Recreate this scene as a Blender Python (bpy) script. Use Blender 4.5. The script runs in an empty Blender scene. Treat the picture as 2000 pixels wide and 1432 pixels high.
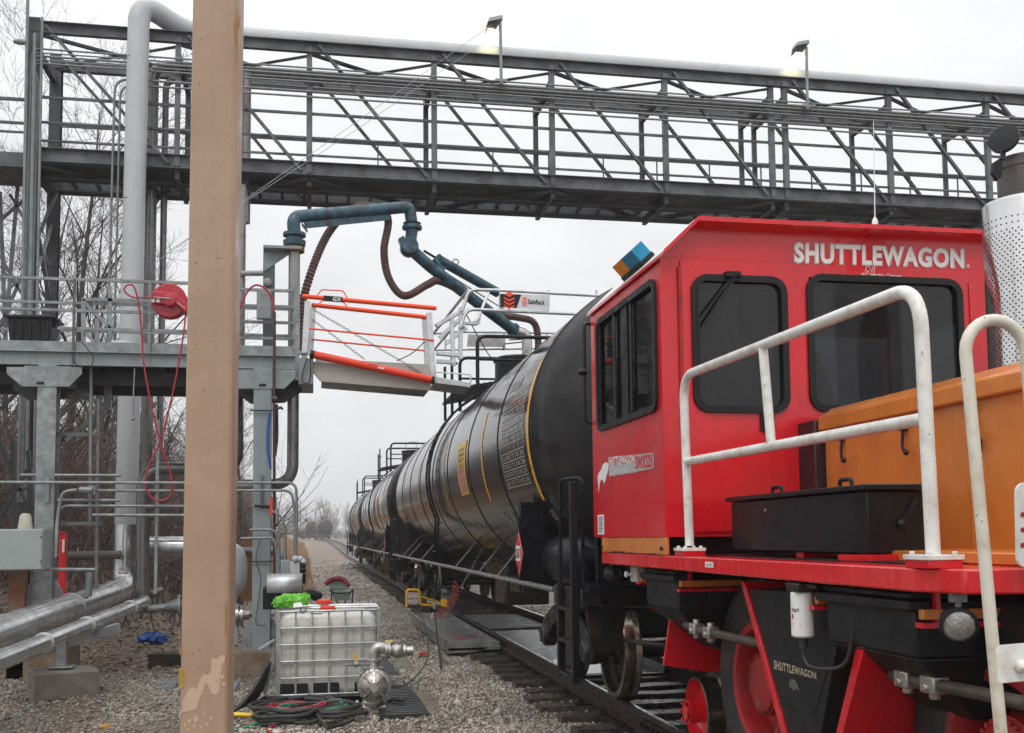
import bpy, bmesh, math, random
import numpy as np
from mathutils import Vector, Matrix, Euler
random.seed(7); RNG = np.random.default_rng(7)
S = bpy.context.scene; COL = S.collection; D = bpy.data
R_ = math.radians
# ------------------------------------------------------------------ camera
CAM = Vector((0, 0, 1.565))          # z = 0 is the rail head, +Y runs along the track
FPX, CX, CY = 2050.0, 1000.0, 895.0
YAW, PITCH, ROLL = -0.18590742, 0.0735011, -0.01049961
RM = Matrix.Rotation(YAW, 3, 'Z') @ Matrix.Rotation(math.pi/2 + PITCH, 3, 'X') @ Matrix.Rotation(ROLL, 3, 'Z')
cd = D.cameras.new('camera'); cam = D.objects.new('camera', cd); COL.objects.link(cam)
cam.matrix_world = Matrix.Translation(CAM) @ RM.to_4x4()
cd.sensor_width = 36; cd.lens = 36*FPX/2000; cd.shift_y = (CY-716)/2000; cd.clip_end = 2000; cd.clip_start = .05
S.camera = cam
# ------------------------------------------------------------------ sky, sun, exposure (overcast)
W = D.worlds.new('World'); S.world = W; W.use_nodes = True
nt = W.node_tree; nt.nodes.clear()
def wn(t, **k):
    n = nt.nodes.new(t)
    for a, b in k.items(): setattr(n, a, b)
    return n
wo = wn('ShaderNodeOutputWorld'); bg = wn('ShaderNodeBackground')
sky = wn('ShaderNodeTexSky', sky_type='NISHITA', sun_disc=False); sky.sun_elevation = R_(50); sky.sun_rotation = R_(200); sky.dust_density = 4; sky.air_density = 1
hsv = wn('ShaderNodeHueSaturation'); hsv.inputs['Saturation'].default_value = .12
nt.links.new(sky.outputs[0], hsv.inputs['Color'])
tc = wn('ShaderNodeTexCoord'); sep = wn('ShaderNodeSeparateXYZ'); nt.links.new(tc.outputs['Generated'], sep.inputs[0])
mr = wn('ShaderNodeMapRange'); mr.inputs['From Min'].default_value = 0; mr.inputs['From Max'].default_value = 1
mr.inputs['To Min'].default_value = 7.7; mr.inputs['To Max'].default_value = 19.5     # CIE-like overcast: brighter overhead
pw = wn('ShaderNodeMath', operation='POWER', use_clamp=True); pw.inputs[1].default_value = 2.; nt.links.new(sep.outputs['Z'], pw.inputs[0]); nt.links.new(pw.outputs[0], mr.inputs['Value'])
noi = wn('ShaderNodeTexNoise'); noi.inputs['Scale'].default_value = 5.5; noi.inputs['Detail'].default_value = 5; noi.inputs['Roughness'].default_value = .55
mp = wn('ShaderNodeMapping'); mp.inputs['Scale'].default_value = (1, 1, 2.2); mp.inputs['Location'].default_value = (3.1, .4, .9)
nt.links.new(tc.outputs['Generated'], mp.inputs[0]); nt.links.new(mp.outputs[0], noi.inputs['Vector'])
nr = wn('ShaderNodeMapRange'); nr.inputs['From Min'].default_value = .3; nr.inputs['From Max'].default_value = .7; nr.inputs['To Min'].default_value = .85; nr.inputs['To Max'].default_value = 1.04
nt.links.new(noi.outputs['Fac'], nr.inputs['Value'])
mu = wn('ShaderNodeMath', operation='MULTIPLY'); nt.links.new(mr.outputs[0], mu.inputs[0]); nt.links.new(nr.outputs[0], mu.inputs[1])
cb = wn('ShaderNodeCombineColor'); 
for i, k in enumerate((.985, 1.0, 1.02)):
    m_ = wn('ShaderNodeMath', operation='MULTIPLY'); m_.inputs[1].default_value = k; nt.links.new(mu.outputs[0], m_.inputs[0]); nt.links.new(m_.outputs[0], cb.inputs[i])
mx = wn('ShaderNodeMix', data_type='RGBA'); mx.inputs[0].default_value = .88
nt.links.new(hsv.outputs[0], mx.inputs[6]); nt.links.new(cb.outputs[0], mx.inputs[7])
nt.links.new(mx.outputs[2], bg.inputs['Color']); bg.inputs['Strength'].default_value = .1
nt.links.new(bg.outputs[0], wo.inputs['Surface'])
sd = D.lights.new('sun', 'SUN'); sd.energy = .6; sd.angle = R_(25); sd.color = (1, .97, .93)
sun = D.objects.new('sun', sd); COL.objects.link(sun); sun.rotation_euler = (R_(40), 0, R_(-20))
VS = S.view_settings; VS.view_transform = 'Standard'; VS.look = 'None'; VS.gamma = 1; VS.exposure = .27; VS.use_curve_mapping = False
S.cycles.max_bounces = 6; S.cycles.volume_bounces = 1; S.cycles.transparent_max_bounces = 8; S.cycles.use_denoising = True
# ------------------------------------------------------------------ pixel helpers: a photo pixel and a known plane give a real point
def ray(px, py): return RM @ Vector(((px-CX)/FPX, -(py-CY)/FPX, -1))
def PY(px, py, Y): d = ray(px, py); return CAM + d*(Y/d.y)
def PX(px, py, X): d = ray(px, py); return CAM + d*(X/d.x)
def PZ(px, py, Z): d = ray(px, py); return CAM + d*((Z-CAM.z)/d.z)
def V(*a): return Vector(a)
def lerp(a, b, t): return a + (b-a)*t
# ------------------------------------------------------------------ mesh builder
def frame_of(d):
    d = d.normalized(); u = V(0, 0, 1) if abs(d.z) < .95 else V(0, 1, 0)
    s = d.cross(u).normalized(); return s, s.cross(d).normalized()
def fillet(pts, rad, seg=5):
    out = [pts[0]]
    for i in range(1, len(pts)-1):
        p, a, b = pts[i], pts[i-1], pts[i+1]
        da, db = (a-p), (b-p); r = min(rad, da.length*.49, db.length*.49)
        A, B = p + da.normalized()*r, p + db.normalized()*r
        for k in range(seg+1):
            t = k/seg; out.append(A*(1-t)**2 + p*2*t*(1-t) + B*t*t)
    out.append(pts[-1]); return out
def smoothpath(pts, n=6):
    out = []; P = [pts[0]] + list(pts) + [pts[-1]]
    for i in range(1, len(P)-2):
        for k in range(n):
            t = k/n; a, b, c, d = P[i-1], P[i], P[i+1], P[i+2]
            out.append(.5*((2*b) + (c-a)*t + (2*a-5*b+4*c-d)*t*t + (3*b-a-3*c+d)*t**3))
    out.append(pts[-1]); return out
class MB:
    def __init__(s): s.v = []; s.f = []; s.mi = []; s.cur = 0
    def add(s, vs, fs):
        o = len(s.v); s.v += [tuple(p) for p in vs]; s.f += [tuple(i+o for i in f) for f in fs]; s.mi += [s.cur]*len(fs); return s
    def m(s, i): s.cur = i; return s
    def bx(s, x0, x1, y0, y1, z0, z1):
        return s.add([(x0,y0,z0),(x1,y0,z0),(x1,y1,z0),(x0,y1,z0),(x0,y0,z1),(x1,y0,z1),(x1,y1,z1),(x0,y1,z1)],
                     [(0,3,2,1),(4,5,6,7),(0,1,5,4),(1,2,6,5),(2,3,7,6),(3,0,4,7)])
    def hexa(s, p):   # 8 points: bottom ring, top ring
        return s.add(p, [(0,3,2,1),(4,5,6,7),(0,1,5,4),(1,2,6,5),(2,3,7,6),(3,0,4,7)])
    def bar(s, p, q, w, h, up=None):
        d = (q-p); 
        if up is None: a, b = frame_of(d)
        else: a = d.cross(up).normalized(); b = a.cross(d).normalized()
        a = a*w/2; b = b*h/2
        return s.hexa([p-a-b, p+a-b, q+a-b, q-a-b, p-a+b, p+a+b, q+a+b, q-a+b])
    def chan(s, p, q, w, h, t=.02):  # I section, web vertical
        u = V(0,0,1); s.bar(p, q, t, h-2*t, u)
        for k in (-1, 1): s.bar(p+u*k*(h/2-t/2), q+u*k*(h/2-t/2), w, t, u)
        return s
    def tube(s, pts, r, n=8, closed=False, cap=True):
        pts = [Vector(p) for p in pts]; N = len(pts); rs = r if isinstance(r, (list, tuple)) else [r]*N
        ring = []; nrm = None
        for i in range(N):
            if closed: d = pts[(i+1) % N]-pts[i-1]
            else: d = (pts[min(i+1, N-1)]-pts[max(i-1, 0)])
            d = d.normalized() if d.length > 1e-9 else V(0,0,1)
            if nrm is None: nrm = frame_of(d)[0]
            nrm = (nrm - d*nrm.dot(d)); nrm = nrm.normalized() if nrm.length > 1e-6 else frame_of(d)[0]
            b = d.cross(nrm); k = 1.0
            ring.append([pts[i] + (nrm*math.cos(a)+b*math.sin(a))*rs[i] for a in [2*math.pi*j/n for j in range(n)]])
        vs = [p for g in ring for p in g]; fs = []
        for i in range(N if closed else N-1):
            for j in range(n):
                a, b = i*n+j, i*n+(j+1) % n; c, e = ((i+1) % N)*n+(j+1) % n, ((i+1) % N)*n+j
                fs.append((a, b, c, e))
        if cap and not closed: fs += [tuple(range(n))[::-1], tuple((N-1)*n+j for j in range(n))]
        return s.add(vs, fs)
    def cyl(s, p, q, r, n=16): return s.tube([p, q], r, n)
    def lathe(s, o, ax, prof, n=24, ang=2*math.pi, ref=None):
        ax = ax.normalized(); a, b = frame_of(ax)
        if ref is not None: a = ref.normalized(); b = ax.cross(a)
        full = abs(ang-2*math.pi) < 1e-6; m = n if full else n+1
        vs = []; fs = []
        for r, t in prof:
            for j in range(m): 
                th = ang*j/n; vs.append(o+ax*t+(a*math.cos(th)+b*math.sin(th))*r)
        for i in range(len(prof)-1):
            for j in range(n): fs.append((i*m+j, i*m+(j+1) % m, (i+1)*m+(j+1) % m, (i+1)*m+j))
        return s.add(vs, fs)
    def ball(s, c, r, n=12, sc=(1,1,1)):
        prof = [(max(1e-4, math.sin(math.pi*i/n)), -math.cos(math.pi*i/n)) for i in range(n+1)]
        vs = []; fs = []; m = n*2
        for pr, pz in prof:
            for j in range(m): vs.append(c+V(pr*math.cos(2*math.pi*j/m)*r*sc[0], pr*math.sin(2*math.pi*j/m)*r*sc[1], pz*r*sc[2]))
        for i in range(n):
            for j in range(m): fs.append((i*m+j, i*m+(j+1) % m, (i+1)*m+(j+1) % m, (i+1)*m+j))
        return s.add(vs, fs)
    def prism(s, poly, ex):
        n = len(poly); ex = Vector(ex); vs = list(poly)+[p+ex for p in poly]
        fs = [tuple(range(n))[::-1], tuple(range(n, 2*n))]+[(i, (i+1) % n, n+(i+1) % n, n+i) for i in range(n)]
        return s.add(vs, fs)
    def poly(s, pts): return s.add(pts, [tuple(range(len(pts)))])
    def ring(s, outer, inner, ex):  # frame between two loops of equal length, extruded
        n = len(outer); ex = Vector(ex); vs = outer+inner+[p+ex for p in outer]+[p+ex for p in inner]; fs = []
        for i in range(n):
            j = (i+1) % n
            fs += [(i, n+i, n+j, j), (2*n+i, 2*n+j, 3*n+j, 3*n+i), (i, j, 2*n+j, 2*n+i), (n+i, 3*n+i, 3*n+j, n+j)]
        return s.add(vs, fs)
def mesh_of(name, mb, mats, off, ang=38):
    me = D.meshes.new(name)
    me.from_pydata([(a-off[0], b-off[1], c-off[2]) for a, b, c in mb.v], [], mb.f)
    for m in (mats if isinstance(mats, (list, tuple)) else [mats]): me.materials.append(m)
    if any(mb.mi): me.polygons.foreach_set('material_index', mb.mi)
    bm = bmesh.new(); bm.from_mesh(me); bmesh.ops.recalc_face_normals(bm, faces=bm.faces); bm.to_mesh(me); bm.free()
    me.polygons.foreach_set('use_smooth', [True]*len(me.polygons)); me.update()
    try: me.set_sharp_from_angle(angle=R_(ang))
    except Exception: pass
    return me
OFF = {}
def tag(o, label=None, cat=None, group=None, kind=None):
    if label: o['label'] = label
    if cat: o['category'] = cat
    if group: o['group'] = group
    if kind: o['kind'] = kind
    return o
def T(name, label, cat, loc, group=None):
    o = D.objects.new(name, None); COL.objects.link(o); o.location = loc; OFF[o.name] = Vector(loc); o.empty_display_size = .2
    return tag(o, label, cat, group)
def P(name, mb, mats, parent=None, bevel=0, label=None, ang=38):
    if parent is not None: off = OFF[parent.name]
    else:
        a = np.array(mb.v); off = Vector(((a[:,0].min()+a[:,0].max())/2, (a[:,1].min()+a[:,1].max())/2, a[:,2].min()))
    o = D.objects.new(name, mesh_of(name, mb, mats, off, ang)); COL.objects.link(o)
    if parent is not None: o.parent = parent
    else: o.location = off
    OFF[o.name] = off.copy()
    if bevel:
        b = o.modifiers.new('bevel', 'BEVEL'); b.width = bevel; b.segments = 2; b.limit_method = 'ANGLE'; b.angle_limit = R_(40)
    if label: o['label'] = label
    return o
def thing(name, mb, mats, label, cat, group=None, bevel=0): return tag(P(name, mb, mats, None, bevel), label, cat, group)
def copy_tree(o, delta=None, parent=None):
    c = o.copy(); COL.objects.link(c)
    if parent is not None: c.parent = parent
    if delta is not None: c.location = Vector(o.location)+Vector(delta)
    for ch in list(o.children): copy_tree(ch, None, c)
    return c
# text as mesh
_tc = {}
def text_pts(body, bold=.0, shear=0):
    k = (body, bold, shear)
    if k not in _tc:
        cu = D.curves.new('t', 'FONT'); cu.body = body; cu.offset = bold; cu.shear = shear; cu.resolution_u = 3; cu.fill_mode = 'FRONT'; cu.space_character = 1+bold*2.5
        o = D.objects.new('t', cu); COL.objects.link(o); bpy.context.view_layer.update()
        me = o.evaluated_get(bpy.context.evaluated_depsgraph_get()).to_mesh()
        vs = [tuple(v.co) for v in me.vertices]; fs = [tuple(p.vertices) for p in me.polygons]
        o.to_mesh_clear(); D.objects.remove(o); D.curves.remove(cu)
        a = np.array(vs); mn, mxx = a.min(0), a.max(0)
        _tc[k] = ([((x-mn[0])/(mxx[0]-mn[0]), (y-mn[1])/(mxx[1]-mn[1])) for x, y, z in vs], fs)
    return _tc[k]
def text_on(mb, body, fn, bold=0, shear=0):   # fn maps (u,v) in 0..1 to a point
    vs, fs = text_pts(body, bold, shear); mb.add([fn(u, v) for u, v in vs], fs)
def quad_map(bl, br, tl, tr): return lambda u, v: lerp(lerp(bl, br, u), lerp(tl, tr, u), v)
# ------------------------------------------------------------------ materials
def M(name, c, rough=.5, metal=0., var=.2, scale=5., bump=0., bscale=40., spec=.42, coat=0., streak=0., streak_c=None, speck=0., speck_c=(.3,.3,.28), rvar=.15, dirt=None, dirt_amt=.0, dirt_scale=3.):
    m = D.materials.new(name); m.use_nodes = True; t = m.node_tree; N = t.nodes; L = t.links
    b = N['Principled BSDF']; tcn = N.new('ShaderNodeTexCoord'); co = tcn.outputs['Object']
    def noise(sc, det=4, vec=co, rg=.6):
        n = N.new('ShaderNodeTexNoise'); n.inputs['Scale'].default_value = sc; n.inputs['Detail'].default_value = det; n.inputs['Roughness'].default_value = rg; L.new(vec, n.inputs['Vector']); return n.outputs['Fac']
    def rampf(f, a, bb, lo=0, hi=1):
        n = N.new('ShaderNodeMapRange'); n.inputs[1].default_value = a; n.inputs[2].default_value = bb; n.inputs[3].default_value = lo; n.inputs[4].default_value = hi; L.new(f, n.inputs[0]); return n.outputs[0]
    def mix(fac, A, B):
        n = N.new('ShaderNodeMix'); n.data_type = 'RGBA'; L.new(fac, n.inputs[0])
        for s_, x in ((6, A), (7, B)):
            if isinstance(x, tuple): n.inputs[s_].default_value = (*x[:3], 1)
            else: L.new(x, n.inputs[s_])
        return n.outputs[2]
    lo = tuple(max(0, x*(1-var)) for x in c); hi = tuple(min(1, x*(1+var)) for x in c)
    nf = noise(scale); col = mix(rampf(nf, .3, .7), lo, hi)
    if dirt: col = mix(rampf(noise(dirt_scale, 6), .55-dirt_amt*.4, .75-dirt_amt*.3, 0, min(1, .5+dirt_amt)), col, dirt)
    if streak:
        mpn = N.new('ShaderNodeMapping'); mpn.inputs['Scale'].default_value = (26, 26, .9); L.new(co, mpn.inputs[0])
        col = mix(rampf(noise(1., 3, mpn.outputs[0]), .5, .72, 0, streak), col, streak_c or tuple(x*.45 for x in c))
    if speck: col = mix(rampf(noise(38, 2), .70, .74, 0, speck), col, speck_c)
    L.new(col, b.inputs['Base Color'])
    L.new(rampf(noise(scale*1.7, 3), .3, .7, max(.03, rough-rvar), min(1, rough+rvar)), b.inputs['Roughness'])
    b.inputs['Metallic'].default_value = metal; b.inputs['Specular IOR Level'].default_value = spec
    if coat: b.inputs['Coat Weight'].default_value = coat; b.inputs['Coat Roughness'].default_value = .06
    if bump:
        bn = N.new('ShaderNodeBump'); bn.inputs['Strength'].default_value = bump; bn.inputs['Distance'].default_value = .01
        L.new(noise(bscale, 4), bn.inputs['Height']); L.new(bn.outputs[0], b.inputs['Normal'])
    return m
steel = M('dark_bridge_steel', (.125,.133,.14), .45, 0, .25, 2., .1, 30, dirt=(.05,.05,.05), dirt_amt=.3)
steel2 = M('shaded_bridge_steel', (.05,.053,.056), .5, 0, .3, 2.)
galv = M('galvanised_steel', (.27,.285,.29), .42, .35, .28, 9., .08, 60, dirt=(.17,.18,.18), dirt_amt=.35, dirt_scale=4)
galvp = M('grey_green_painted_steel', (.25,.285,.29), .4, 0, .12, 3., .05, 30, dirt=(.12,.125,.12), dirt_amt=.1, streak=.25)
conduit = M('conduit_metal', (.21,.22,.22), .48, .35, .2, 6.)
alu = M('bright_aluminium', (.62,.63,.64), .38, .55, .14, 7., dirt=(.42,.42,.42), dirt_amt=.25)
jacket = M('aluminium_jacket', (.58,.585,.59), .22, .85, .18, 2.5, .06, 9, rvar=.1, dirt=(.36,.36,.355), dirt_amt=.2)
greypaint = M('light_grey_pipe_paint', (.46,.475,.49), .42, 0, .07, 2., .03, 12, streak=.15)
dullpipe = M('dull_stainless_pipe', (.30,.29,.28), .3, .6, .25, 3., dirt=(.16,.14,.125), dirt_amt=.3)
darkpipe = M('weathered_dark_pipe', (.095,.085,.075), .45, .3, .35, 2., .1, 20)
blackp = M('black_paint', (.0055,.0075,.0098), .36, 0, .25, 4., .05, 30, spec=.3, dirt=(.011,.013,.016), dirt_amt=.2)
blackmatte = M('black_plastic', (.011,.0118,.0128), .5, 0, .2, 5., spec=.32)
blackgal = M('black_oily_steel', (.017,.015,.014), .38, .2, .4, 5., .25, 25, dirt=(.045,.035,.028), dirt_amt=.35)
tankblk = M('glossy_tank_paint', (.0105,.0098,.0094), .13, 0, .2, 1.2, .04, 1.6, spec=.3, coat=.0, rvar=.035, dirt=(.036,.030,.027), dirt_amt=.25, dirt_scale=1.2, streak=.22, streak_c=(.032,.029,.026))
tankbrn = M('glossy_brown_tank_paint', (.038,.030,.026), .17, 0, .2, 1.2, .04, 2.5, coat=.4, dirt=(.06,.048,.04), dirt_amt=.3, streak=.3, streak_c=(.07,.06,.052))
headblk = M('tank_head_paint', (.009,.0095,.0105), .3, 0, .3, 2., .06, 4, spec=.3, dirt=(.03,.028,.026), dirt_amt=.35)
red = M('wet_red_paint', (.66,.008,.018), .24, 0, .05, 2., .015, 3, coat=.5, rvar=.07, streak=.3, streak_c=(.47,.010,.017), dirt=(.50,.022,.028), dirt_amt=.18, dirt_scale=2.5)
reddk = M('dusty_red_paint', (.50,.022,.024), .45, 0, .25, 6., dirt=(.10,.03,.025), dirt_amt=.35, dirt_scale=6)
orange = M('wet_orange_paint', (.66,.215,.04), .24, 0, .10, 1.6, .02, 6, coat=.4, streak=.28, streak_c=(.42,.11,.016), dirt=(.50,.15,.03), dirt_amt=.2, speck=.15, speck_c=(.8,.4,.15))
ornb = M('safety_orange', (.88,.072,.012), .36, 0, .06, 6.)
white = M('white_rail_paint', (.78,.78,.745), .35, 0, .05, 9., .04, 50, coat=.3, dirt=(.50,.45,.36), dirt_amt=.2, dirt_scale=12, speck=.7, speck_c=(.3,.25,.18))
whited = M('white_decal', (.78,.78,.77), .4, 0, .03, 9)
greyd = M('grey_decal', (.42,.42,.43), .4, 0, .03, 9)
pinkd = M('pale_red_sticker', (.62,.25,.22), .5, 0, .2, 60)
redd = M('red_sticker', (.62,.02,.025), .45, 0, .1, 20)
stencil = M('faded_stencil', (.34,.325,.30), .5, 0, .3, 40)
yellow = M('yellow_reflective_tape', (.80,.40,.012), .35, 0, .08, 8)
yellowp = M('yellow_paint', (.80,.52,.03), .4, 0, .1, 8)
rubber = M('black_rubber', (.022,.022,.023), .55, 0, .25, 8., .08, 60, dirt=(.06,.05,.042), dirt_amt=.3)
hosebrown = M('brown_vapour_hose', (.095,.050,.042), .5, 0, .3, 8.)
hosered = M('red_air_hose', (.36,.018,.035), .35, 0, .1, 8.)
hosegreen = M('green_hose', (.01,.20,.13), .4, 0, .2, 8.)
bluep = M('weathered_blue_paint', (.03,.118,.172), .38, 0, .3, 4., .08, 20, dirt=(.022,.028,.034), dirt_amt=.45, dirt_scale=7, coat=.2)
reelm = M('crimson_reel_paint', (.42,.010,.028), .3, 0, .1, 4., coat=.3)
steelpipe = M('grey_steel_pipe', (.20,.20,.195), .3, .55, .25, 3., .03, 12, dirt=(.11,.105,.10), dirt_amt=.3, streak=.25)
cagem = M('dull_zinc_wire', (.40,.41,.41), .42, .5, .2, 9.)
bluebag = M('blue_tarpaulin', (.02,.085,.33), .4, 0, .25, 8., .3, 14)
greenbag = M('lime_plastic_bag', (.15,.50,.045), .3, 0, .25, 7., .2, 16)
tan = M('tan_post_paint', (.43,.292,.203), .42, 0, .05, 3., .03, 40, speck=.8, speck_c=(.22,.13,.075), dirt=(.36,.235,.157), dirt_amt=.34, dirt_scale=2.6, streak=.32, streak_c=(.34,.22,.145))
tan2 = M('peeled_tan_undercoat', (.54,.375,.27), .5, 0, .06, 6.)
rust = M('rust', (.22,.085,.03), .7, 0, .4, 20)
ochre = M('ochre_stain', (.42,.24,.06), .6, 0, .2, 20)
concrete = M('stained_concrete', (.22,.185,.14), .75, 0, .25, 5., .3, 50, dirt=(.15,.085,.04), dirt_amt=.45, dirt_scale=3)
concrete2 = M('damp_concrete', (.20,.18,.15), .7, 0, .25, 5., .3, 50, dirt=(.12,.10,.08), dirt_amt=.4)
plastic = M('milky_tote_plastic', (.60,.585,.54), .35, 0, .08, 3., .05, 5, streak=.75, streak_c=(.36,.345,.31), dirt=(.42,.40,.35), dirt_amt=.2); 
pb = plastic.node_tree.nodes['Principled BSDF']; pb.inputs['Subsurface Weight'].default_value = .25; pb.inputs['Subsurface Radius'].default_value = (.08,.08,.07)
cast = M('cast_stainless', (.44,.42,.39), .34, .75, .18, 12., .12, 60)
railm = M('rusty_rail', (.055,.040,.034), .42, .3, .3, 6., .15, 30)
railtop = M('worn_rail_head', (.22,.22,.22), .22, .85, .2, 6.)
tie = M('wet_timber_tie', (.055,.043,.036), .36, 0, .45, 9., .5, 30, dirt=(.11,.10,.088), dirt_amt=.25, dirt_scale=8, rvar=.25)
wood = M('rusty_brown_board', (.26,.13,.06), .7, 0, .3, 5, streak=.3)
wheelm = M('wheel_tread_steel', (.20,.17,.135), .26, .85, .3, 5., rvar=.1)
boxgrey = M('grey_enclosure_paint', (.30,.335,.325), .4, 0, .06, 3.)
cloth_g = M('grey_green_fabric', (.09,.11,.095), .8, 0, .2, 20); cloth_r = M('maroon_fabric', (.22,.02,.045), .8, 0, .2, 20)
lensm = M('lamp_lens', (.55,.54,.52), .12, .8, .3, 30., .4, 70)
amber = M('amber_lens', (.85,.28,.01), .15, 0, .05, 30); blue_l = M('blue_lens', (.01,.23,.40), .15, 0, .1, 30)
bark = M('wet_bark', (.068,.056,.05), .7, 0, .3, 4.); bark2 = M('reddish_twig_bark', (.12,.080,.072), .7, 0, .35, 1.5)
leafm = M('dead_leaves', (.17,.085,.045), .6, 0, .5, 3.)
traypaint = M('grey_tray_steel', (.27,.275,.27), .38, .1, .25, 4., dirt=(.08,.075,.06), dirt_amt=.3)
mat_m = M('black_ribbed_mat', (.035,.037,.038), .38, 0, .25, 7.)
cream = M('cream_car_paint', (.50,.47,.40), .5, 0, .1, 2.)
def glassmat(name, c, rough=.04, alpha=.35):
    m = D.materials.new(name); m.use_nodes = True; t = m.node_tree; b = t.nodes['Principled BSDF']
    b.inputs['Base Color'].default_value = (*c, 1); b.inputs['Roughness'].default_value = rough; b.inputs['Specular IOR Level'].default_value = .8
    tr = t.nodes.new('ShaderNodeBsdfTransparent'); tr.inputs[0].default_value = (.30,.32,.33,1); mxs = t.nodes.new('ShaderNodeMixShader')
    tcn = t.nodes.new('ShaderNodeTexCoord'); n = t.nodes.new('ShaderNodeTexNoise'); mp_ = t.nodes.new('ShaderNodeMapping'); mp_.inputs['Scale'].default_value = (30, 30, 3.5); n.inputs['Scale'].default_value = 1; n.inputs['Detail'].default_value = 5
    t.links.new(tcn.outputs['Object'], mp_.inputs[0]); t.links.new(mp_.outputs[0], n.inputs['Vector'])
    rr = t.nodes.new('ShaderNodeMapRange'); rr.inputs[1].default_value = .35; rr.inputs[2].default_value = .75; rr.inputs[3].default_value = alpha; rr.inputs[4].default_value = min(1, alpha+.14); t.links.new(n.outputs['Fac'], rr.inputs[0])
    t.links.new(rr.outputs[0], mxs.inputs[0]); t.links.new(tr.outputs[0], mxs.inputs[1]); t.links.new(b.outputs[0], mxs.inputs[2])
    bn = t.nodes.new('ShaderNodeBump'); bn.inputs['Strength'].default_value = .06; t.links.new(n.outputs['Fac'], bn.inputs['Height']); t.links.new(bn.outputs[0], b.inputs['Normal'])
    t.links.new(mxs.outputs[0], t.nodes['Material Output'].inputs['Surface']); return m
glass = glassmat('rain_streaked_glass', (.016,.017,.019), .05, .55)
glass2 = glassmat('clear_side_glass', (.012,.013,.014), .03, .55)
waterm = M('standing_water', (.03,.029,.026), .05, 0, .2, 3., .12, 14, spec=.7, rvar=.03)
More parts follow.
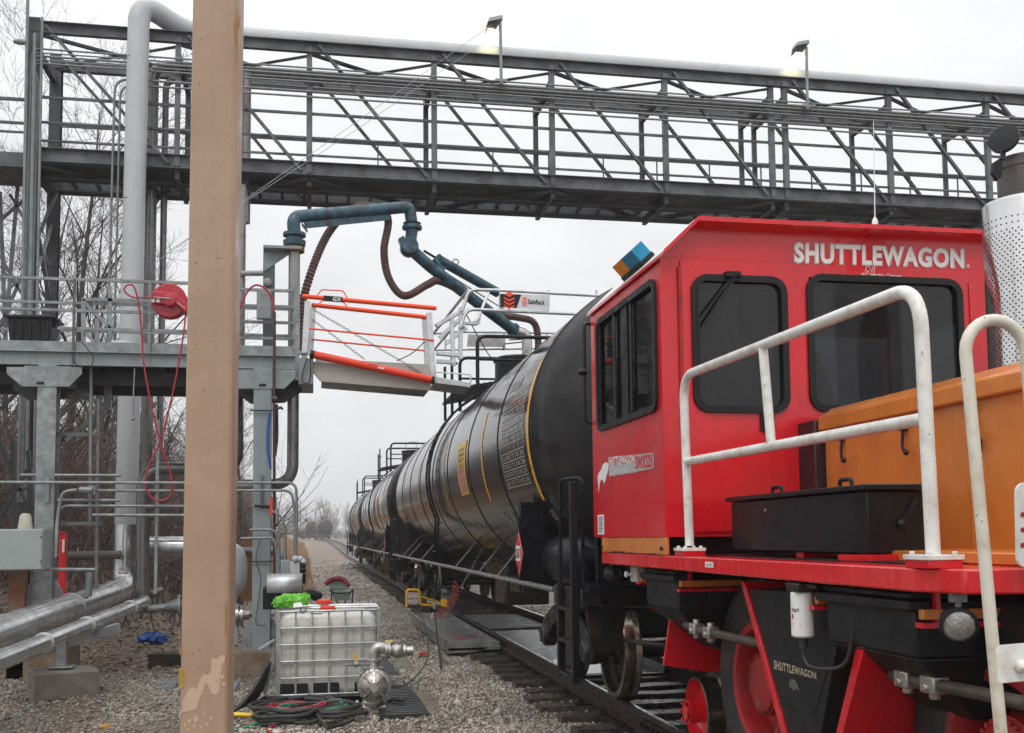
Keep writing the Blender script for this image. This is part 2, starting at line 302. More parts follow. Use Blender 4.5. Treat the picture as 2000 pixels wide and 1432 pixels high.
# ground: gravel / leaf litter / dry soil by place
def ground_material():
    m = D.materials.new('gravel_and_leaf_litter'); m.use_nodes = True; t = m.node_tree; N = t.nodes; L = t.links; b = N['Principled BSDF']
    tcn = N.new('ShaderNodeTexCoord'); co = tcn.outputs['Object']
    def node(ty, **k):
        n = N.new(ty)
        for a, v in k.items():
            if a in n.inputs: n.inputs[a].default_value = v
            else: setattr(n, a, v)
        return n
    def vor(sc): n = node('ShaderNodeTexVoronoi', Scale=sc); L.new(co, n.inputs['Vector']); return n
    def noise(sc, det=5): n = node('ShaderNodeTexNoise', Scale=sc, Detail=det); L.new(co, n.inputs['Vector']); return n.outputs['Fac']
    def rr(f, a, bb, lo=0., hi=1.): n = N.new('ShaderNodeMapRange'); n.inputs[1].default_value = a; n.inputs[2].default_value = bb; n.inputs[3].default_value = lo; n.inputs[4].default_value = hi; L.new(f, n.inputs[0]); return n.outputs[0]
    def mix(f, A, B, mode='MIX'):
        n = N.new('ShaderNodeMix'); n.data_type = 'RGBA'; n.blend_type = mode
        if isinstance(f, float): n.inputs[0].default_value = f
        else: L.new(f, n.inputs[0])
        for s_, x in ((6, A), (7, B)):
            if isinstance(x, tuple): n.inputs[s_].default_value = (*x, 1)
            else: L.new(x, n.inputs[s_])
        return n.outputs[2]
    def mm(op, a, c):
        n = N.new('ShaderNodeMath'); n.operation = op
        for i, x in enumerate((a, c)):
            if isinstance(x, (int, float)): n.inputs[i].default_value = x
            else: L.new(x, n.inputs[i])
        return n.outputs[0]
    sxx = node('ShaderNodeSeparateXYZ'); L.new(co, sxx.inputs[0]); sx0 = sxx.outputs[0]
    v1 = vor(20.); v2 = vor(44.)
    sepc = node('ShaderNodeSeparateColor'); L.new(v1.outputs['Color'], sepc.inputs[0])
    cr = node('ShaderNodeValToRGB'); L.new(sepc.outputs[0], cr.inputs[0]); e = cr.color_ramp.elements
    e[0].position = 0; e[0].color = (.11,.092,.075,1); e[1].position = 1; e[1].color = (.45,.40,.345,1)
    for p_, c_ in ((.3,(.20,.166,.132)), (.6,(.27,.225,.182)), (.8,(.34,.295,.25))): k = e.new(p_); k.color = (*c_, 1)
    grav = mix(rr(v1.outputs['Distance'], .3, .62), cr.outputs[0], (.035,.03,.026))
    grav = mix(rr(noise(.5), .40, .66, 0, .6), grav, (.13,.10,.07))
    grav = mix(mm('MULTIPLY', rr(mm('ADD', sx0, mm('MULTIPLY', noise(1.3), 1.2)), .4, -.6), .7), grav, mix(rr(noise(30., 3), .4, .62), (.085,.062,.045), (.20,.155,.115)))
    grav = mix(rr(noise(11., 3), .36, .64, .5, 0.), grav, (.12,.095,.07))
    leaf = mix(rr(noise(26., 3), .4, .62), (.085,.066,.052), (.27,.185,.125))
    leaf = mix(rr(noise(7.), .5, .66, 0, .6), leaf, (.22,.19,.16))
    sx = node('ShaderNodeSeparateXYZ'); L.new(co, sx.inputs[0]); X, Y = sx.outputs[0], sx.outputs[1]
    wob = mm('MULTIPLY', mm('SUBTRACT', noise(.35), .5), 5.)
    # woods floor: left of the line and beyond
    fac = mm('MULTIPLY', rr(mm('ADD', mm('ADD', X, mm('MULTIPLY', mm('SUBTRACT', Y, 15.), -.10)), wob), -1.6, -2.8), rr(mm('ADD', Y, wob), 14.2, 16.5))
    fac2 = mm('MULTIPLY', rr(mm('ADD', X, mm('MULTIPLY', wob, .3)), -.1, -.9), rr(Y, 36., 42.))
    facm = mm('MAXIMUM', fac, fac2)
    col = mix(facm, grav, leaf)
    dryg = mix(rr(noise(9.), .4, .6), (.22,.145,.085), (.30,.22,.14))
    col = mix(mm('MULTIPLY', fac2, .4), col, dryg)
    # oily dark ballast in and beside the gauge
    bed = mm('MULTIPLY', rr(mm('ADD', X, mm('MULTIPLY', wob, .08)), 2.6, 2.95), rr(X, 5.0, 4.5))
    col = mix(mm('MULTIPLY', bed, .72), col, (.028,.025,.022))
    L.new(col, b.inputs['Base Color'])
    L.new(rr(noise(3.), .35, .65, .42, .8), b.inputs['Roughness'])
    bn = N.new('ShaderNodeBump'); bn.inputs['Strength'].default_value = .9; bn.inputs['Distance'].default_value = .03
    h = mm('ADD', mm('MULTIPLY', v1.outputs['Distance'], -1.), mm('MULTIPLY', v2.outputs['Distance'], -.5)); L.new(h, bn.inputs['Height']); L.new(bn.outputs[0], b.inputs['Normal'])
    return m
gmat = ground_material()
# ------------------------------------------------------------------ ground
def sst(t): t = max(0., min(1., t)); return t*t*(3-2*t)
def tz(y): return 1.15*sst((y-85)/150)
def gz(x, y):
    d = abs(x-3.62); z = -.31
    z += .06*sst((2.75-d)/1.3)
    if x > 3.62: z = max(z, -.27)
    z += 1.0*sst((-x-2.0)/3.2)*sst((y-16.2)/5)
    z += .35*sst((-x-.5)/4)*sst((y-22)/10)
    z -= .25*sst((-x-4)/3)*sst((13-y)/3)
    n = .025*math.sin(x*1.7+y*.9)+.02*math.sin(x*.6-y*2.3+1)+.015*math.sin(3.1*x+2.7*y)
    return z+n*(1 if d > 1.7 else .3)+tz(y)
def axis(a, b, n0, fine0, fine1, k):   # fine spacing inside, growing outside
    xs = list(np.arange(fine0, fine1, n0)); s = n0; x = fine0
    while x > a: s *= k; x -= s; xs.insert(0, x)
    s = n0; x = xs[-1]
    while x < b: s *= k; x += s; xs.append(x)
    return xs
gx = axis(-330, 400, .25, -9, 9, 1.22); gy = axis(-50, 560, .3, 0, 42, 1.16)
mb = MB(); mb.v = [(x, y, gz(x, y)) for y in gy for x in gx]; n = len(gx)
mb.f = [(j*n+i, j*n+i+1, (j+1)*n+i+1, (j+1)*n+i) for j in range(len(gy)-1) for i in range(n-1)]; mb.mi = [0]*len(mb.f)
OFF['none'] = V(0,0,0)
gme = mesh_of('ground', mb, gmat, V(0,0,0)); go = D.objects.new('ground', gme); COL.objects.link(go); go['kind'] = 'structure'
# loose stones: real ballast over the near ground, one object
def stone_material():
    m = D.materials.new('crushed_limestone'); m.use_nodes = True; t = m.node_tree; b = t.nodes['Principled BSDF']
    g = t.nodes.new('ShaderNodeNewGeometry'); cr = t.nodes.new('ShaderNodeValToRGB'); t.links.new(g.outputs['Random Per Island'], cr.inputs[0]); e = cr.color_ramp.elements
    e[0].color = (.17,.142,.112,1); e[1].color = (.58,.53,.455,1)
    for p_, c_ in ((.25,(.26,.215,.172)), (.5,(.34,.287,.237)), (.75,(.415,.36,.305)), (.9,(.47,.43,.38))): k = e.new(p_); k.color = (*c_, 1)
    tcn = t.nodes.new('ShaderNodeTexCoord'); sx = t.nodes.new('ShaderNodeSeparateXYZ'); t.links.new(tcn.outputs['Object'], sx.inputs[0])
    nz = t.nodes.new('ShaderNodeTexNoise'); nz.inputs['Scale'].default_value = 2.2; t.links.new(tcn.outputs['Object'], nz.inputs['Vector'])
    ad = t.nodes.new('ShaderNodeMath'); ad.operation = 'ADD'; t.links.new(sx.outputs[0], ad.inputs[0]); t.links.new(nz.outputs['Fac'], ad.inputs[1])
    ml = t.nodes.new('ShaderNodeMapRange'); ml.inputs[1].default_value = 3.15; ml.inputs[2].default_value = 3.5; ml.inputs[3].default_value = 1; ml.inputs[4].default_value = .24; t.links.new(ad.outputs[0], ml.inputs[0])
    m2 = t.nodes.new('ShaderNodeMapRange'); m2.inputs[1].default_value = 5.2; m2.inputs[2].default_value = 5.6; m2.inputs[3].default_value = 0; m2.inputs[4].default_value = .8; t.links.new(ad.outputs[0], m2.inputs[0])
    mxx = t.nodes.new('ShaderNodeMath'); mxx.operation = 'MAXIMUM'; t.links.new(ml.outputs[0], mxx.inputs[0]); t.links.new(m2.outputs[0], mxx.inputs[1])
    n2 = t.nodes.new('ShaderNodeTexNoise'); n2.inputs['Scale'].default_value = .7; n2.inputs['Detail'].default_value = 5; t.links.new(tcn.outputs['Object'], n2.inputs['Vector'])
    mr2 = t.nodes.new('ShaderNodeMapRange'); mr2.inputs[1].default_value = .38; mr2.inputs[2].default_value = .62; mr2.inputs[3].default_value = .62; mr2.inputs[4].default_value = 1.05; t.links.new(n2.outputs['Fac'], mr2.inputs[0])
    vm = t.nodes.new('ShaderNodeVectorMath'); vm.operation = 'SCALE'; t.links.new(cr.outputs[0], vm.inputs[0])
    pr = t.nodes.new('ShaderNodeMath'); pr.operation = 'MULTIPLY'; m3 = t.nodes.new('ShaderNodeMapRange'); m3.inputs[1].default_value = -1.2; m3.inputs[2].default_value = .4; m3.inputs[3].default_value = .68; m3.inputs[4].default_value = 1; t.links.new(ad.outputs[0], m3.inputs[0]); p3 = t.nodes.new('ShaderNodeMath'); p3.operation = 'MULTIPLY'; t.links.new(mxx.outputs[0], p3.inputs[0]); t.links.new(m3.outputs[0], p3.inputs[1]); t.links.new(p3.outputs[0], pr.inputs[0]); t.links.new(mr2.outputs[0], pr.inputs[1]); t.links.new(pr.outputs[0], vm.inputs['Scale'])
    t.links.new(vm.outputs[0], b.inputs['Base Color']); b.inputs['Roughness'].default_value = .38; return m
def make_stones():
    ph = (1+5**.5)/2
    iv = np.array([(-1,ph,0),(1,ph,0),(-1,-ph,0),(1,-ph,0),(0,-1,ph),(0,1,ph),(0,-1,-ph),(0,1,-ph),(ph,0,-1),(ph,0,1),(-ph,0,-1),(-ph,0,1)], float)/1.9
    fi = np.array([(0,11,5),(0,5,1),(0,1,7),(0,7,10),(0,10,11),(1,5,9),(5,11,4),(11,10,2),(10,7,6),(7,1,8),(3,9,4),(3,4,2),(3,2,6),(3,6,8),(3,8,9),(4,9,5),(2,4,11),(6,2,10),(8,6,7),(9,8,1)])
    pts = []
    def scat(n, x0, x1, y0, y1, lo, hi):
        for _ in range(n):
            x, y = RNG.uniform(x0, x1), RNG.uniform(y0, y1); r = RNG.uniform(lo, hi)
            if 2.75 < x < 4.95 and RNG.random() < .35: continue
            if x < -.5 and math.sin(x*2.3+1.1*y)+math.sin(x*.9-2.1*y+.7)+.8*math.sin(3.7*x+.4*y) > .3 and RNG.random() < .72: continue
            if x < -1.6+.1*(y-15) and y > 15.2 and RNG.random() < .8: continue
            pts.append((x, y, gz(x, y)+RNG.uniform(-.3, .5)*r, r))
    scat(38000, -4.6, 2.45, 10.0, 16.5, .009, .026); scat(20000, -1.5, 2.5, 16.5, 27, .012, .030)
    scat(9500, 1.2, 2.6, 6.6, 10.2, .009, .027); scat(9000, 2.4, 5.0, 5.5, 13, .012, .030); scat(2500, 2.4, 5., 13, 26, .016, .036)
    scat(4000, 4.6, 6.5, 9, 26, .016, .036); scat(8000, -.6, 2.4, 27, 46, .018, .040); scat(6000, -.8, 2.5, 46, 85, .03, .06); scat(260, -4.5, 2.4, 10.2, 20, .035, .06)
    A = np.array(pts); n = len(A)
    sc = A[:, 3][:, None, None]*RNG.uniform(.65, 1.25, (n, 1, 3))*np.array([1.1, 1.1, .8])
    vv = iv[None]*RNG.uniform(.72, 1.2, (n, 12, 1))*sc
    th = RNG.uniform(0, 6.28, n); c, s_ = np.cos(th)[:, None], np.sin(th)[:, None]
    x = vv[..., 0]*c-vv[..., 1]*s_; y = vv[..., 0]*s_+vv[..., 1]*c
    vv = np.stack([x, y, vv[..., 2]], -1)+A[:, None, :3]
    me = D.meshes.new('gravel'); me.vertices.add(n*12); me.vertices.foreach_set('co', vv.ravel())
    F = (fi[None]+(np.arange(n)*12)[:, None, None]).reshape(-1)
    me.loops.add(len(F)); me.loops.foreach_set('vertex_index', F); me.polygons.add(len(F)//3); me.polygons.foreach_set('loop_start', np.arange(0, len(F), 3))
    me.update(calc_edges=True); me.materials.append(stone_material())
    o = D.objects.new('gravel', me); COL.objects.link(o); o['kind'] = 'stuff'
make_stones()
# ------------------------------------------------------------------ track
def tx(y): return -1.9*(max(0., y-130)/102)**2
YS = [2, 8, 14, 22, 30, 45, 60, 80, 100, 120, 140, 160, 180, 200, 220, 240, 260]
def rail_mesh(x0):
    b = MB()
    prof = [(-.07,-.17),(.07,-.17),(.07,-.155),(.012,-.14),(.012,-.045),(.036,-.035),(.036,-.004),(.030,0),(-.030,0),(-.036,-.004),(-.036,-.035),(-.012,-.045),(-.012,-.14),(-.07,-.155)]
    k = len(prof); vs = [(x0+tx(y)+px_, y, pz+tz(y)) for y in YS for px_, pz in prof]; fs = []; mi = []
    for i in range(len(YS)-1):
        for j in range(k):
            fs.append((i*k+j, i*k+(j+1) % k, (i+1)*k+(j+1) % k, (i+1)*k+j)); mi.append(1 if j in (6, 7, 8) else 0)
    b.v = vs; b.f = fs; b.mi = mi; return b
for x0, lab in ((2.87, 'rusty steel rail nearest the gravel yard, bearing the near wheels of the tank cars'), (4.375, 'far rail of the siding, half hidden beneath the black tank cars')):
    r = T('rail', lab, 'rail', (x0, 2, -.17), 'rails of the siding')
    P('rail_bar', rail_mesh(x0), [railm, railtop], r)
    jb = MB()
    for yj in (8.6, 20.6, 32.6):
        for s_ in (-1, 1):
            jb.bx(x0+s_*.013-(.03 if s_ < 0 else 0), x0+s_*.013+(.03 if s_ > 0 else 0), yj-.45, yj+.45, -.135, -.05)
            for q in (-.35, -.2, -.07, .07, .2, .35): jb.cyl(V(x0+s_*.04, yj+q, -.09), V(x0+s_*.075, yj+q, -.09), .017, 6)
    P('joint_bar', jb, blackgal, r)
for x0 in (11.3, 12.8):
    thing('rail', MB().bx(x0-.035, x0+.035, 60, 330, .2, .37), railm, 'far rail of the neighbouring track, %s the hopper cars' % ('nearer edge under' if x0 < 12 else 'outer edge under'), 'rail', 'rails of the neighbouring track')
rt = random.Random(3); protos = []
def tie_mesh(L, h):
    b = MB(); n = 10; sec = []
    for i in range(n+1):
        x = -L/2+L*i/n; a = [(-.11,-h),(.11,-h),(.115,-.01),(-.115,-.01)]
        sec.append([V(x+(rt.uniform(-.015,.015) if i in (0,n) else 0), yy+rt.uniform(-.006,.006), zz+rt.uniform(-.008,.006)) for yy, zz in a])
    vs = [p for s_ in sec for p in s_]; fs = [(0,1,2,3), tuple(n*4+j for j in (3,2,1,0))]
    for i in range(n):
        for j in range(4): fs.append((i*4+j, i*4+(j+1) % 4, (i+1)*4+(j+1) % 4, (i+1)*4+j))
    return b.add(vs, fs)
for k in range(5): protos.append(mesh_of('tie', tie_mesh(2.6, .17), tie, V(0,0,0)))
plate = MB()
for s_ in (-.7525, .7525):
    plate.bx(s_-.17, s_+.17, -.1, .1, -.006, .004)
    for a in (-.105, .105):
        for q in (-.06, .06): plate.bx(s_+a-.013, s_+a+.013, q-.013, q+.013, 0, .03)
plate_me = mesh_of('tie_plate', plate, blackgal, V(0,0,0))
y = 5.2
while y < 75:
    o = D.objects.new('railroad_tie', rt.choice(protos)); COL.objects.link(o)
    o.location = (3.62+rt.uniform(-.07, .07), y, -.172+rt.uniform(-.005, .003)); o.rotation_euler = (0, rt.uniform(-.006, .006), rt.uniform(-.03, .03)+(math.pi if rt.random() < .5 else 0))
    tag(o, 'dark wet timber tie half sunk in gravel under the siding rails', 'railroad tie', 'ties under the siding rails')
    pl = D.objects.new('tie_plate', plate_me); COL.objects.link(pl); pl.parent = o
    y += .61*rt.uniform(.93, 1.07)
# ------------------------------------------------------------------ tank cars
XC, ZC, TR, Y0, Y1 = 3.62, 2.60, 1.57, 9.85, 27.2; YM = (Y0+Y1)/2
def cylp(y, z_arc, r=TR):   # point on the near side of the shell: arc height above the axis
    a = z_arc/r; return V(XC-r*math.cos(a), y, ZC+r*math.sin(a))
def patch(mb, ya, yb, za, zb, r=TR+.005, n=8):
    vs = []; fs = []
    for i in range(n+1):
        z = za+(zb-za)*i/n; vs += [cylp(ya, z*1., r), cylp(yb, z, r)]
    for i in range(n): fs.append((2*i, 2*i+1, 2*i+3, 2*i+2))
    return mb.add(vs, fs)
def ctext(mb, body, y_left, y_right, z0, z1, bold=.012): text_on(mb, body, lambda u, v: cylp(lerp(y_left, y_right, u), lerp(z0, z1, v), TR+.009), bold)
def wheelset(par, y, x_in):
    for sx in (-1, 1):
        xo = XC+sx*.7525; b = MB()
        prof = [(.06,.10),(.06,.07),(.12,.07),(.15,.02),(.34,-.03),(.39,-.05),(.40,-.07)]
        b.m(0).lathe(V(xo, y, .457), V(sx,0,0), [(.001,.11)]+prof, 32); b.m(1).lathe(V(xo, y, .457), V(sx,0,0), [(.40,.065),(.45,.065),(.457,.05),(.46,-.04),(.475,-.055),(.49,-.075),(.485,-.09),(.40,-.09)], 40)
        b.m(0).lathe(V(xo, y, .457), V(sx,0,0), [(.40,.065),(.39,.0),(.16,-.06),(.06,-.1),(.001,-.1)], 32)
        P('wheel', b, [blackgal, wheelm], par)
    P('axle', MB().cyl(V(XC-.8, y, .457), V(XC+.8, y, .457), .08, 12), blackgal, par)
def truck(root, yc):
    fr = P('truck_bolster', MB().bx(XC-1.05, XC+1.05, yc-.2, yc+.2, .52, .78), blackgal, root, .02)
    for dy in (-.9, .9): wheelset(fr, yc+dy, 0)
    for sx in (-1, 1):
        x = XC+sx*1.0; b = MB()
        pts = [(-1.15,.50),(-1.05,.62),(-.55,.80),(-.25,.86),(.25,.86),(.55,.80),(1.05,.62),(1.15,.50),(1.1,.36),(.95,.34),(.62,.56),(.36,.66),(.30,.30),(.22,.22),(-.22,.22),(-.30,.30),(-.36,.66),(-.62,.56),(-.95,.34),(-1.1,.36)]
        b.prism([V(x-.07, yc+a, c) for a, c in pts], (.14,0,0))
        P('side_frame', b, blackgal, fr, .015)
        sb = MB()
        for q in (-.14, 0, .14):
            h = [V(x+.055*math.cos(t*.7)*1., yc+q+.055*math.sin(t*.7), .27+.012*t) for t in range(26)]
            sb.tube(h, .014, 5)
        P('spring', sb, blackgal, fr)
        for dy in (-.9, .9):
            bb = MB().m(0); xf = x+sx*.07
            bb.lathe(V(xf-sx*.1, yc+dy, .457), V(sx,0,0), [(.13,0),(.13,.10),(.11,.13),(.10,.135)], 20); bb.m(1).lathe(V(xf-sx*.1, yc+dy, .457), V(sx,0,0), [(.10,.135),(.085,.15),(.05,.15),(.04,.165),(.001,.165)], 20)
            for q in range(3): a = q*2.09+.5; bb.m(0).cyl(V(xf+sx*.045, yc+dy+.065*math.cos(a), .457+.065*math.sin(a)), V(xf+sx*.065, yc+dy+.065*math.cos(a), .457+.065*math.sin(a)), .017, 6)
            P('axle_bearing', bb, [blackgal, M_bear], fr)
M_bear = M('blue_grey_bearing_cap', (.05,.065,.085), .4, .3, .2, 9)
def make_tank():
    root = T('tank_car', 'nearest black tank car, coupled to the red rail car mover, its top under the gangway', 'tank car', (XC, YM, 0), 'black tank cars on the siding')
    A = V(0,1,0); b = MB()
    ys = [Y0+(Y1-Y0)*i/24 for i in range(25)]
    b.lathe(V(XC,0,ZC), A, [(TR,y) for y in ys], 96); sh = P('tank_shell', b, tankblk, root)
    for y, s_ in ((Y0, -1), (Y1, 1)):
        hb = MB(); hb.lathe(V(XC,0,ZC), A, [(TR*math.sin(math.pi/2*(1-i/14))**1.0 if i < 14 else .001, y+s_*.80*math.sin(math.pi/2*i/14)) for i in range(15)], 96)
        P('tank_head', hb, headblk, root)
    for i, y in enumerate((Y0+.02, Y0+.12, Y0+1.95, Y0+4.3, Y0+6.6, Y0+8.7, Y0+11.0, Y0+13.2, Y0+15.3, Y1-.02)):
        rb = MB(); rb.tube([V(XC+TR*math.cos(a), y, ZC+TR*math.sin(a)) for a in [2*math.pi*k/96 for k in range(96)]], .011, 5, True)
        P('weld_seam', rb, blackp, sh)
    # reflective stripes
    P('reflective_stripe', patch(MB(), Y0+.16, Y0+.26, -.72, .72, n=24), yellow, sh)
    for ya, za, zb in ((Y0+3.05, -.62, .52), (Y0+7.0, -.6, .5), (Y0+11.3, -.6, .5), (Y0+14.8, -.6, .5)): P('reflective_stripe', patch(MB(), ya, ya+.1, za, zb), yellow, sh)
    # inspection table
    s = MB(); yl, yr, zb, zt = Y0+1.72, Y0+.42, -.52, .50; rows = 11
    for i in range(rows+1):
        z = lerp(zt, zb, i/rows); patch(s, yl, yr, z-.006, z+.006, TR+.008, 1)
    for q in (0, .42, .62, .80, 1): y = lerp(yl, yr, q); patch(s, y-.006, y+.006, zb, zt, TR+.0085, 10)
    lab = ['', 'TANK QUALIFICATION', 'THICKNESS TEST', 'SERVICE EQUIP', 'SAFETY VALVE', 'INTERIOR LINING', '', 'RULE 88B', 'STUB SILL', 'CAR INSPECTION', 'LEAK TEST']
    for i, tx_ in enumerate(lab):
        za = lerp(zt, zb, (i+.78)/rows); zc = lerp(zt, zb, (i+.22)/rows)
        if tx_: ctext(s, tx_, lerp(yl, yr, .02), lerp(yl, yr, .40), za, zc)
        for q, w in ((.45, .59), (.65, .77), (.83, .97)):
            if i not in (5, 6): ctext(s, ('STA', 'DONE', 'DUE')[int(q*4)-1] if i == 0 else ('TX', '18', '28')[int(q*4)-1], lerp(yl, yr, q), lerp(yl, yr, w), za, zc)
    ctext(s, 'DOT 117R100W', Y0+1.75, Y0+1.05, .57, .70)
    P('stencil', s, stencil, sh)
    s = MB(); ctext(s, 'FRA AP', Y0+2.75, Y0+2.1, -.98, -.80)
    for k, (w, z) in enumerate(((.95, -1.10), (.9, -1.17), (.8, -1.34), (.85, -1.41))): ctext(s, 'TANK COUPLER HEIGHT', Y0+2.55, Y0+2.55-w, z-.045, z)
    ctext(s, 'LD LMT', Y0+5.4, Y0+4.9, -1.0, -.93); ctext(s, 'KM 15', Y0+1.2, Y0+.95, -1.1, -1.03)
    ctext(s, 'GATX 2108', Y0+15.9, Y0+13.6, -.75, -.35); ctext(s, 'AD 8', Y0+.2, Y0+.02, -.95, -.82)
    P('stencil', s, stencil, sh)
    # yellow warning sticker
    y_ = MB(); patch(y_, Y0+5.35, Y0+4.55, -.46, .30, TR+.007); st = P('warning_sticker', y_, yellowp, sh)
    y_ = MB(); patch(y_, Y0+5.25, Y0+4.65, -.42, -.06, TR+.010, 3)
    P('sticker_panel', y_, pinkd, st)
    y_ = MB()
    for i in range(4): ctext(y_, ('DANGER', 'FLAMMABLE', 'EMERGENCY', 'CALL')[i], Y0+5.25, Y0+4.65, .22-.075*i-.05, .22-.075*i)
    for i in range(3): ctext(y_, 'WARNING NOTE', Y0+5.2, Y0+4.7, -.15-.10*i, -.10-.10*i)
    P('lettering', y_, blackp, st)
    # underframe: side handrail, bolsters, end platforms, steps
    hx = XC-1.57; b = MB(); b.tube([V(hx, 8.95, 1.09), V(hx, 28.1, 1.09)], .026, 8); P('side_handrail', b, steelpipe, root)
    b = MB().tube([V(2*XC-hx, 8.95, 1.09), V(2*XC-hx, 28.1, 1.09)], .026, 8); P('side_handrail', b, steelpipe, root)
    for y in (11.9, 13.3, 15.6, 20.8, 23.6, 25.2):
        P('handrail_brace', MB().tube([V(hx, y, 1.09), V(XC-1.13, y+.45, 1.52)], .012, 6), steelpipe, root)
    P('handrail_brace', MB().tube([V(hx-.02, 14.7, .86), V(XC-1.05, 15.8, 1.48)], .015, 6), steelpipe, root)
    for yc in (Y0+.95, Y1-.95):
        s_ = -1 if yc < YM else 1
        b = MB(); 
        for sx in (-1, 1):
            b.prism([V(XC+sx*1.50, yc-.02, 1.02), V(XC+sx*.30, yc-.02, .86), V(XC+sx*.30, yc-.02, 1.05), V(XC+sx*1.0, yc-.02, 1.40), V(XC+sx*1.52, yc-.02, 1.95)], (0, .05, 0))
            b.bx(XC+sx*1.5-.06, XC+sx*1.5+.06, yc-.35, yc+.35, .98, 1.10)
        b.bx(XC-.30, XC+.30, yc-1.2, yc+1.2, .78, 1.06)
        P('body_bolster', b, blackgal, root, .01)
        truck(root, yc+s_*.07)
    # end structures
    for end in (-1, 1):
        ye = 8.35 if end < 0 else 28.7; yi = ye-end*.95; lo, hi = min(ye, yi), max(ye, yi)
        b = MB(); b.bx(XC-1.5, XC+1.5, ye-.04, ye+.04, .98, 1.12); b.bx(XC-.33, XC+.33, lo, hi+.2, .74, 1.08); b.bx(XC-1.5, XC-1.42, lo, hi, .95, 1.12); b.bx(XC+1.42, XC+1.5, lo, hi, .95, 1.12)
        b.prism([V(XC-1.46,ye+.0,.98), V(XC-1.10,ye+.0,.98), V(XC-1.16,ye+.0,.62), V(XC-1.40,ye+.0,.58)], (0,.03,0))
        es = P('end_sill', b, blackgal, root, .012)
        b = MB(); nb = 26
        for i in range(nb): xx = XC-1.48+2.96*i/(nb-1); b.bx(xx-.007, xx+.007, ye-.30, ye+.30, 1.125, 1.16)
        for i in range(7): yy = ye-.29+.58*i/6; b.bx(XC-1.5, XC+1.5, yy-.012, yy+.012, 1.122, 1.168)
        P('grating', b, blackp, es)
        b = MB().tube(fillet([V(XC-1.35, ye-.06, 1.08), V(XC-1.35, ye-.11, .96), V(XC-.55, ye-.11, .96), V(XC-.55, ye-.06, 1.08)], .05), .013, 6); P('grab_iron', b, blackp, es)
        b = MB(); b.bx(XC-.10, XC+.10, min(ye, ye+end*.55), max(ye, ye+end*.55), .78, .95); b.prism([V(XC+q[0], ye+end*q[1], .70) for q in ((-.12,.5),(-.16,.66),(-.05,.72),(.02,.62),(.14,.70),(.16,.52))], (0,0,.32)); P('coupler', b, blackgal, es, .02)
        for sx in (-1, 1):
            b = MB(); x = XC+sx*1.53
            for yy in (ye-end*.06, ye-end*.56):
                b.bx(x-.03, x+.03, yy-.035, yy+.035, .36, 1.15 if yy != ye-end*.06 else 2.0)
            for zz in (.38, .66, .93): b.bx(x-.03, x+.03, min(ye-end*.06, ye-end*.56), max(ye-end*.06, ye-end*.56), zz, zz+.03)
            P('side_step', b, blackp, root, .004)
            b = MB(); y2 = ye-end*.14
            b.tube(fillet([V(x, y2-.0, .95), V(x-sx*.10, y2, 1.0), V(x-sx*.10, y2, 2.04), V(x+sx*.02, y2-end*.28, 2.04), V(x, y2-end*.42, .98)], .07), .016, 6)
            b.tube(fillet([V(x-sx*.2, ye, 1.12), V(x-sx*.2, ye, 2.02), V(x-sx*.45, ye, 2.02), V(x-sx*.45, ye, 1.12)], .07), .016, 6)
            P('grab_rail', b, blackp, root)
        b = MB(); 
        b.tube(fillet([V(XC-1.35, ye, 1.12), V(XC-1.35, ye, 2.25), V(XC+1.35, ye, 2.25), V(XC+1.35, ye, 1.12)], .18, 7), .018, 8); P('end_handrail', b, blackp, root)
    # gusset with placard, air reservoir
    g = P('placard_bracket', MB().bx(XC-1.585, XC-1.56, 10.48, 10.55, 1.0, 1.75).bx(XC-1.56, XC-1.1, 10.50, 10.53, 1.0, 1.9).bx(XC-1.57, XC-1.56, 10.3, 10.62, 1.2, 1.5), blackp, root)
    c = V(XC-1.60, 10.42, 1.385); h = .19
    def dia(k, off): return [c+V(off, 0, k), c+V(off, -k, 0), c+V(off, 0, -k), c+V(off, k, 0)]
    pl = P('placard', MB().m(0).poly(dia(h*1.25, 0)).m(1).poly(dia(h*1.12, -.003)).m(0).poly(dia(h*1.05, -.006)).m(1).poly([c+V(-.009, h*.62, -.075), c+V(-.009, -h*.62, -.075), c+V(-.009, -h*.62, .075), c+V(-.009, h*.62, .075)]), [redd, whited], g)
    tb = MB(); text_on(tb, '1267', quad_map(c+V(-.012,.1,-.05), c+V(-.012,-.1,-.05), c+V(-.012,.1,.05), c+V(-.012,-.1,.05)), .02); text_on(tb, '3', quad_map(c+V(-.012,.02,-.18), c+V(-.012,-.02,-.18), c+V(-.012,.02,-.12), c+V(-.012,-.02,-.12)), .02)
    P('placard_number', tb, blackp, pl)
    b = MB(); b.lathe(V(XC-1.22, 0, 1.33), A, [(.001, 9.2),(.12, 9.22),(.2, 9.28),(.23, 9.36),(.23, 10.05),(.2, 10.13),(.12,10.2),(.001,10.22)], 24); P('air_reservoir', b, blackp, root)
    b = MB().bx(XC-1.36, XC-.8, 12.6, 13.3, .72, 1.05); P('brake_valve', b, blackgal, root, .03)
    P('brake_pipe', MB().tube(smoothpath([V(XC-.9, 9.7, .8), V(XC-1.15, 9.3, .72), V(XC-1.1, 8.3, .70), V(XC-.6, 7.9, .66)], 6), .02, 6), rubber, root)
    P('bottom_outlet', MB().bx(XC-.45, XC+.45, YM-1.2, YM+1.2, .86, 1.1).cyl(V(XC, YM, .55), V(XC, YM, 1.0), .16, 14), blackgal, root, .02)
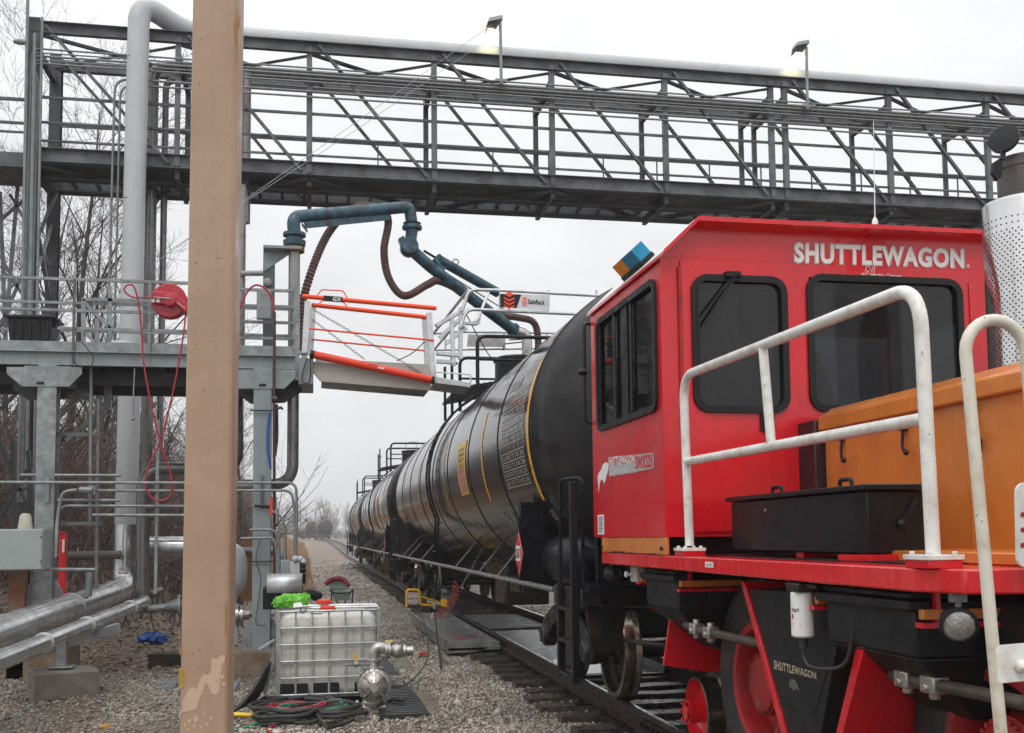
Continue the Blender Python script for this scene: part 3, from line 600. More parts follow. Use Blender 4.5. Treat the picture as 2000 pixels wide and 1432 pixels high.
    # ladders over the belly
    for sx in (-1, 1):
        b = MB(); yy = (YM-.22, YM+.22)
        def lp(a, y, r): return V(XC+sx*r*math.cos(a), y, ZC+r*math.sin(a))
        for y in yy:
            pts = [V(XC+sx*(TR-.02), y, .52)]+[lp(a, y, TR+.09) for a in [(-.45+1.5*k/10) for k in range(11)]]
            b.tube(pts, .02, 6)
        for k in range(14):
            a = -.5+1.52*k/13; b.tube([lp(a, yy[0], TR+.09), lp(a, yy[1], TR+.09)], .013, 5)
        for zz in (.62, .95, 1.3): b.tube([V(XC+sx*(TR-.02), yy[0], zz), V(XC+sx*(TR-.02), yy[1], zz)], .014, 5)
        P('ladder', b, blackp, root)
    # top fittings
    zt = ZC+TR
    b = MB(); b.lathe(V(XC, YM, zt-.15), V(0,0,1), [(.43,0),(.43,.68),(.46,.68),(.46,.73),(.40,.76),(.001,.78)], 28); hd = P('fittings_housing', b, blackp, root)
    b = MB(); b.tube([V(XC-.3, YM-.1, zt+.72), V(XC-.28, YM-.1, zt+.84), V(XC+.2, YM-.1, zt+.9)], .014, 5); b.tube([V(XC+.1, YM-.2, zt+.7), V(XC+.12, YM-.2, zt+.92), V(XC-.2, YM-.2, zt+.9)], .014, 5); b.ball(V(XC+.25, YM-.38, zt+.35), .03, 5)
    P('latch', b, galv, hd)
    b = MB()
    for sx in (-1, 1):
        for i in range(8): xx = XC+sx*(.62+.62*i/7); b.bx(xx-.012, xx+.012, YM-1.1, YM+1.1, zt-.02-.012*i*1.3, zt+.02-.012*i*1.3)
        for i in range(12): yy = YM-1.1+2.2*i/11; b.bar(V(XC+sx*.6, yy, zt-.0), V(XC+sx*1.26, yy, zt-.12), .02, .03)
    P('top_platform', b, blackp, root)
    for sy in (-1, 1):
        b = MB(); y = YM+sy*1.1
        b.tube(fillet([V(XC-.92, y, zt-.25), V(XC-.92, y, zt+.78), V(XC+.92, y, zt+.78), V(XC+.92, y, zt-.25)], .16, 6), .033, 8)
        b.tube([V(XC-.92, y, zt+.38), V(XC+.92, y, zt+.38)], .024, 6); P('top_railing', b, blackp, root)
    for sx in (-1, 1):
        b = MB(); x = XC+sx*1.28
        for sy in (-.5, .5): b.tube([V(x, YM+sy, zt-.5), V(x, YM+sy, zt+.5)], .026, 6)
        b.tube(fillet([V(x, YM-1.1, zt+.3), V(x, YM-.5, zt+.4), V(x, YM-.5, zt+.62)], .1), .024, 6); P('ladder_rail', b, blackp, root)
    return root
t1 = make_tank()
PITCH_CAR = 20.7
for k, lab in ((1, 'second black tank car in the train, between the nearest tank car and the hindmost one'), (2, 'hindmost tank car of the coupled train, farthest from the red rail car mover')):
    c = copy_tree(t1, (0, PITCH_CAR*k, 0)); c['label'] = lab
    if k == 1:
        for ch in c.children:
            if ch.name.startswith('tank_shell'):
                ch.data = ch.data.copy(); ch.data.materials[0] = tankbrn
for px_, Y, rot, lab in ((630, 232, .06, 'lone dark tank car standing far down the track in the haze'), (598, 252, .17, 'hazy tank car coupled behind the lone one far down the track'), (570, 271, .24, 'last hazy tank car, farthest away at the trees')):
    c = copy_tree(t1); q = PY(px_, 1040, Y); c.location = (q.x, Y, tz(Y)); c.rotation_euler.z = rot; c['label'] = lab; c['group'] = 'tank cars far down the track'
# hopper cars far right
def hopper(x, y, lab):
    r = T('hopper_car', lab, 'rail car', (x, y, .37), 'pale hopper cars far down the track')
    b = MB(); b.prism([V(x-1.5, y-7, 2.0), V(x-1.5, y+7, 2.0), V(x-1.5, y+7.5, 2.6), V(x-1.5, y+7.5, 4.6), V(x-1.5, y-7.5, 4.6), V(x-1.5, y-7.5, 2.6)], (3,0,0))
    for i in range(12): b.bx(x-1.56, x-1.5, y-6.6+1.2*i-.05, y-6.6+1.2*i+.05, 2.0, 4.6)
    P('hopper_body', b, cream, r, .05)
    b = MB()
    for q in (-4, 0, 4): b.hexa([V(x-.5,y+q-.4,1.0),V(x+.5,y+q-.4,1.0),V(x+.5,y+q+.4,1.0),V(x-.5,y+q+.4,1.0),V(x-1.4,y+q-1.8,2),V(x+1.4,y+q-1.8,2),V(x+1.4,y+q+1.8,2),V(x-1.4,y+q+1.8,2)])
    P('discharge_chute', b, cream, r)
    b = MB()
    for q in (-5.5, 5.5):
        for d in (-.8, .8):
            for s_ in (-.75, .75): b.cyl(V(x+s_-.06, y+q+d, .83), V(x+s_+.06, y+q+d, .83), .46, 16)
        b.bx(x-1.1, x+1.1, y+q-1.3, y+q+1.3, .7, 1.2)
    b.bx(x-.3, x+.3, y-8, y+8, 1.1, 1.5); P('truck', b, blackgal, r)
    return r
h0 = hopper(12.05, 240, 'pale cream hopper car beside the lone far tank car')
for k in (1,): copy_tree(h0, (0, 17*k, 0))['label'] = 'second pale cream hopper car, farther off behind the first'
# ------------------------------------------------------------------ red rail car mover
def rrect(bl, br, tr, tl, r, seg=5, grow=0.):
    w = (br-bl).length; h = (tl-bl).length; ux = grow/w; uy = grow/h; pts = []
    rr = r+grow
    for cx_, cy_, a0 in ((rr-grow, rr-grow, 180), (w-rr+grow, rr-grow, 270), (w-rr+grow, h-rr+grow, 0), (rr-grow, h-rr+grow, 90)):
        for k in range(seg+1):
            a = R_(a0+90*k/seg); x = cx_+rr*math.cos(a); y = cy_+rr*math.sin(a); u, v = x/w, y/h
            pts.append(lerp(lerp(bl, br, u), lerp(tl, tr, u), v))
    return pts
XL, XR = 2.2, 5.04; YF, YB = 6.42, 8.17; ZB = 1.545
L = T('rail_car_mover', 'bright red rail car mover with wide cab, orange engine hood and white handrails', 'rail car mover', (3.62, 5.7, 0))
# deck
b = MB(); z0, z1 = 1.338, 1.428
b.prism([V(XL,7.95,z0), V(XL,3.62,z0), V(XL+.08,3.40,z0), V(XL+.3,3.33,z0), V(XR,3.33,z0), V(XR,7.95,z0)], (0,0,z1-z0))
dk = P('deck', b, M('dripping_red_deck_paint', (.66,.010,.018), .22, 0, .06, 3., .02, 8, coat=.4, streak=.5, streak_c=(.72,.075,.07), dirt=(.44,.008,.012), dirt_amt=.15, dirt_scale=4), L, .008)
b = MB(); b.bx(2.38, 2.98, 3.9, 6.4, z1-.001, z1+.006); P('tread_plate', b, blackp, dk)
P('cab_gap_fill', MB().bx(XL+.06, XR-.06, 6.62, 7.9, z1+.001, ZB-.002), blackp, L); b = MB().bx(XL+.004, XL+.035, 6.45, 7.90, z1+.002, ZB-.003); b.bx(XL-.002, XL+.02, 6.42, 6.45, z1+.002, ZB-.003).bx(XL-.002, XL+.02, 7.90, 7.94, z1+.002, ZB-.003); ks = P('cab_skirt', b, orange, L, .004)  # black fill box added to give the gap under the cab its shade
P('peeling_edge', MB().prism([V(XL+.001, 6.5+.05*i, z1+.003+(.012*random.random() if 0 < i < 27 else 0)) for i in range(28)]+[V(XL+.001, 7.9, z1+.001), V(XL+.001, 6.5, z1+.001)], (.002,0,0)), blackp, ks)
P('skirt_bolt', MB().cyl(V(XL, 6.5, 1.47), V(XL-.012, 6.5, 1.47), .014, 6).cyl(V(XL, 7.92, 1.47), V(XL-.012, 7.92, 1.47), .014, 6), blackp, ks)
# cab shell as a hollow box with real window openings
def wall(mb, bl, br, tr, tl, holes, thick):   # wall with rectangular-ish openings: strips around each hole (holes ordered along u)
    f = quad_map(bl, br, tl, tr); ex = Vector(thick); u0 = 0
    for h in holes + [None]:
        u1 = h[0] if h else 1
        if u1 > u0: mb.prism([f(u0,0), f(u1,0), f(u1,1), f(u0,1)], ex)
        if h:
            mb.prism([f(h[0],0), f(h[1],0), f(h[1],h[2]), f(h[0],h[2])], ex); mb.prism([f(h[0],h[3]), f(h[1],h[3]), f(h[1],1), f(h[0],1)], ex); u0 = h[1]
def inv(bl, br, tl, p): w = br-bl; h = tl-bl; return (p-bl).dot(w)/w.length_squared, (p-bl).dot(h)/h.length_squared
FB, FBR, FT, FTR = V(XL,YF,ZB), V(XR,YF,ZB), V(XL,YF,3.36), V(XR,YF,3.36)
dwin = [PY(x, y, YF) for x, y in ((1360,801),(1533,801),(1528,548),(1352,545))]
bwin = [PY(x, y, YF) for x, y in ((1588,800),(1882,800),(1870,551),(1578,543))]
# square them up on the wall
def squared(q): 
    xs = [p.x for p in q]; zs = [p.z for p in q]; Y = q[0].y; x0, x1 = (xs[0]+xs[3])/2, (xs[1]+xs[2])/2; za, zb = (zs[0]+zs[1])/2, (zs[2]+zs[3])/2
    return [V(x0,Y,za), V(x1,Y,za), V(x1,Y,zb), V(x0,Y,zb)]
dwin, bwin = squared(dwin), squared(bwin)
sw = [PX(x, y, XL) for x, y in ((1173,838),(1284,797),(1281,548),(1167,632))]
y0s, y1s, z0s, z1s = (sw[1].y+sw[2].y)/2, (sw[0].y+sw[3].y)/2, (sw[0].z+sw[1].z)/2, (sw[2].z+sw[3].z)/2
swin = [V(XL,y1s,z0s), V(XL,y0s,z0s), V(XL,y0s,z1s), V(XL,y1s,z1s)]
b = MB(); hs = []
for q in (dwin, bwin): a = inv(FB, FBR, FT, q[0]); c = inv(FB, FBR, FT, q[2]); hs.append((a[0], c[0], a[1], c[1]))
wall(b, FB, FBR, FTR, FT, hs, (0,.05,0))
SB, SBR, ST, STR = V(XL,YB,ZB), V(XL,YF+.0501,ZB), V(XL,YB,3.36), V(XL,YF+.0501,3.36)
a = inv(SB, SBR, ST, swin[0]); c = inv(SB, SBR, ST, swin[2]); wall(b, SB, SBR, STR, ST, [(a[0], c[0], a[1], c[1])], (.05,0,0))
# right side and back with big openings (light comes through the cab)
wall(b, V(XR,YB,ZB), V(XR,YF+.0501,ZB), V(XR,YF+.0501,3.36), V(XR,YB,3.36), [(.12,.88,.5,.92)], (-.05,0,0))
wall(b, V(XL+.0501,YB,ZB), V(XR-.0501,YB,ZB), V(XR-.0501,YB,3.36), V(XL+.0501,YB,3.36), [(.06,.34,.42,.92),(.42,.94,.5,.92)], (0,-.05,0))
b.bx(XL+.0501, XR-.0501, YF+.0501, YB-.0501, ZB, ZB+.04)
# gables above the eaves
for ya, yb in ((YF, YF+.05), (YB-.05, YB)): b.prism([V(XL,ya,3.361), V(XR,ya,3.361), V(XR-.21,ya,3.562), V(XL+.21,ya,3.562)], (0, yb-ya, 0))
cab = P('cab_body', b, red, L)
YT = YF-.12; b = MB()
b.prism([V(XL-.015,YT+.001,3.362), V(XL+.225,YT+.001,3.594), V(XL+.225,YB+.05,3.594), V(XL-.015,YB+.05,3.362)], (0,0,.012)); b.prism([V(XR+.015,YT+.001,3.362), V(XR-.225,YT+.001,3.594), V(XR-.225,YB+.05,3.594), V(XR+.015,YB+.05,3.362)], (0,0,.012))
b.bx(XL+.2251, XR-.2251, YT+.001, YB+.05, 3.592, 3.606)
rf = P('roof', b, whited, L)
b = MB(); gA = [(XL,3.352),(XL+.21,3.555),(XR-.21,3.555),(XR,3.352)]; gB = [(XL-.015,3.352),(XL+.225,3.582),(XR-.225,3.582),(XR+.015,3.352)]
for i in range(3): b.hexa([V(gA[i][0],YF-.001,gA[i][1]), V(gA[i+1][0],YF-.001,gA[i+1][1]), V(gB[i+1][0],YT,gB[i+1][1]), V(gB[i][0],YT,gB[i][1]), V(gA[i][0],YF-.001,gA[i][1]+.008), V(gA[i+1][0],YF-.001,gA[i+1][1]+.008), V(gB[i+1][0],YT,gB[i+1][1]+.008), V(gB[i][0],YT,gB[i][1]+.008)])
b.prism([V(gB[i][0],YT-.004,gB[i][1]-.004) for i in (0,1,2,3)]+[V(gB[i][0],YT-.004,gB[i][1]+.026) for i in (3,2,1,0)], (0,.004,0))
b.prism([V(XL-.022,YT,3.34), V(XL-.022,YB+.05,3.34), V(XL-.016,YB+.05,3.366), V(XL-.016,YT,3.366)], (.006,0,0))
P('roof_visor', b, red, rf)
def window(q, nrm, r, gm, name='window', mull=()):
    o = P(name, MB().ring(rrect(*q, r, 6, .022), rrect(*q, r, 6, -.022), nrm*.022), blackmatte, L); 
    q2 = [p-nrm*.012 for p in q]
    P('pane', MB().prism(rrect(*q2, r, 6, -.01), nrm*-.006), gm, o)
    for a_, w_ in mull:
        f = quad_map(q[0], q[1], q[3], q[2]); P('sash_bar', MB().prism([f(a_,.03), f(a_+w_,.03), f(a_+w_,.97), f(a_,.97)], nrm*.010), blackmatte, o)
    return o
door = P('door', MB().ring(rrect(V(dwin[0].x-.09,YF-.001,ZB+.03), V(PY(1560,800,YF).x,YF-.001,ZB+.03), V(PY(1560,800,YF).x,YF-.001,3.35), V(dwin[0].x-.09,YF-.001,3.35), .02), rrect(*[p+V(0,-.001,0) for p in dwin], .09), (0,-.014,0)), red, L, .004)
# fallback count guard: loops share the same point count (6*4)
window([p+V(0,-.016,0) for p in dwin], V(0,-1,0), .09, glass)
wb = window(bwin, V(0,-1,0), .09, glass)
ws = window(swin, V(-1,0,0), .07, glass2, mull=((.30,.045),(.46,.10),(.60,.03),(.03,.02)))
hx = dwin[0].x-.095
b = MB(); b.cyl(V(hx,YF-.016,2.2), V(hx,YF-.016,3.3), .010, 8)
for i in range(26): b.cyl(V(hx,YF-.016,2.22+.042*i), V(hx,YF-.016,2.25+.042*i), .013, 8)
P('hinge', b, reddk, door)
hp = PY(1495, 826, YF); b = MB(); b.ring(rrect(hp+V(-.045,-.02,-.06), hp+V(.05,-.02,-.06), hp+V(.05,-.02,.06), hp+V(-.045,-.02,.06), .015), rrect(hp+V(-.03,-.02,-.045), hp+V(.035,-.02,-.045), hp+V(.035,-.02,.045), hp+V(-.03,-.02,.045), .01), (0,-.014,0)); b.bx(hp.x-.03, hp.x+.035, hp.y-.018, hp.y-.016, hp.z-.045, hp.z+.045); b.bx(hp.x-.02, hp.x+.01, hp.y-.034, hp.y-.02, hp.z-.03, hp.z+.035)
P('door_handle', b, blackmatte, door)
b = MB(); wa, wb_, wc = PY(1440,537,YF-.06), PY(1368,642,YF-.04), PY(1418,545,YF-.06)
b.bar(wa, wb_, .018, .012); b.bar(wa+V(-.03,0,-.01), wb_+V(-.0,0,.07), .010, .012); b.bar(PY(1362,560,YF-.035), PY(1366,690,YF-.035), .014, .016); b.ball(wa, .026, 6); b.bx(wc.x-.0, wa.x+.02, wa.y-.015, YF-.016, wa.z-.015, wa.z+.02)
P('wiper', b, blackmatte, door)
P('corner_trim', MB().bx(PY(1897,700,YF).x, PY(1925,700,YF).x, YF-.012, YF, 2.1, 3.27), red, L, .004)
# interior: seat, console
b = MB(); b.bx(3.3, 3.8, 7.2, 7.7, 1.6, 2.1).bx(3.3, 3.8, 7.7, 7.85, 2.05, 2.75); P('seat', b, blackmatte, cab, .05)
b = MB(); b.bx(3.2, 4.0, 6.65, 7.0, 1.6, 2.38); P('console', b, reddk, cab, .03)
# lettering on the end wall
def ln(mb, body, bl, br, tl, tr, Y, bold=0, off=0, shear=0): text_on(mb, body, quad_map(*[PY(*p, Y)+V(0,-off,0) for p in (bl, br, tl, tr)]), bold, shear)
b = MB(); b.m(0); ln(b, 'SHUTTLEWAGON', (1549,515.5), (1884,526.5), (1549,472.5), (1883.5,485), YF, .062, .004)
b.m(1); ln(b, 'SHUTTLEWAGON', (1551.5,513.5), (1881.5,524.5), (1551.5,475), (1881,487.5), YF, .035, .006)
P('lettering', b, [greyd, whited], L)
b = MB(); ln(b, 'A', (1681,538.5), (1687,538.8), (1682.5,533), (1686,533), YF, .02, .004, .2); ln(b, 'Nordco, Company', (1699,541.5), (1761,545), (1700.5,533), (1762,536.5), YF, .012, .004, .2)
P('lettering', b, whited, L)
def P2(x, y, o=.004): return PY(x, y, YF)+V(0,-o,0)
b = MB(); N_ = [(1688.5,538.5),(1691.5,520.5),(1696,520.7),(1702.5,531),(1704.5,521),(1708.5,521.2),(1705.2,540),(1701,539.7),(1694.3,528.8),(1692.4,538.8)]
for i in range(len(N_)): b.bar(P2(*N_[i]), P2(*N_[(i+1) % len(N_)]), .003, .003)
P('emblem', b, whited, L)
b = MB(); rc = P2(1889.5, 520); b.m(0).lathe(rc, V(0,-1,0), [(.012,0),(.012,.002),(.001,.0021)], 16); b.m(1); text_on(b, 'R', quad_map(rc+V(-.006,-.004,-.007), rc+V(.006,-.004,-.007), rc+V(-.006,-.004,.007), rc+V(.006,-.004,.007)), .02); P('trademark', b, [whited, reddk], L)
# side decal
def Q(x, y, o=.003): return PX(x, y, XL)+V(-o,0,0)
b = MB(); b.m(0).prism(rrect(Q(1190,931,.002), Q(1246,922,.002), Q(1246,903,.002), Q(1190,910,.002), .02), (-.001,0,0)); b.prism(rrect(Q(1240,922,.002), Q(1277.5,915.5,.002), Q(1277.5,884,.002), Q(1240,889,.002), .03), (-.0015,0,0))
b.m(1); text_on(b, 'SHUTTLEWAGON', quad_map(Q(1189,910), Q(1239,905), Q(1189,893), Q(1239,887.5)), .035)
text_on(b, 'Commander', quad_map(Q(1193,928,.005), Q(1231,921,.005), Q(1193,913,.005), Q(1231,908,.005)), .0, .35); b.prism([Q(1231,920,.004), Q(1246,918,.004), Q(1246,917,.004), Q(1231,919,.004)], (-.001,0,0))
b.m(2); text_on(b, 'SWX525', quad_map(Q(1242,917,.006), Q(1275.5,912.5,.006), Q(1242,891.5,.006), Q(1275.5,886,.006)), .03, .1)
P('decal', b, [greyd, whited, redd], L)
b = MB(); horse = [(1170,962),(1169,945),(1168,932),(1170,924),(1175,917),(1178,908),(1182,904),(1186,903),(1188.5,908),(1189,915),(1188,922),(1185.5,928),(1184.5,934),(1182,943),(1179.5,944),(1178.5,938),(1175,937),(1172.5,942),(1171.5,950)]
b.prism([Q(x, y, .002) for x, y in horse], (-.0015,0,0)); P('emblem', b, whited, L)
b = MB(); b.m(0).prism([Q(1168.5,1044,.002), Q(1180.5,1044,.002), Q(1180,1005,.002), Q(1168,1006,.002)], (-.001,0,0)); b.m(1)
for k in range(9): b.prism([Q(1170,1010+3.6*k,.0035), Q(1179-(k % 3),1010+3.6*k,.0035), Q(1179-(k % 3),1011.5+3.6*k,.0035), Q(1170,1011.5+3.6*k,.0035)], (-.0005,0,0))
P('sticker', b, [whited, blackp], L)
# beacon on the sloping roof edge
ba, bb_ = V(2.26,7.30,3.46), V(2.26,6.84,3.46); up = V(-.68,0,.73)
def ribbed(mb, p, q):
    n = 12
    for i in range(n):
        a, c = lerp(p, q, i/n), lerp(p, q, (i+.86)/n); mb.bar(a, c, .105, .105, up); mb.bar(lerp(p, q, (i+.8)/n), lerp(p, q, (i+1)/n), .098, .098, up)
mbx = ba+up*.075; mby = bb_+up*.075; mid = lerp(mbx, mby, .48)
bc = P('beacon_base', MB().bar(ba, bb_, .12, .05, up), blackmatte, L)
b = MB(); ribbed(b, mbx, mid); P('amber_lens', b, amber, bc); b = MB(); ribbed(b, mid, mby); P('blue_lens', b, blue_l, bc)
b = MB(); a0 = PY(1709,438,YF-.1); a0.z = 3.612; a1 = PY(1706,236,YF-.1); b.tube([a0, lerp(a0,a1,.5), a1], [.0045,.003,.002], 6); b.lathe(a0, V(0,0,1), [(.02,0),(.018,.03),(.008,.05),(.001,.05)], 10); P('antenna', b, whited, L)
b = MB(); b.tube(fillet([PY(1164,640,8.2), PY(1141,628,8.2), PY(1142,825,8.2), PY(1166,829,8.2)], .08), .014, 8); b.ball(PY(1138,727,8.2), .035, 6, (1.2,1,.8)); P('grab_rail', b, blackp, L)
# hood between the cab and the near end
HX, HX2 = 3.18, 4.20; HY0, HY1 = 2.6, 6.18
b = MB().bx(HX, HX2, HY0, HY1-.02, 1.44, 2.21); hood = P('hood', b, orange, L, .012)
b = MB().prism([V(HX-.035,HY0,2.20), V(HX-.035,HY0,2.29), V(HX+.06,HY0,2.35), V(HX2-.06,HY0,2.35), V(HX2+.035,HY0,2.29), V(HX2+.035,HY0,2.20)], (0,HY1-HY0,0)); P('hood_lid', b, orange, hood, .012)
b = MB().bx(HX-.008, HX-.0, 5.86, 5.89, 1.46, 2.19).bx(HX-.006, HX, 4.66, 4.68, 1.46, 2.19).bx(HX-.006, HX, 3.78, 3.8, 1.46, 2.19); P('panel_seam', b, orange, hood)
b = MB().bx(2.62, 3.2, 3.36, 4.6, z1+.002, z1+.05); P('hood_sill', b, orange, hood, .006)
P('bellows', MB().bx(HX-.06, HX2+.06, HY1, YF-.002, 1.46, 2.28), M('dark_maroon_panel', (.035,.012,.015), .5, 0, .3), L, .01)
for x, y in ((1650,858), (1770,838), (1905,803)):
    q = PX(x, y, HX); b = MB(); b.tube(fillet([q+V(-.02,0,0), q+V(-.03,0,-.10), q+V(-.05,-.06,-.13)], .03), .010, 6); b.bx(q.x-.03, q.x, q.y-.02, q.y+.02, q.z-.01, q.z+.035); b.ball(q+V(-.05,-.07,-.135), .016, 5); P('hood_latch', b, blackmatte, hood)
q = PX(1915,868,HX); P('hood_latch', MB().bx(q.x-.03, q.x, q.y-.015, q.y+.015, q.z-.03, q.z+.03), blackmatte, hood, .006)
# muffler
mr_ = .243; mc = V(PY(1939,560,5.5).x+mr_,5.5,2.3); mh = PY(1920,400,5.5).z-2.3
b = MB(); b.m(0).lathe(mc, V(0,0,1), [(mr_,0),(mr_,mh),(.235,mh+.02),(.15,mh+.03)], 48); b.m(1)
for i in range(58):
    z = .04+.0185*i
    if z > mh-.05: break
    if i in (54, 56): continue
    for k in range(46):
        a = 2*math.pi*(k+.5*(i % 2))/46; c = mc+V(math.cos(a)*(mr_+.001), math.sin(a)*(mr_+.001), z); n_ = V(math.cos(a), math.sin(a), 0); t_ = V(-n_.y, n_.x, 0)
        b.poly([c+t_*.0052*math.cos(w)+V(0,0,1)*.0052*math.sin(w) for w in [j*math.pi/3 for j in range(6)]])
mf = P('muffler_shield', b, [M('polished_perforated_steel', (.60,.60,.595), .17, .9, .12, 3., .03, 8), blackmatte], L)
b = MB(); b.lathe(mc, V(0,0,1), [(.15,mh-.1),(.15,mh+.22),(.158,mh+.225),(.158,mh+.25),(.15,mh+.255),(.15,mh+.29),(.138,mh+.29),(.138,mh+.15)], 32); P('exhaust_pipe', b, M('sooty_exhaust_pipe', (.10,.09,.088), .5, .4, .3, 9.), mf)
rc = PY(1961,272,5.42); ax = V(-.80,-.55,.25).normalized(); b = MB(); b.lathe(rc, ax, [(.001,-.012),(.088,-.012),(.088,.012),(.001,.02)], 28); b.bar(rc, PY(1958,312,5.4), .03, .012); b.prism([PY(1940,318,5.4), PY(1958,306,5.4), PY(1957,345,5.4), PY(1949,352,5.4), PY(1938,338,5.4)], (0,.02,0)); P('rain_cap', b, blackp, mf)
# tool box on the walkway
tA, tB = PX(1430,1078,2.5), PX(1697,1090,2.5); TZ = PX(1690,946,2.5).z; bt = MB().bx(2.5, 2.80, tB.y, tA.y, 1.462, TZ-.03); tb = P('tool_box', bt, blackp, L, .008)
P('tool_box_lid', MB().bx(2.475, 2.82, tB.y-.03, tA.y+.03, TZ-.027, TZ), blackp, tb, .006)
for k in (.28, .78): yy = lerp(tB.y, tA.y, k); b = MB(); b.tube(fillet([V(2.64,yy+.06,TZ), V(2.64,yy+.06,TZ+.045), V(2.64,yy-.06,TZ+.045), V(2.64,yy-.06,TZ)], .02), .012, 6); P('lid_handle', b, blackmatte, tb)
yy = tB.y-.012; b = MB(); b.bar(V(2.66,yy,1.60), V(2.74,yy,1.71), .02, .02); b.ball(V(2.66,yy,1.60), .022, 6); b.bar(V(2.69,yy,1.65), V(2.77,yy,1.68), .03, .012); P('latch', b, blackmatte, tb)
P('box_foot', MB().bx(2.52, 2.78, tB.y+.7, tB.y+.78, z1, 1.461).bx(2.4, 2.8, tB.y-.05, tB.y+.1, z1, 1.4605), red, tb)
b = MB(); b.lathe(V(2.498, tA.y-.5, 1.69), V(-1,0,0), [(.012,0),(.01,.003),(.001,.004)], 10); P('bolt', b, galv, tb)
# handrails
def flange(x, y, name='rail_flange'):
    b = MB(); b.m(0).bx(x-.075, x+.075, y-.085, y+.085, z1+.03, z1+.05); b.m(1).bx(x-.07, x+.07, y-.08, y+.08, z1, z1+.03); b.m(0)
    for sx in (-.05, .05):
        for sy in (-.06, .06): b.cyl(V(x+sx,y+sy,z1+.05), V(x+sx,y+sy,z1+.062), .012, 6)
    return b
h1, h2 = PX(1347,1066,2.27), PX(1823,1088,2.27)
t1_, t2_ = PY(1334,735,h1.y), PY(1795,556,h2.y)
hr = P('handrail', MB().tube(fillet([h1, t1_, t2_, h2], .17, 9), .0275, 14), white, L)
m1, m2 = lerp(h1, t1_, (1066-903)/(1066-735.)), lerp(h2, t2_, (1088-820)/(1088-556.))
P('mid_rail', MB().tube([m1, m2], .026, 14), white, hr)
k_ = .455; P('rail_post', MB().tube([lerp(t1_, t2_, k_), lerp(m1, m2, k_+.02)], .024, 14), white, hr)
for hpt in (h1, h2): P('rail_flange', flange(hpt.x, hpt.y), [white, red], hr, .003)
# boarding ladder hoop
YH = 3.12; b = MB(); a = [PY(x, y, YH) for x, y in ((1966,1520),(1955,1432),(1886,690))]; e = PY(2004,690,YH); cc = (a[2]+e)/2; rr_ = (e-a[2]).length/2; arc = [cc+V(-math.cos(t)*rr_, 0, math.sin(t)*rr_*1.0) for t in [math.pi*k/12 for k in range(13)]]
lad = P('boarding_rail', b.tube(a[:2]+arc+[PY(2070,1432,YH)], .0205, 14), M('scuffed_cream_rail_paint', (.70,.665,.57), .4, 0, .06, 9., .05, 60, dirt=(.45,.36,.24), dirt_amt=.2, dirt_scale=9, speck=.9, speck_c=(.16,.10,.06)), L)
b = MB().prism(rrect(PY(1950,1335,YH-.02), PY(2060,1325,YH-.02), PY(2060,1252,YH-.02), PY(1944,1262,YH-.02), .012), (0,.015,0)); P('bracket', b, white, lad)
b = MB(); q = PY(1996,1302,YH-.03); b.ball(q, .022, 8); b.cyl(q+V(0,-.02,0), q+V(0,-.05,0), .016, 6); P('bracket_bolt', b, white, lad)
b = MB(); pl = [PY(1988,1108,3.28), PY(2080,1108,3.28), PY(2080,930,3.28), PY(1985,945,3.28)]; b.m(0).prism(rrect(*pl, .03), (0,.012,0)); b.m(1)
for yy in (1005, 1035, 1065): c = PY(1998,yy,3.277); b.lathe(c, V(0,-1,0), [(.009,0),(.001,.001)], 12)
P('perforated_plate', b, [white, reddk], L)
# running gear
for yc in (6.0, 3.72):
    for sx in (-1, 1):
        o = V(3.62+sx*1.02, yc, .66); A = V(sx,0,0)
        b = MB(); b.lathe(o, A, [(.36,-.38),(.56,-.40),(.635,-.36),(.655,-.28),(.655,-.10),(.63,-.03),(.56,.0),(.40,-.03),(.355,-.06)], 56); 
        tr_ = P('tyre', b, rubber, L)
        b = MB(); b.lathe(o, A, [(.36,-.06),(.375,-.02),(.36,-.005),(.325,-.012),(.31,-.05),(.305,-.16),(.18,-.17),(.165,-.17)], 48); P('rim', b, reddk, tr_)
        b = MB(); b.m(0).lathe(o, A, [(.185,-.17),(.185,-.05),(.165,-.045),(.16,-.03),(.145,-.022),(.001,-.020)], 36)
        for k in range(28): a = 2*math.pi*k/28; c = o+V(-sx*.045, .168*math.cos(a), .168*math.sin(a)); b.cyl(c, c+A*.02, .011, 6)
        P('hub', b, reddk, tr_)
    P('axle', MB().cyl(V(2.9,yc,.66), V(4.34,yc,.66), .12, 12), blackgal, L)
for yc in (7.52, 2.2):
    for sx in (-1, 1):
        o = V(3.62+sx*.7525, yc, .25); A = V(sx,0,0); b = MB()
        b.m(0).lathe(o, A, [(.001,.17),(.06,.17),(.065,.15),(.085,.15),(.085,.03),(.10,.0),(.20,-.01),(.225,.03),(.235,.085)], 36); b.m(1).lathe(o, A, [(.235,.085),(.25,.08),(.255,-.05),(.285,-.065),(.28,-.09),(.1,-.09)], 36)
        rw = P('guide_wheel', b, [red, wheelm], L)
        b = MB()
        for k in range(6): a = k*1.047; c = o+A*.165+V(0,.07*math.cos(a),.07*math.sin(a)); b.cyl(c, c+A*.02, .016, 6)
        P('hub_bolt', b, red, rw)
        P('wheel_arm', MB().bar(o+A*-.1+V(0,-.1,.05), o+A*-.1+V(0,-.5,.35), .08, .12), blackgal, rw)
b = MB(); b.bx(2.72, 4.52, 3.4, 7.9, .85, 1.336); b.bx(3.0, 4.24, 3.4, 7.9, .4, .85); P('chassis', b, blackgal, L, .02)
b = MB(); b.bx(3.4, 3.84, 7.9, 8.05, .7, 1.2); P('rear_coupler', b, blackgal, L, .02)
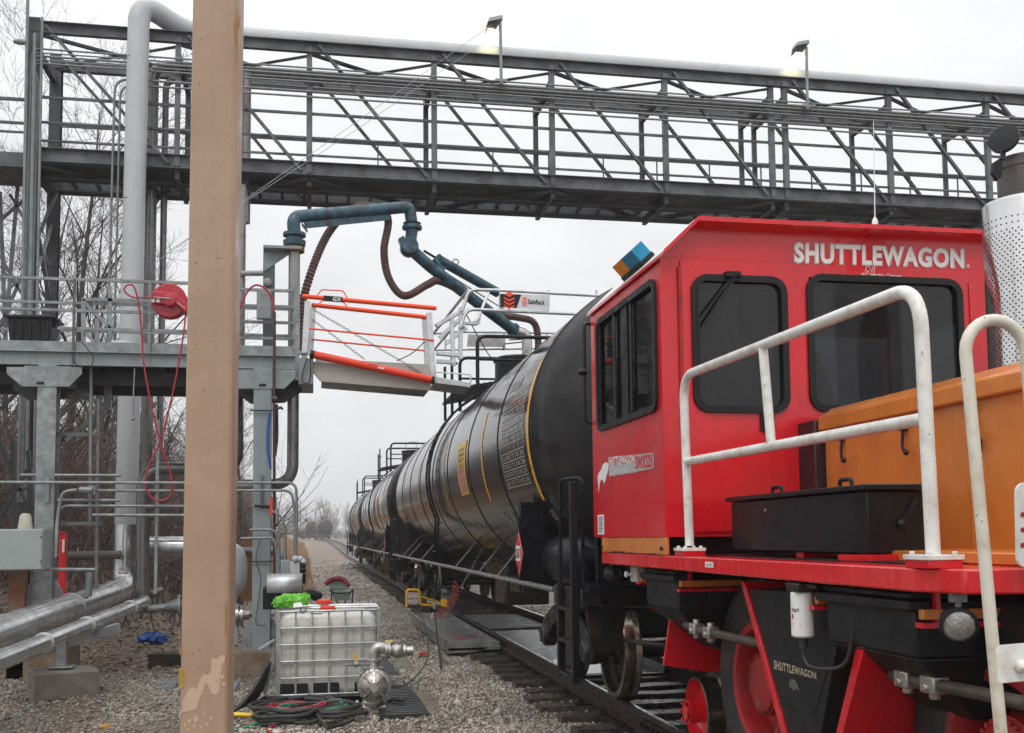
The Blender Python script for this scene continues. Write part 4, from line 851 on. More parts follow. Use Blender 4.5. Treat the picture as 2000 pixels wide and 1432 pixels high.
def sandbox(ya, yb, lab=None):
    X0 = 2.30; b = MB(); b.hexa([V(X0,ya,1.07), V(3.0,ya,1.07), V(3.0,yb,1.07), V(X0,yb,1.07), V(X0-.01,ya,1.27), V(3.0,ya,1.27), V(3.0,yb,1.27), V(X0-.01,yb,1.27)])
    b.hexa([V(2.62,ya+.12,.80), V(2.95,ya+.12,.80), V(2.95,yb-.2,.80), V(2.62,yb-.2,.80), V(X0,ya,1.068), V(3.0,ya,1.068), V(3.0,yb,1.068), V(X0,yb,1.068)])
    s_ = P('sand_box', b, blackmatte, L, .012)
    P('sand_box_rim', MB().bx(X0-.045, 3.0, ya-.03, yb+.03, 1.255, 1.295).bx(X0-.02, 3.0, ya+.0, yb-.0, 1.297, 1.325), blackmatte, s_, .008)
    P('orange_bracket', MB().bx(X0-.01, 2.95, ya-.07, ya-.032, 1.225, 1.265).bx(X0-.03, X0+.03, yb+.032, yb+.07, 1.235, 1.27), orange, s_, .004)
    P('red_bracket', MB().bx(X0-.025, 2.95, ya-.09, ya-.035, 1.195, 1.215).bx(X0-.05, X0+.05, yb+.032, yb+.09, 1.21, 1.228).bx(X0+.05, X0+.07, ya-.06, ya-.035, 1.21, 1.337), red, s_)
    P('inspection_panel', MB().bx(2.5, 2.68, ya-.008, ya+.01, 1.10, 1.24), blackmatte, s_, .01)
sandbox(3.76, 4.48); sandbox(6.48, 7.14)
def prismX(px, X, ex): return MB().prism([PX(x, y, X) for x, y in px], (ex,0,0))
b = prismX([(1456,1150),(1640,1160),(1640,1225),(1604,1432),(1600,1450),(1540,1450)], 2.325, .75); ht = P('fuel_tank', b, blackmatte, L, .005)
b = prismX([(1503,1280),(1622,1302),(1613,1318),(1590,1397),(1524,1380)], 2.322, .01); P('name_panel', b, blackmatte, ht, .002)
b = MB(); text_on(b, 'SHUTTLEWAGON', quad_map(*[PX(x, y, 2.317) for x, y in ((1511.5,1307),(1594,1327),(1511.5,1289),(1594,1313))]), .03); b.lathe(PX(1597,1328,2.318), V(-1,0,0), [(.004,0),(.001,.001)], 8); P('lettering', b, M('worn_gold_lettering', (.42,.36,.26), .5, 0, .3, 60), ht)
b = prismX([(1541,1348),(1541,1333),(1546,1326),(1551,1328),(1558,1338),(1561,1352),(1555,1345),(1550,1350),(1545,1342)], 2.319, .002); P('emblem', b, M('faint_emblem', (.10,.095,.08), .5), ht)
P('tank_end_plate', prismX([(1446,1136),(1454,1138),(1538,1450),(1530,1450)], 2.31, .55), red, L, .003)
P('tank_end_plate', prismX([(1678,1240),(1694,1240),(1641,1450),(1628,1450)], 2.31, .55), red, L, .003)
b = MB().prism([PY(x, y, 6.98) for x, y in ((1312,1180),(1296,1300),(1376,1312),(1425,1312),(1425,1180))], (0,.02,0)); P('wheel_guard', b, red, L, .003)
b = MB().prism([PY(x, y, 7.7) for x, y in ((1272,1176),(1300,1192),(1300,1200),(1272,1190))], (0,.02,0)); P('step_bracket', b, red, L)
# sanding pipes
for pts, X in ((((1312,1222),(1345,1223),(1372,1232),(1400,1238),(1480,1256),(1520,1266)), 2.36), (((1708,1322),(1748,1320),(1790,1330),(1850,1342),(1920,1356),(2010,1376)), 2.42)):
    P_ = [PX(x, y, X) for x, y in pts]; P_[0] = P_[0]+V(.1,0,0)
    b = MB(); b.tube(smoothpath(P_, 5), .026, 10); sp = P('sanding_pipe', b, M('worn_brown_pipe', (.085,.072,.06), .5, .2, .3, 12.), L)
    b = MB()
    for k in (1.6, 2.6): c = lerp(P_[int(k)], P_[int(k)+1], k % 1); b.bar(c+V(0,.05,0), c+V(0,-.05,0), .075, .07); b.cyl(c+V(0,0,-.06), c+V(0,0,.06), .025, 8); b.cyl(c+V(-.05,0,-.01), c+V(.02,0,-.01), .02, 6)
    P('pipe_valve', b, cast, sp, .008)
# fuel filter
c = PX(1567,1200,2.24); fh = .105; b = MB(); b.lathe(c, V(0,0,1), [(.001,-fh-.0),(.045,-fh),(.052,-fh+.008),(.052,fh-.006),(.046,fh),(.001,fh)], 28); ff = P('fuel_filter', b, whited, L)
P('filter_head', MB().bx(c.x-.05, c.x+.06, c.y-.06, c.y+.06, c.z+fh+.001, c.z+fh+.04).bx(c.x-.02, c.x+.04, c.y-.03, c.y+.03, c.z+fh+.04, 1.338).tube([V(c.x,c.y-.15,c.z+fh+.03), V(c.x,c.y+.16,c.z+fh+.03)], .012, 6), blackgal, ff, .005)
b = MB(); b.cyl(c+V(0,0,-fh-.05), c+V(0,0,-fh), .02, 10); b.tube(smoothpath([c+V(0,0,-fh-.04), c+V(0,-.01,-.20), c+V(0,-.10,-.235), c+V(.04,-.30,-.20), c+V(.06,-.36,-.05), c+V(.06,-.38,.1)], 6), .009, 6); P('filter_hose', b, rubber, ff)
def fcyl(u, v): a = math.pi*1.0+(u-.5)*1.5-.55*0; a = math.pi+.62*1+(u-.5)*1.3; return c+V(math.cos(a)*.0532, math.sin(a)*.0532, v)
b = MB(); b.m(0); text_on(b, 'fleetguard', lambda u, v: fcyl(u*.62+.05, .008+v*.028), .01); b.m(1).add([fcyl(.05,-.018), fcyl(.22,-.018), fcyl(.22,.004), fcyl(.05,.004)], [(0,1,2,3)])
for k in range(2): b.add([fcyl(.05,-.042-.011*k), fcyl(.75,-.042-.011*k), fcyl(.75,-.036-.011*k), fcyl(.05,-.036-.011*k)], [(0,1,2,3)])
P('filter_label', b, [blackp, redd], ff)
# work lamps
def lamp(c, ax, name='work_lamp'):
    b = MB(); b.lathe(c, ax, [(.001,-.085),(.03,-.082),(.058,-.055),(.068,-.01),(.068,.012),(.058,.016)], 28); o = P(name, b, blackmatte, L)
    P('lamp_lens', MB().lathe(c, ax, [(.058,.008),(.04,.016),(.001,.02)], 28), lensm, o)
    b = MB(); b.tube(fillet([c+V(0,.0,.065), c+V(0,0,.10)], .01), .012, 6); b.bar(c+V(-.03,0,.10), c+V(.03,0,.10), .025, .03); P('lamp_mount', b, galv, o)
lamp(PX(1873,1222,2.30), V(-.35,-.9,-.25).normalized())
lamp(PX(1195,1122,2.27), V(-.15,.98,-.05).normalized())
b = MB(); q = PX(1243,1122,2.3); b.bx(q.x-.02, q.x+.08, q.y-.07, q.y+.09, q.z-.055, q.z+.055); o = P('switch_box', b, M('beige_switch_box', (.42,.41,.36), .5), L, .006)
P('push_button', MB().lathe(q+V(-.02,.05,0), V(-1,0,0), [(.012,0),(.012,.035),(.022,.036),(.022,.05),(.001,.052)], 14), whited, o)
b = MB(); q = PX(1385,1104,XL-.002); b.m(0).prism([PX(x, y, XL-.003) for x, y in ((1377,1108),(1393,1109),(1393,1098),(1377,1097))], (.001,0,0)); b.m(1); text_on(b, 'LUBE CHART', quad_map(*[PX(x, y, XL-.005) for x, y in ((1379,1105),(1391,1106),(1379,1101),(1391,1102))]), .01); P('sticker', b, [whited, blackp], L)
# ------------------------------------------------------------------ pipe bridge across the tracks
YN, YR = 19.0, 20.45; ZT, ZBt = 10.62, 8.36
BR = T('pipe_bridge', 'long dark grey steel truss walkway bridge carrying pipes high across the tracks', 'bridge', (4, 19.7, ZBt))
bx_ = [PY(p, 250, YN).x for p in (65, 347, 604, 848, 1078, 1299, 1506, 1533, 1736, 1927, 2125, 2330)]
XA, XB = bx_[0], bx_[-1]
def chord(y, z, h, s_, nm):
    b = MB(); b.bx(XA-.1, XB, y-.008, y+.008, z-h+.012, z-.012)
    for zz in (z-h, z-.012): b.bx(XA-.1, XB, min(y-s_*.0, y+s_*.1), max(y-s_*.0, y+s_*.1), zz, zz+.012)
    return P(nm, b, steel, BR)
for y, s_ in ((YN, -1), (YR, 1)):
    chord(y, ZT, .21, s_, 'top_chord'); chord(y, ZBt, .25, s_, 'bottom_chord')
    for i, x in enumerate(bx_):
        if i == 0: continue
        P('truss_post', MB().bx(x-.05, x+.05, y-.05-s_*.0, y-.038, ZBt-.2, ZT-.1).bx(x-.05, x-.038, y-.037, y+.05, ZBt-.2, ZT-.1) if s_ < 0 else MB().bx(x-.05, x+.05, y+.009, y+.06, ZBt-.2, ZT-.1), steel, BR)
    for i in range(len(bx_)-1):
        if bx_[i+1]-bx_[i] < .5: continue
        p, q = V(bx_[i]+.17, y-.04 if s_ < 0 else y-.05, ZT-.06), V(bx_[i+1]-.14, y-.04 if s_ < 0 else y-.05, ZBt-.16)
        P('truss_diagonal', MB().bar(p, q, .05, .075, V(0,1,0)), steel, BR)
    yr = y-s_*.07
    for zz, w in ((9.31, .045), (8.86, .035), (8.53, .035)): P('handrail', MB().bx(bx_[0], XB, yr-.02, yr+.02, zz-w/2, zz+w/2), steel, BR)
    if s_ > 0:
        for k in range(12): x = 1.2+1.15*k; P('railing_post', MB().bx(x-.012, x+.012, yr-.045, yr-.02, ZBt, 9.30), steel, BR)
b = MB()
for i in range(len(bx_)-1):
    if bx_[i+1]-bx_[i] < .5: continue
    x0, x1 = bx_[i], bx_[i+1]
    b.bar(V(x0, YN+.1, ZT-.16), V(x1, YR-.1, ZT-.16) if i % 2 else V(x1, YR-.1, ZT-.16), .07, .05); 
    b.bar(V(x1, YN+.1, ZT-.2), V(x0, YR-.1, ZT-.2), .02, .05)
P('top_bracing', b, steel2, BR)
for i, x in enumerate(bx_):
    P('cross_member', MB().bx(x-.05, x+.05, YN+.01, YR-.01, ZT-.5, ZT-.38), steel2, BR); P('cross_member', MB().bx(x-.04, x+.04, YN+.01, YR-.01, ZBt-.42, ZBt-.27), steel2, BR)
b = MB()
for i in range(len(bx_)-1):
    x0, x1 = bx_[i], bx_[i+1]
    if x1-x0 < .5: continue
    (b.bar(V(x0, YN, ZBt-.30), V(x1, YR, ZBt-.30), .09, .06) if i % 2 == 0 else b.bar(V(x0, YR, ZBt-.30), V(x1, YN, ZBt-.30), .09, .06))
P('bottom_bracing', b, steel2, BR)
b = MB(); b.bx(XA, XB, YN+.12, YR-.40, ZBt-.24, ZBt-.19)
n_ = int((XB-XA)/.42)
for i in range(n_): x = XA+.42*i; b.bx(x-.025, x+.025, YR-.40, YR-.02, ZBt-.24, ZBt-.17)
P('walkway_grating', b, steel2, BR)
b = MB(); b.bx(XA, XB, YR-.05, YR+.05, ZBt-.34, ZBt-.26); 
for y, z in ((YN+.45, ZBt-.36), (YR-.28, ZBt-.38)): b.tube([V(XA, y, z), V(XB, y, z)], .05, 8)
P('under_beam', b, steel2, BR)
for y, xx in ((YN, XA), (YR, XA+.02)):
    P('end_column', MB().chan(V(0,0,0), V(1,0,0), .01, .03).add([],[]) if False else MB().bx(xx-.10, xx+.10, y-.10, y-.085, .4, ZT+.05).bx(xx-.10, xx+.10, y+.085, y+.10, .4, ZT+.05).bx(xx-.01, xx+.01, y-.085, y+.085, .4, ZT+.05), steel2, BR)
for k in range(4):
    z = 7.5-1.75*k; P('tower_brace', MB().bar(V(XA,YN,z), V(XA+.02,YR,z-1.7), .07, .05), steel, BR); P('tower_brace', MB().bar(V(XA+.02,YR,z), V(XA,YN,z-1.7), .05, .04), galv, BR)
b = MB(); b.bx(-9.5, XA-.02, 19.3, 20.4, ZBt-.24, ZBt+.02).bx(-9.5, XA, 19.2, 19.25, 9.28, 9.33).bx(-9.5, XA, 19.2, 19.25, 8.86, 8.9).bx(-9.5, XA, 19.2, 19.25, 8.70, 8.73); P('side_walkway', b, steel, BR)
for (a, c) in (((0,640),(112,372)), ((0,500),(80,640)), ((20,380),(100,520)), ((0,430),(60,380)), ((0,600),(55,690)), ((10,660),(35,360)), ((0,375),(12,680))):
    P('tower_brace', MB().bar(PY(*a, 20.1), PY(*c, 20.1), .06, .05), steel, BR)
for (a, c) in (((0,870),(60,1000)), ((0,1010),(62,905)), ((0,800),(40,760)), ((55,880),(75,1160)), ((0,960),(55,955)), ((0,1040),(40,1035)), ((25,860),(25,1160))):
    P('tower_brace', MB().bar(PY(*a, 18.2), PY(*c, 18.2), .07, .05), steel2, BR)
# pipes on the bridge and the risers
def pipe(name, pts, r, m, lab, cat='pipe', n=16, rad=None, group=None, bands=()):
    pts = [Vector(p) for p in pts]; path = fillet(pts, rad or r*3, 8)
    o = T(name, lab, cat, path[0], group); P('pipe_run', MB().tube(path, r, n), m, o)
    for (p, d, w, bm) in bands: d = d.normalized(); P('band', MB().lathe(p, d, [(r, -w/2),(r+.012,-w/2),(r+.012,w/2),(r,w/2)], 24), bm, o)
    return o
zp = 10.80; rs = .185
rx0 = PY(261, 300, 18.7); bot = PY(243, 1150, 18.7)
far_ = PY(0, 1236, 12.2); drn = (far_-bot).normalized()
bandl = [(bot+drn*t, drn, .07, alu) for t in (1.0, 3.55, 7.2)]
bp = pipe('insulated_pipe', [V(XB, 19.3, 10.77), V(rx0.x+.8, 19.3, 10.77), V(rx0.x+.05, 18.72, 11.02), V(bot.x, bot.y, bot.z), bot+drn*12], rs, greypaint, 'thick pale riser pipe turning onto the bridge above and a shiny ground run below', n=28, rad=.42, bands=bandl)
P('metal_jacket', MB().tube(fillet([lerp(bot, V(rx0.x,18.72,11.0), .105), bot, bot+drn*12], .42, 10), rs+.006, 28), jacket, bp)
P('weld_seam', MB().lathe(V(rx0.x,18.74,9.95), V(0,0,1), [(rs,-.006),(rs+.004,-.004),(rs+.004,.004),(rs,.006)], 28).lathe(lerp(V(rx0.x,18.74,zp), bot, .335), V(0,0,1), [(rs,-.006),(rs+.004,-.004),(rs+.004,.004),(rs,.006)], 28).lathe(lerp(V(rx0.x,18.74,zp), bot, .93), V(0,0,1), [(rs,-.006),(rs+.005,-.004),(rs+.005,.004),(rs,.006)], 28), dullpipe, bp)
q1, q2 = PY(297, 300, 19.75), PY(320, 300, 19.75)
pipe('riser_pipe', [V(XB,19.75,10.33), V(q1.x,19.75,10.33), V(q1.x-.03,19.75,.7)], .105, steelpipe, 'dark weathered pipe right of the thick pale riser, running on along the bridge')
pipe('riser_pipe', [V(XB,19.9,10.12), V(q2.x,19.9,10.12), V(q2.x-.03,19.9,.7)], .06, steelpipe, 'thinner dark pipe right of the weathered riser, between it and the tan post')
q3 = PY(480, 300, 19.5); pipe('riser_pipe', [V(q3.x,19.5,10.2), V(q3.x,19.5,PY(478,436,19.5).z)], .09, dullpipe, 'short open ended grey pipe hanging from the bridge just right of the tan post')
q4 = PY(471, 400, 16.2); pipe('riser_pipe', [V(q4.x,16.2,6.95), V(q4.x,16.2,4.2)], .075, dullpipe, 'slim grey pipe standing behind the right edge of the tan post above the loading platform')
P_ = PY(470,545,15.9); 
cz = [(10.10,.018),(10.03,.014),(9.97,.022),(9.90,.014),(9.84,.018),(9.66,.022),(9.56,.020)]
for i, (z, r) in enumerate(cz):
    end = [] if i < 5 else [V(PY(222 if i == 5 else 233, 300, 18.9).x, 18.9, z), V(PY(216 if i == 5 else 229, 300, 18.9).x, 18.9, 4.4)]
    pts = [V(XB, 18.90, z)]+(end or [V(XA-.02, 18.90, z), V(XA-.02+.03*i, 18.88, z-.3), V(XA-.06+.03*i, 18.86, 2.2)])
    lab = ('top conduit of the bundle clipped along the near side of the bridge', 'second conduit from the top of the bundle on the bridge, thin', 'third conduit from the top of the bundle on the bridge, thicker', 'fourth conduit from the top of the bundle on the bridge, thin', 'fifth conduit of the bridge bundle, lowest of the close packed five', 'upper of the two separate conduits on the bridge that drop left of the pale riser', 'lower of the two separate conduits on the bridge that drop left of the pale riser')[i]
    pipe('conduit', pts, r, conduit, lab, 'conduit', 8, .25, 'conduits along the bridge')
for i, (x0, y0, r) in enumerate(((47, 300, .028), (76, 320, .024), (62, 330, .03))):
    q = PY(x0, y0, 18.75); e = PY(x0-9, 900, 18.7)
    pipe('conduit', [V(q.x, 18.75, 10.9-.3*i), V(e.x, 18.7, 2.3)], r, conduit, ('leftmost conduit rising past the top of the bridge end column', 'right hand conduit on the face of the bridge end column', 'middle conduit on the face of the bridge end column')[i], 'conduit', 8, .2, 'conduits on the bridge end column')
q = PY(40, 82, 18.75); b = MB(); b.lathe(q+V(-.12,0,0), V(1,0,0), [(.001,0),(.03,.01),(.05,.08),(.05,.16),(.03,.23),(.001,.24)], 12); thing('valve', b, conduit, 'small grey conduit valve high on the leftmost conduit above the left column', 'valve')
# flood lamps standing on the bridge
for (x, yb, yt, lab) in ((979, 157, 45, 'flood lamp on a pole above the left half of the bridge, with guy wires'), (1577, 207, 92, 'flood lamp on a pole above the right half of the bridge')):
    p, t = PY(x, yb, 18.80), PY(x-2, yt, 18.80); lo = T('flood_lamp', lab, 'lamp', p, 'flood lamps on the bridge')
    P('pole', MB().tube([p, t], .03, 8).bx(p.x-.11, p.x+.11, p.y-.03, p.y+.05, p.z-.03, p.z+.02).ball(p+V(0,0,-.06), .04, 6), galv, lo)
    h = t+V(-.06, .05, .02); b = MB(); b.hexa([h+V(-.19,-.12,-.05), h+V(.1,-.12,.03), h+V(.1,.12,.03), h+V(-.19,.12,-.05), h+V(-.15,-.1,.05), h+V(.1,-.1,.12), h+V(.1,.1,.12), h+V(-.15,.1,.05)])
    P('lamp_head', b, galv, lo, .01); b = MB(); b.hexa([h+V(-.20,-.1,-.16), h+V(-.02,-.1,-.12), h+V(-.02,.1,-.12), h+V(-.20,.1,-.16), h+V(-.18,-.1,-.055), h+V(.05,-.1,.01), h+V(.05,.1,.01), h+V(-.18,.1,-.055)]); P('lamp_shade', b, blackmatte, lo)
    em = D.materials.get('lit_lamp_glass')
    if not em:
        em = D.materials.new('lit_lamp_glass'); em.use_nodes = True; bs = em.node_tree.nodes['Principled BSDF']; bs.inputs['Emission Color'].default_value = (1,.9,.45,1); bs.inputs['Emission Strength'].default_value = 6
    P('lamp_glass', MB().bx(h.x-.18, h.x-.04, h.y-.08, h.y+.08, h.z-.175, h.z-.168), em, lo)
    ld = D.lights.new('flood', 'SPOT'); ld.energy = 11; ld.color = (1,.93,.42); ld.spot_size = R_(95); ld.spot_blend = 1.; ld.shadow_soft_size = .06
    l_ = D.objects.new('flood_light', ld); COL.objects.link(l_); l_.parent = lo; l_.location = h-p+V(-.1,-.02,-.2); l_.rotation_euler = (R_(38), 0, 0)
b = MB(); w0 = PY(966,44,18.8); w1 = PY(300,515,13.5); b.tube([w0, lerp(w0,w1,.5)+V(0,0,-.03), w1], .0042, 4); thing('guy_wire', b, galv, 'upper thin guy wire sloping from the left flood lamp down past the tan post', 'wire')
b = MB(); w0 = PY(934,90,18.85); w1 = PY(330,490,14.); b.tube([w0, lerp(w0,w1,.5)+V(0,0,-.05), w1], .0042, 4); thing('guy_wire', b, galv, 'lower thin guy wire sloping from the bridge top down past the tan post', 'wire')
# ------------------------------------------------------------------ loading platform
YP = 15.5; ZD = 4.34
LP = T('loading_platform', 'galvanised steel loading platform on two columns with railings, gangway end at right', 'platform', (-2, 16, ZD))
XPL, XPR = -7.5, PY(577,690,YP).x
b = MB(); b.bx(XPL, XPR, YP-.012, YP, 4.205, ZD).bx(XPL, XPR, YP-.012, YP+.10, ZD, ZD+.01).bx(XPL, XPR, YP+.0, YP+1.6, ZD-.05, ZD-.012); P('deck_edge', b, galv, LP)
b = MB(); b.bx(XPL, XPR, YP-.03, YP-.018, 4.0, 4.20).bx(XPL, XPR, YP-.10, YP-.03, 4.188, 4.2).bx(XPL, XPR, YP-.10, YP-.03, 4.0, 4.012); P('front_beam', b, galvp, LP, .003)
b = MB(); b.bx(XPL, XPR, YP+1.5, YP+1.62, 3.8, ZD).bx(XPL, XPR-1., YP+.5, YP+.6, 3.82, 4.0); P('rear_beam', b, steel2, LP)
b = MB()
for i in range(9): x = XPR-.1-.9*i; b.bx(x-.05, x+.05, YP+.02, YP+1.5, 4.02, 4.2)
P('joist', b, steel2, LP)
for cpx, top, bot, zb in ((95, 750, 1180, .62), (515, 757, 1258, .02)):
    t, bt_ = PY(cpx-2 if cpx < 200 else cpx, top, YP), PY(cpx-8 if cpx < 200 else cpx-9, bot, YP); x = (t.x+bt_.x)/2+.01; hw = .125
    b = MB(); b.bx(x-hw, x+hw, YP-.125, YP-.110, zb, 4.0).bx(x-hw, x+hw, YP+.11, YP+.125, zb, 4.0).bx(x-.008, x+.008, YP-.11, YP+.11, zb, 4.0); cl = P('column', b, galvp if cpx > 200 else galv, LP, .003)
    b = MB(); b.bx(x-.24, x+.24, YP-.24, YP+.24, zb-.03, zb+.0)
    for sx in (-1, 1): b.prism([V(x+sx*hw, YP-.05, zb), V(x+sx*(hw+.13), YP-.05, zb), V(x+sx*(hw+.13), YP-.05, zb+.22), V(x+sx*(hw+.04), YP-.05, zb+.40), V(x+sx*hw, YP-.05, zb+.40)], (0,.015,0)); b.cyl(V(x+sx*.2,YP-.2,zb), V(x+sx*.2,YP-.2,zb+.08), .015, 6)
    P('base_plate', b, galv, cl)
    b = MB(); f = [(-70,-33),(77,-33),(77,-20),(52,5),(-40,5),(-70,-20)] if cpx < 200 else [(-62,-35),(62,-35),(62,-19),(41,2),(-48,2),(-62,-10)]
    b.prism([PY(cpx-14*0+a-(12 if cpx < 200 else 0), top+c, YP-.14) for a, c in f], (0,.02,0)); b.bx(x-.30, x+.30, YP-.12, YP+1.5, 3.72, 3.98); bk = P('bracket_plate', b, galv if cpx < 200 else galvp, LP)
    hq = PY(cpx-16 if cpx < 200 else cpx-2, top-1 if cpx < 200 else top-4, YP-.141); P('slot', MB().bx(hq.x-.05, hq.x+.05, hq.y-.004, hq.y, hq.z-.015, hq.z+.025), blackmatte, bk)
    b = MB().prism([PY(cpx+(-70 if cpx < 200 else -55)+a, top+c, YP+.3) for a, c in ((0,0),(130,-5),(130,8),(95,30),(30,32),(0,10))], (0,.02,0)); P('gusset', b, steel2, LP)
    pp = MB().bx(x-.40, x+.40, YP-.4, YP+.4, gz(x,YP)-.3, zb-.031); thing('concrete_pier', pp, concrete, 'tall stained concrete pier under the left platform column, behind the big pipes' if cpx < 200 else 'rust stained concrete pier under the right platform column beside the tote', 'concrete pier', 'piers under the loading platform', .015)
def prail(y, x0, x1, zs, lab='railing'):
    o = None; b = MB()
    for z in zs: b.bx(x0, x1, y-.022, y+.022, z-.02, z+.02)
    return P(lab, b, galv, LP)
prail(YP-.02, XPL, PY(368,560,YP).x, (5.235,)); prail(YP-.02, XPL, PY(368,560,YP).x, (4.79,)); prail(YP+.02, PY(112,640,YP).x, PY(368,560,YP).x, (4.54,))
prail(YP+.2, PY(462,560,YP).x, PY(575,563,YP).x, (5.22, 4.98, 4.74, 4.5)); prail(YP+1.55, XPL, XPR, (5.235, 4.80))
for x in (145, 292, 462, 576): q = PY(x, 600, YP-.03); P('railing_post', MB().bx(q.x-.018, q.x+.018, q.y-.018, q.y+.018, 4.0 if x in (145, 292) else 4.3, 5.24), galv if x != 145 else steel, LP)
q = PY(579,600,YP); P('railing_post', MB().bx(q.x-.02, q.x+.05, YP-.06, YP+.02, 3.85, 5.3), galv, LP)
# stair railing behind
SR = T('stair_railing', 'grey stair railing with sloping hand rail behind the platform, right of the black storage box', 'railing', PY(163,668,17))
for n_, a, c in (('post',(163,585),(163,672)), ('post',(190,622),(190,672)), ('post',(215,560),(215,672)), ('top_rail',(160,585),(360,590)), ('sloping_rail',(166,592),(216,642)), ('sloping_rail',(166,650),(192,676))):
    P(n_, MB().bar(PY(*a,17), PY(*c,17), .05 if n_ != 'post' else .06, .05), galv, SR)
for a, c in (((116,812),(163,768)), ((130,862),(211,790)), ((210,800),(212,735)), ((158,735),(215,740))): P('knee_brace', MB().bar(PY(*a,16.4), PY(*c,16.4), .11, .06), galv, LP)
# swivel tower for the arm
ST = T('arm_stand', 'grey steel stand on the platform that carries the blue loading arm', 'stand', PY(525,680,15.9))
b = MB(); a = PY(525,580,15.95); b.bx(a.x-.085, a.x+.085, 15.95, 16.05, 4.3, PY(525,487,15.95).z); P('post', b, steel, ST)
b = MB().prism([PY(x,y,15.93) for x,y in ((516,489),(572,492),(516,530))], (0,.02,0)); b.bx(PY(515,489,15.9).x, PY(590,489,15.9).x, 15.75, 16.05, PY(560,489,15.9).z-.01, PY(560,489,15.9).z+.03); P('bracket', b, galvp, ST)
P('cross_tube', MB().tube([PY(472,534,16.1), PY(516,534,16.0)], .04, 10), galv, ST)
q = PY(523,552,15.9); P('clamp', MB().lathe(q, V(0,-1,0), [(.001,0),(.06,.0),(.06,.05),(.03,.06),(.001,.06)], 8), conduit, ST)
rz0, rz1 = PY(575,490,15.9), PY(573,935,15.9)
rpz = [V(rz0.x,15.9,rz0.z), V(rz0.x-.01,15.9,PY(572,945,15.9).z), V(PY(440,948,15.9).x,16.1,PY(440,948,15.9).z)]
rp = pipe('riser_pipe', rpz, .085, dullpipe, 'stainless pipe from a low elbow beside the right column up to the blue arm', n=18, rad=.3)
P('flange', MB().lathe(V(rz0.x,15.9,rz0.z-.02), V(0,0,1), [(.085,0),(.15,0),(.15,.03),(.085,.03)], 20).lathe(V(rz0.x,15.9,rz0.z+.02), V(0,0,1), [(.085,0),(.15,0),(.15,.03),(.085,.03)], 20), rust, rp)
# blue loading arm
AS = V(rz0.x, 15.9, rz0.z+.05); E1 = PY(800,408,17.0); DN = PY(806,490,17.0); EN = PY(1003,645,18.1)
LA = T('loading_boom', 'weathered blue jointed loading arm reaching from the platform stand to the tank car top', 'loading arm', AS)
e0 = PY(572,432,15.9); 
b = MB(); b.lathe(AS, V(0,0,1), [(.10,0),(.16,.02),(.17,.06),(.17,.10),(.12,.12),(.12,.15),(.17,.17),(.17,.22),(.10,.24)], 24); P('swivel_joint', b, bluep, LA)
b = MB(); b.tube(fillet([AS+V(0,0,.2), V(e0.x,15.9,PY(575,424,15.9).z), PY(790,405,16.95), E1, V(E1.x+.04,E1.y,PY(806,440,17).z)], .24, 9), .098, 20); P('upper_arm', b, bluep, LA)
P('stiffener', MB().bar(PY(596,440,15.95), PY(760,424,16.8), .03, .10).bar(PY(590,438,15.95), PY(600,452,15.95), .12, .02), bluep, LA)
q = V(E1.x+.04,E1.y,PY(806,448,17).z); b = MB(); b.lathe(q, V(0,0,1), [(.10,-.02),(.165,0),(.165,.05),(.12,.06),(.12,.08),(.15,.1),(.10,.12)], 24); P('swivel_joint', b, bluep, LA)
b = MB(); b.tube(fillet([q, PY(800,485,17.), lerp(PY(812,500,17.), EN, .15), EN], .2, 8), .098, 20); P('lower_arm', b, bluep, LA)
b = MB(); b.lathe(PY(799,484,17.)+V(0,-.02,0), V(0,-1,0), [(.001,-.14),(.13,-.14),(.15,-.1),(.15,.1),(.13,.14),(.001,.14)], 24); b.prism([PY(x,y,16.85) for x,y in ((778,466),(788,460),(800,480),(790,492))], (0,.15,0)); P('pivot', b, bluep, LA)
s0, s1 = PY(858,508,17.3), PY(972,572,17.9); b = MB(); b.tube([s0, s1], .085, 16); sc_ = P('balance_cylinder', b, bluep, LA); P('piston_rod', MB().tube([PY(828,490,17.2), s0], .022, 8), blackp, sc_)
P('cylinder_bracket', MB().bar(PY(852,502,17.25), PY(868,526,17.35), .07, .17), bluep, sc_); b = MB(); k = PY(890,512,17.4); b.tube([k+V(.05*math.cos(t),0,.05*math.sin(t)) for t in [2*math.pi*j/12 for j in range(12)]], .012, 5, True); P('lifting_eye', b, galv, sc_)
P('tension_rod', MB().tube([PY(818,500,17.1), PY(985,605,17.95)], .012, 5), galv, LA)
b = MB(); b.lathe(EN, (EN-DN).normalized(), [(.1,-.03),(.13,-.03),(.13,.02),(.1,.02)], 20); P('end_flange', b, bluep, LA)
b = MB(); b.tube(fillet([EN+(EN-DN).normalized()*.02, PY(1029,652,18.18), V(PY(1029,652,18.18).x, 18.18, 4.1)], .14, 8), .092, 20); P('drop_pipe', b, M('bright_stainless', (.52,.51,.48), .25, .7, .2, 4.), LA)
hp = [(583,690,16.2),(587,610,16.2),(612,520,16.25),(645,450,16.5),(690,408,16.9),(735,404,17.0),(758,430,16.9),(750,490,16.9),(760,545,16.9),(790,578,16.95),(835,556,17.1),(858,549,17.3),(905,572,17.7),(965,612,18.1),(1010,620,18.25),(1042,630,18.3),(1051,665,18.3),(1048,720,18.3)]
pth = smoothpath([PY(*h) for h in hp], 26); rr = [.062+.006*(1 if (i//1) % 2 else -1) for i in range(len(pth))]
thing('vapour_hose', MB().tube(pth, rr, 12), hosebrown, 'brown corrugated vapour hose looping beneath the blue loading arm to the tank car', 'hose')
pipe('riser_pipe', [PY(583,515,15.6), PY(580,680,15.6)], .05, steel, 'dark upright tube at the hinge end of the orange gangway rails', 'pipe') if False else None
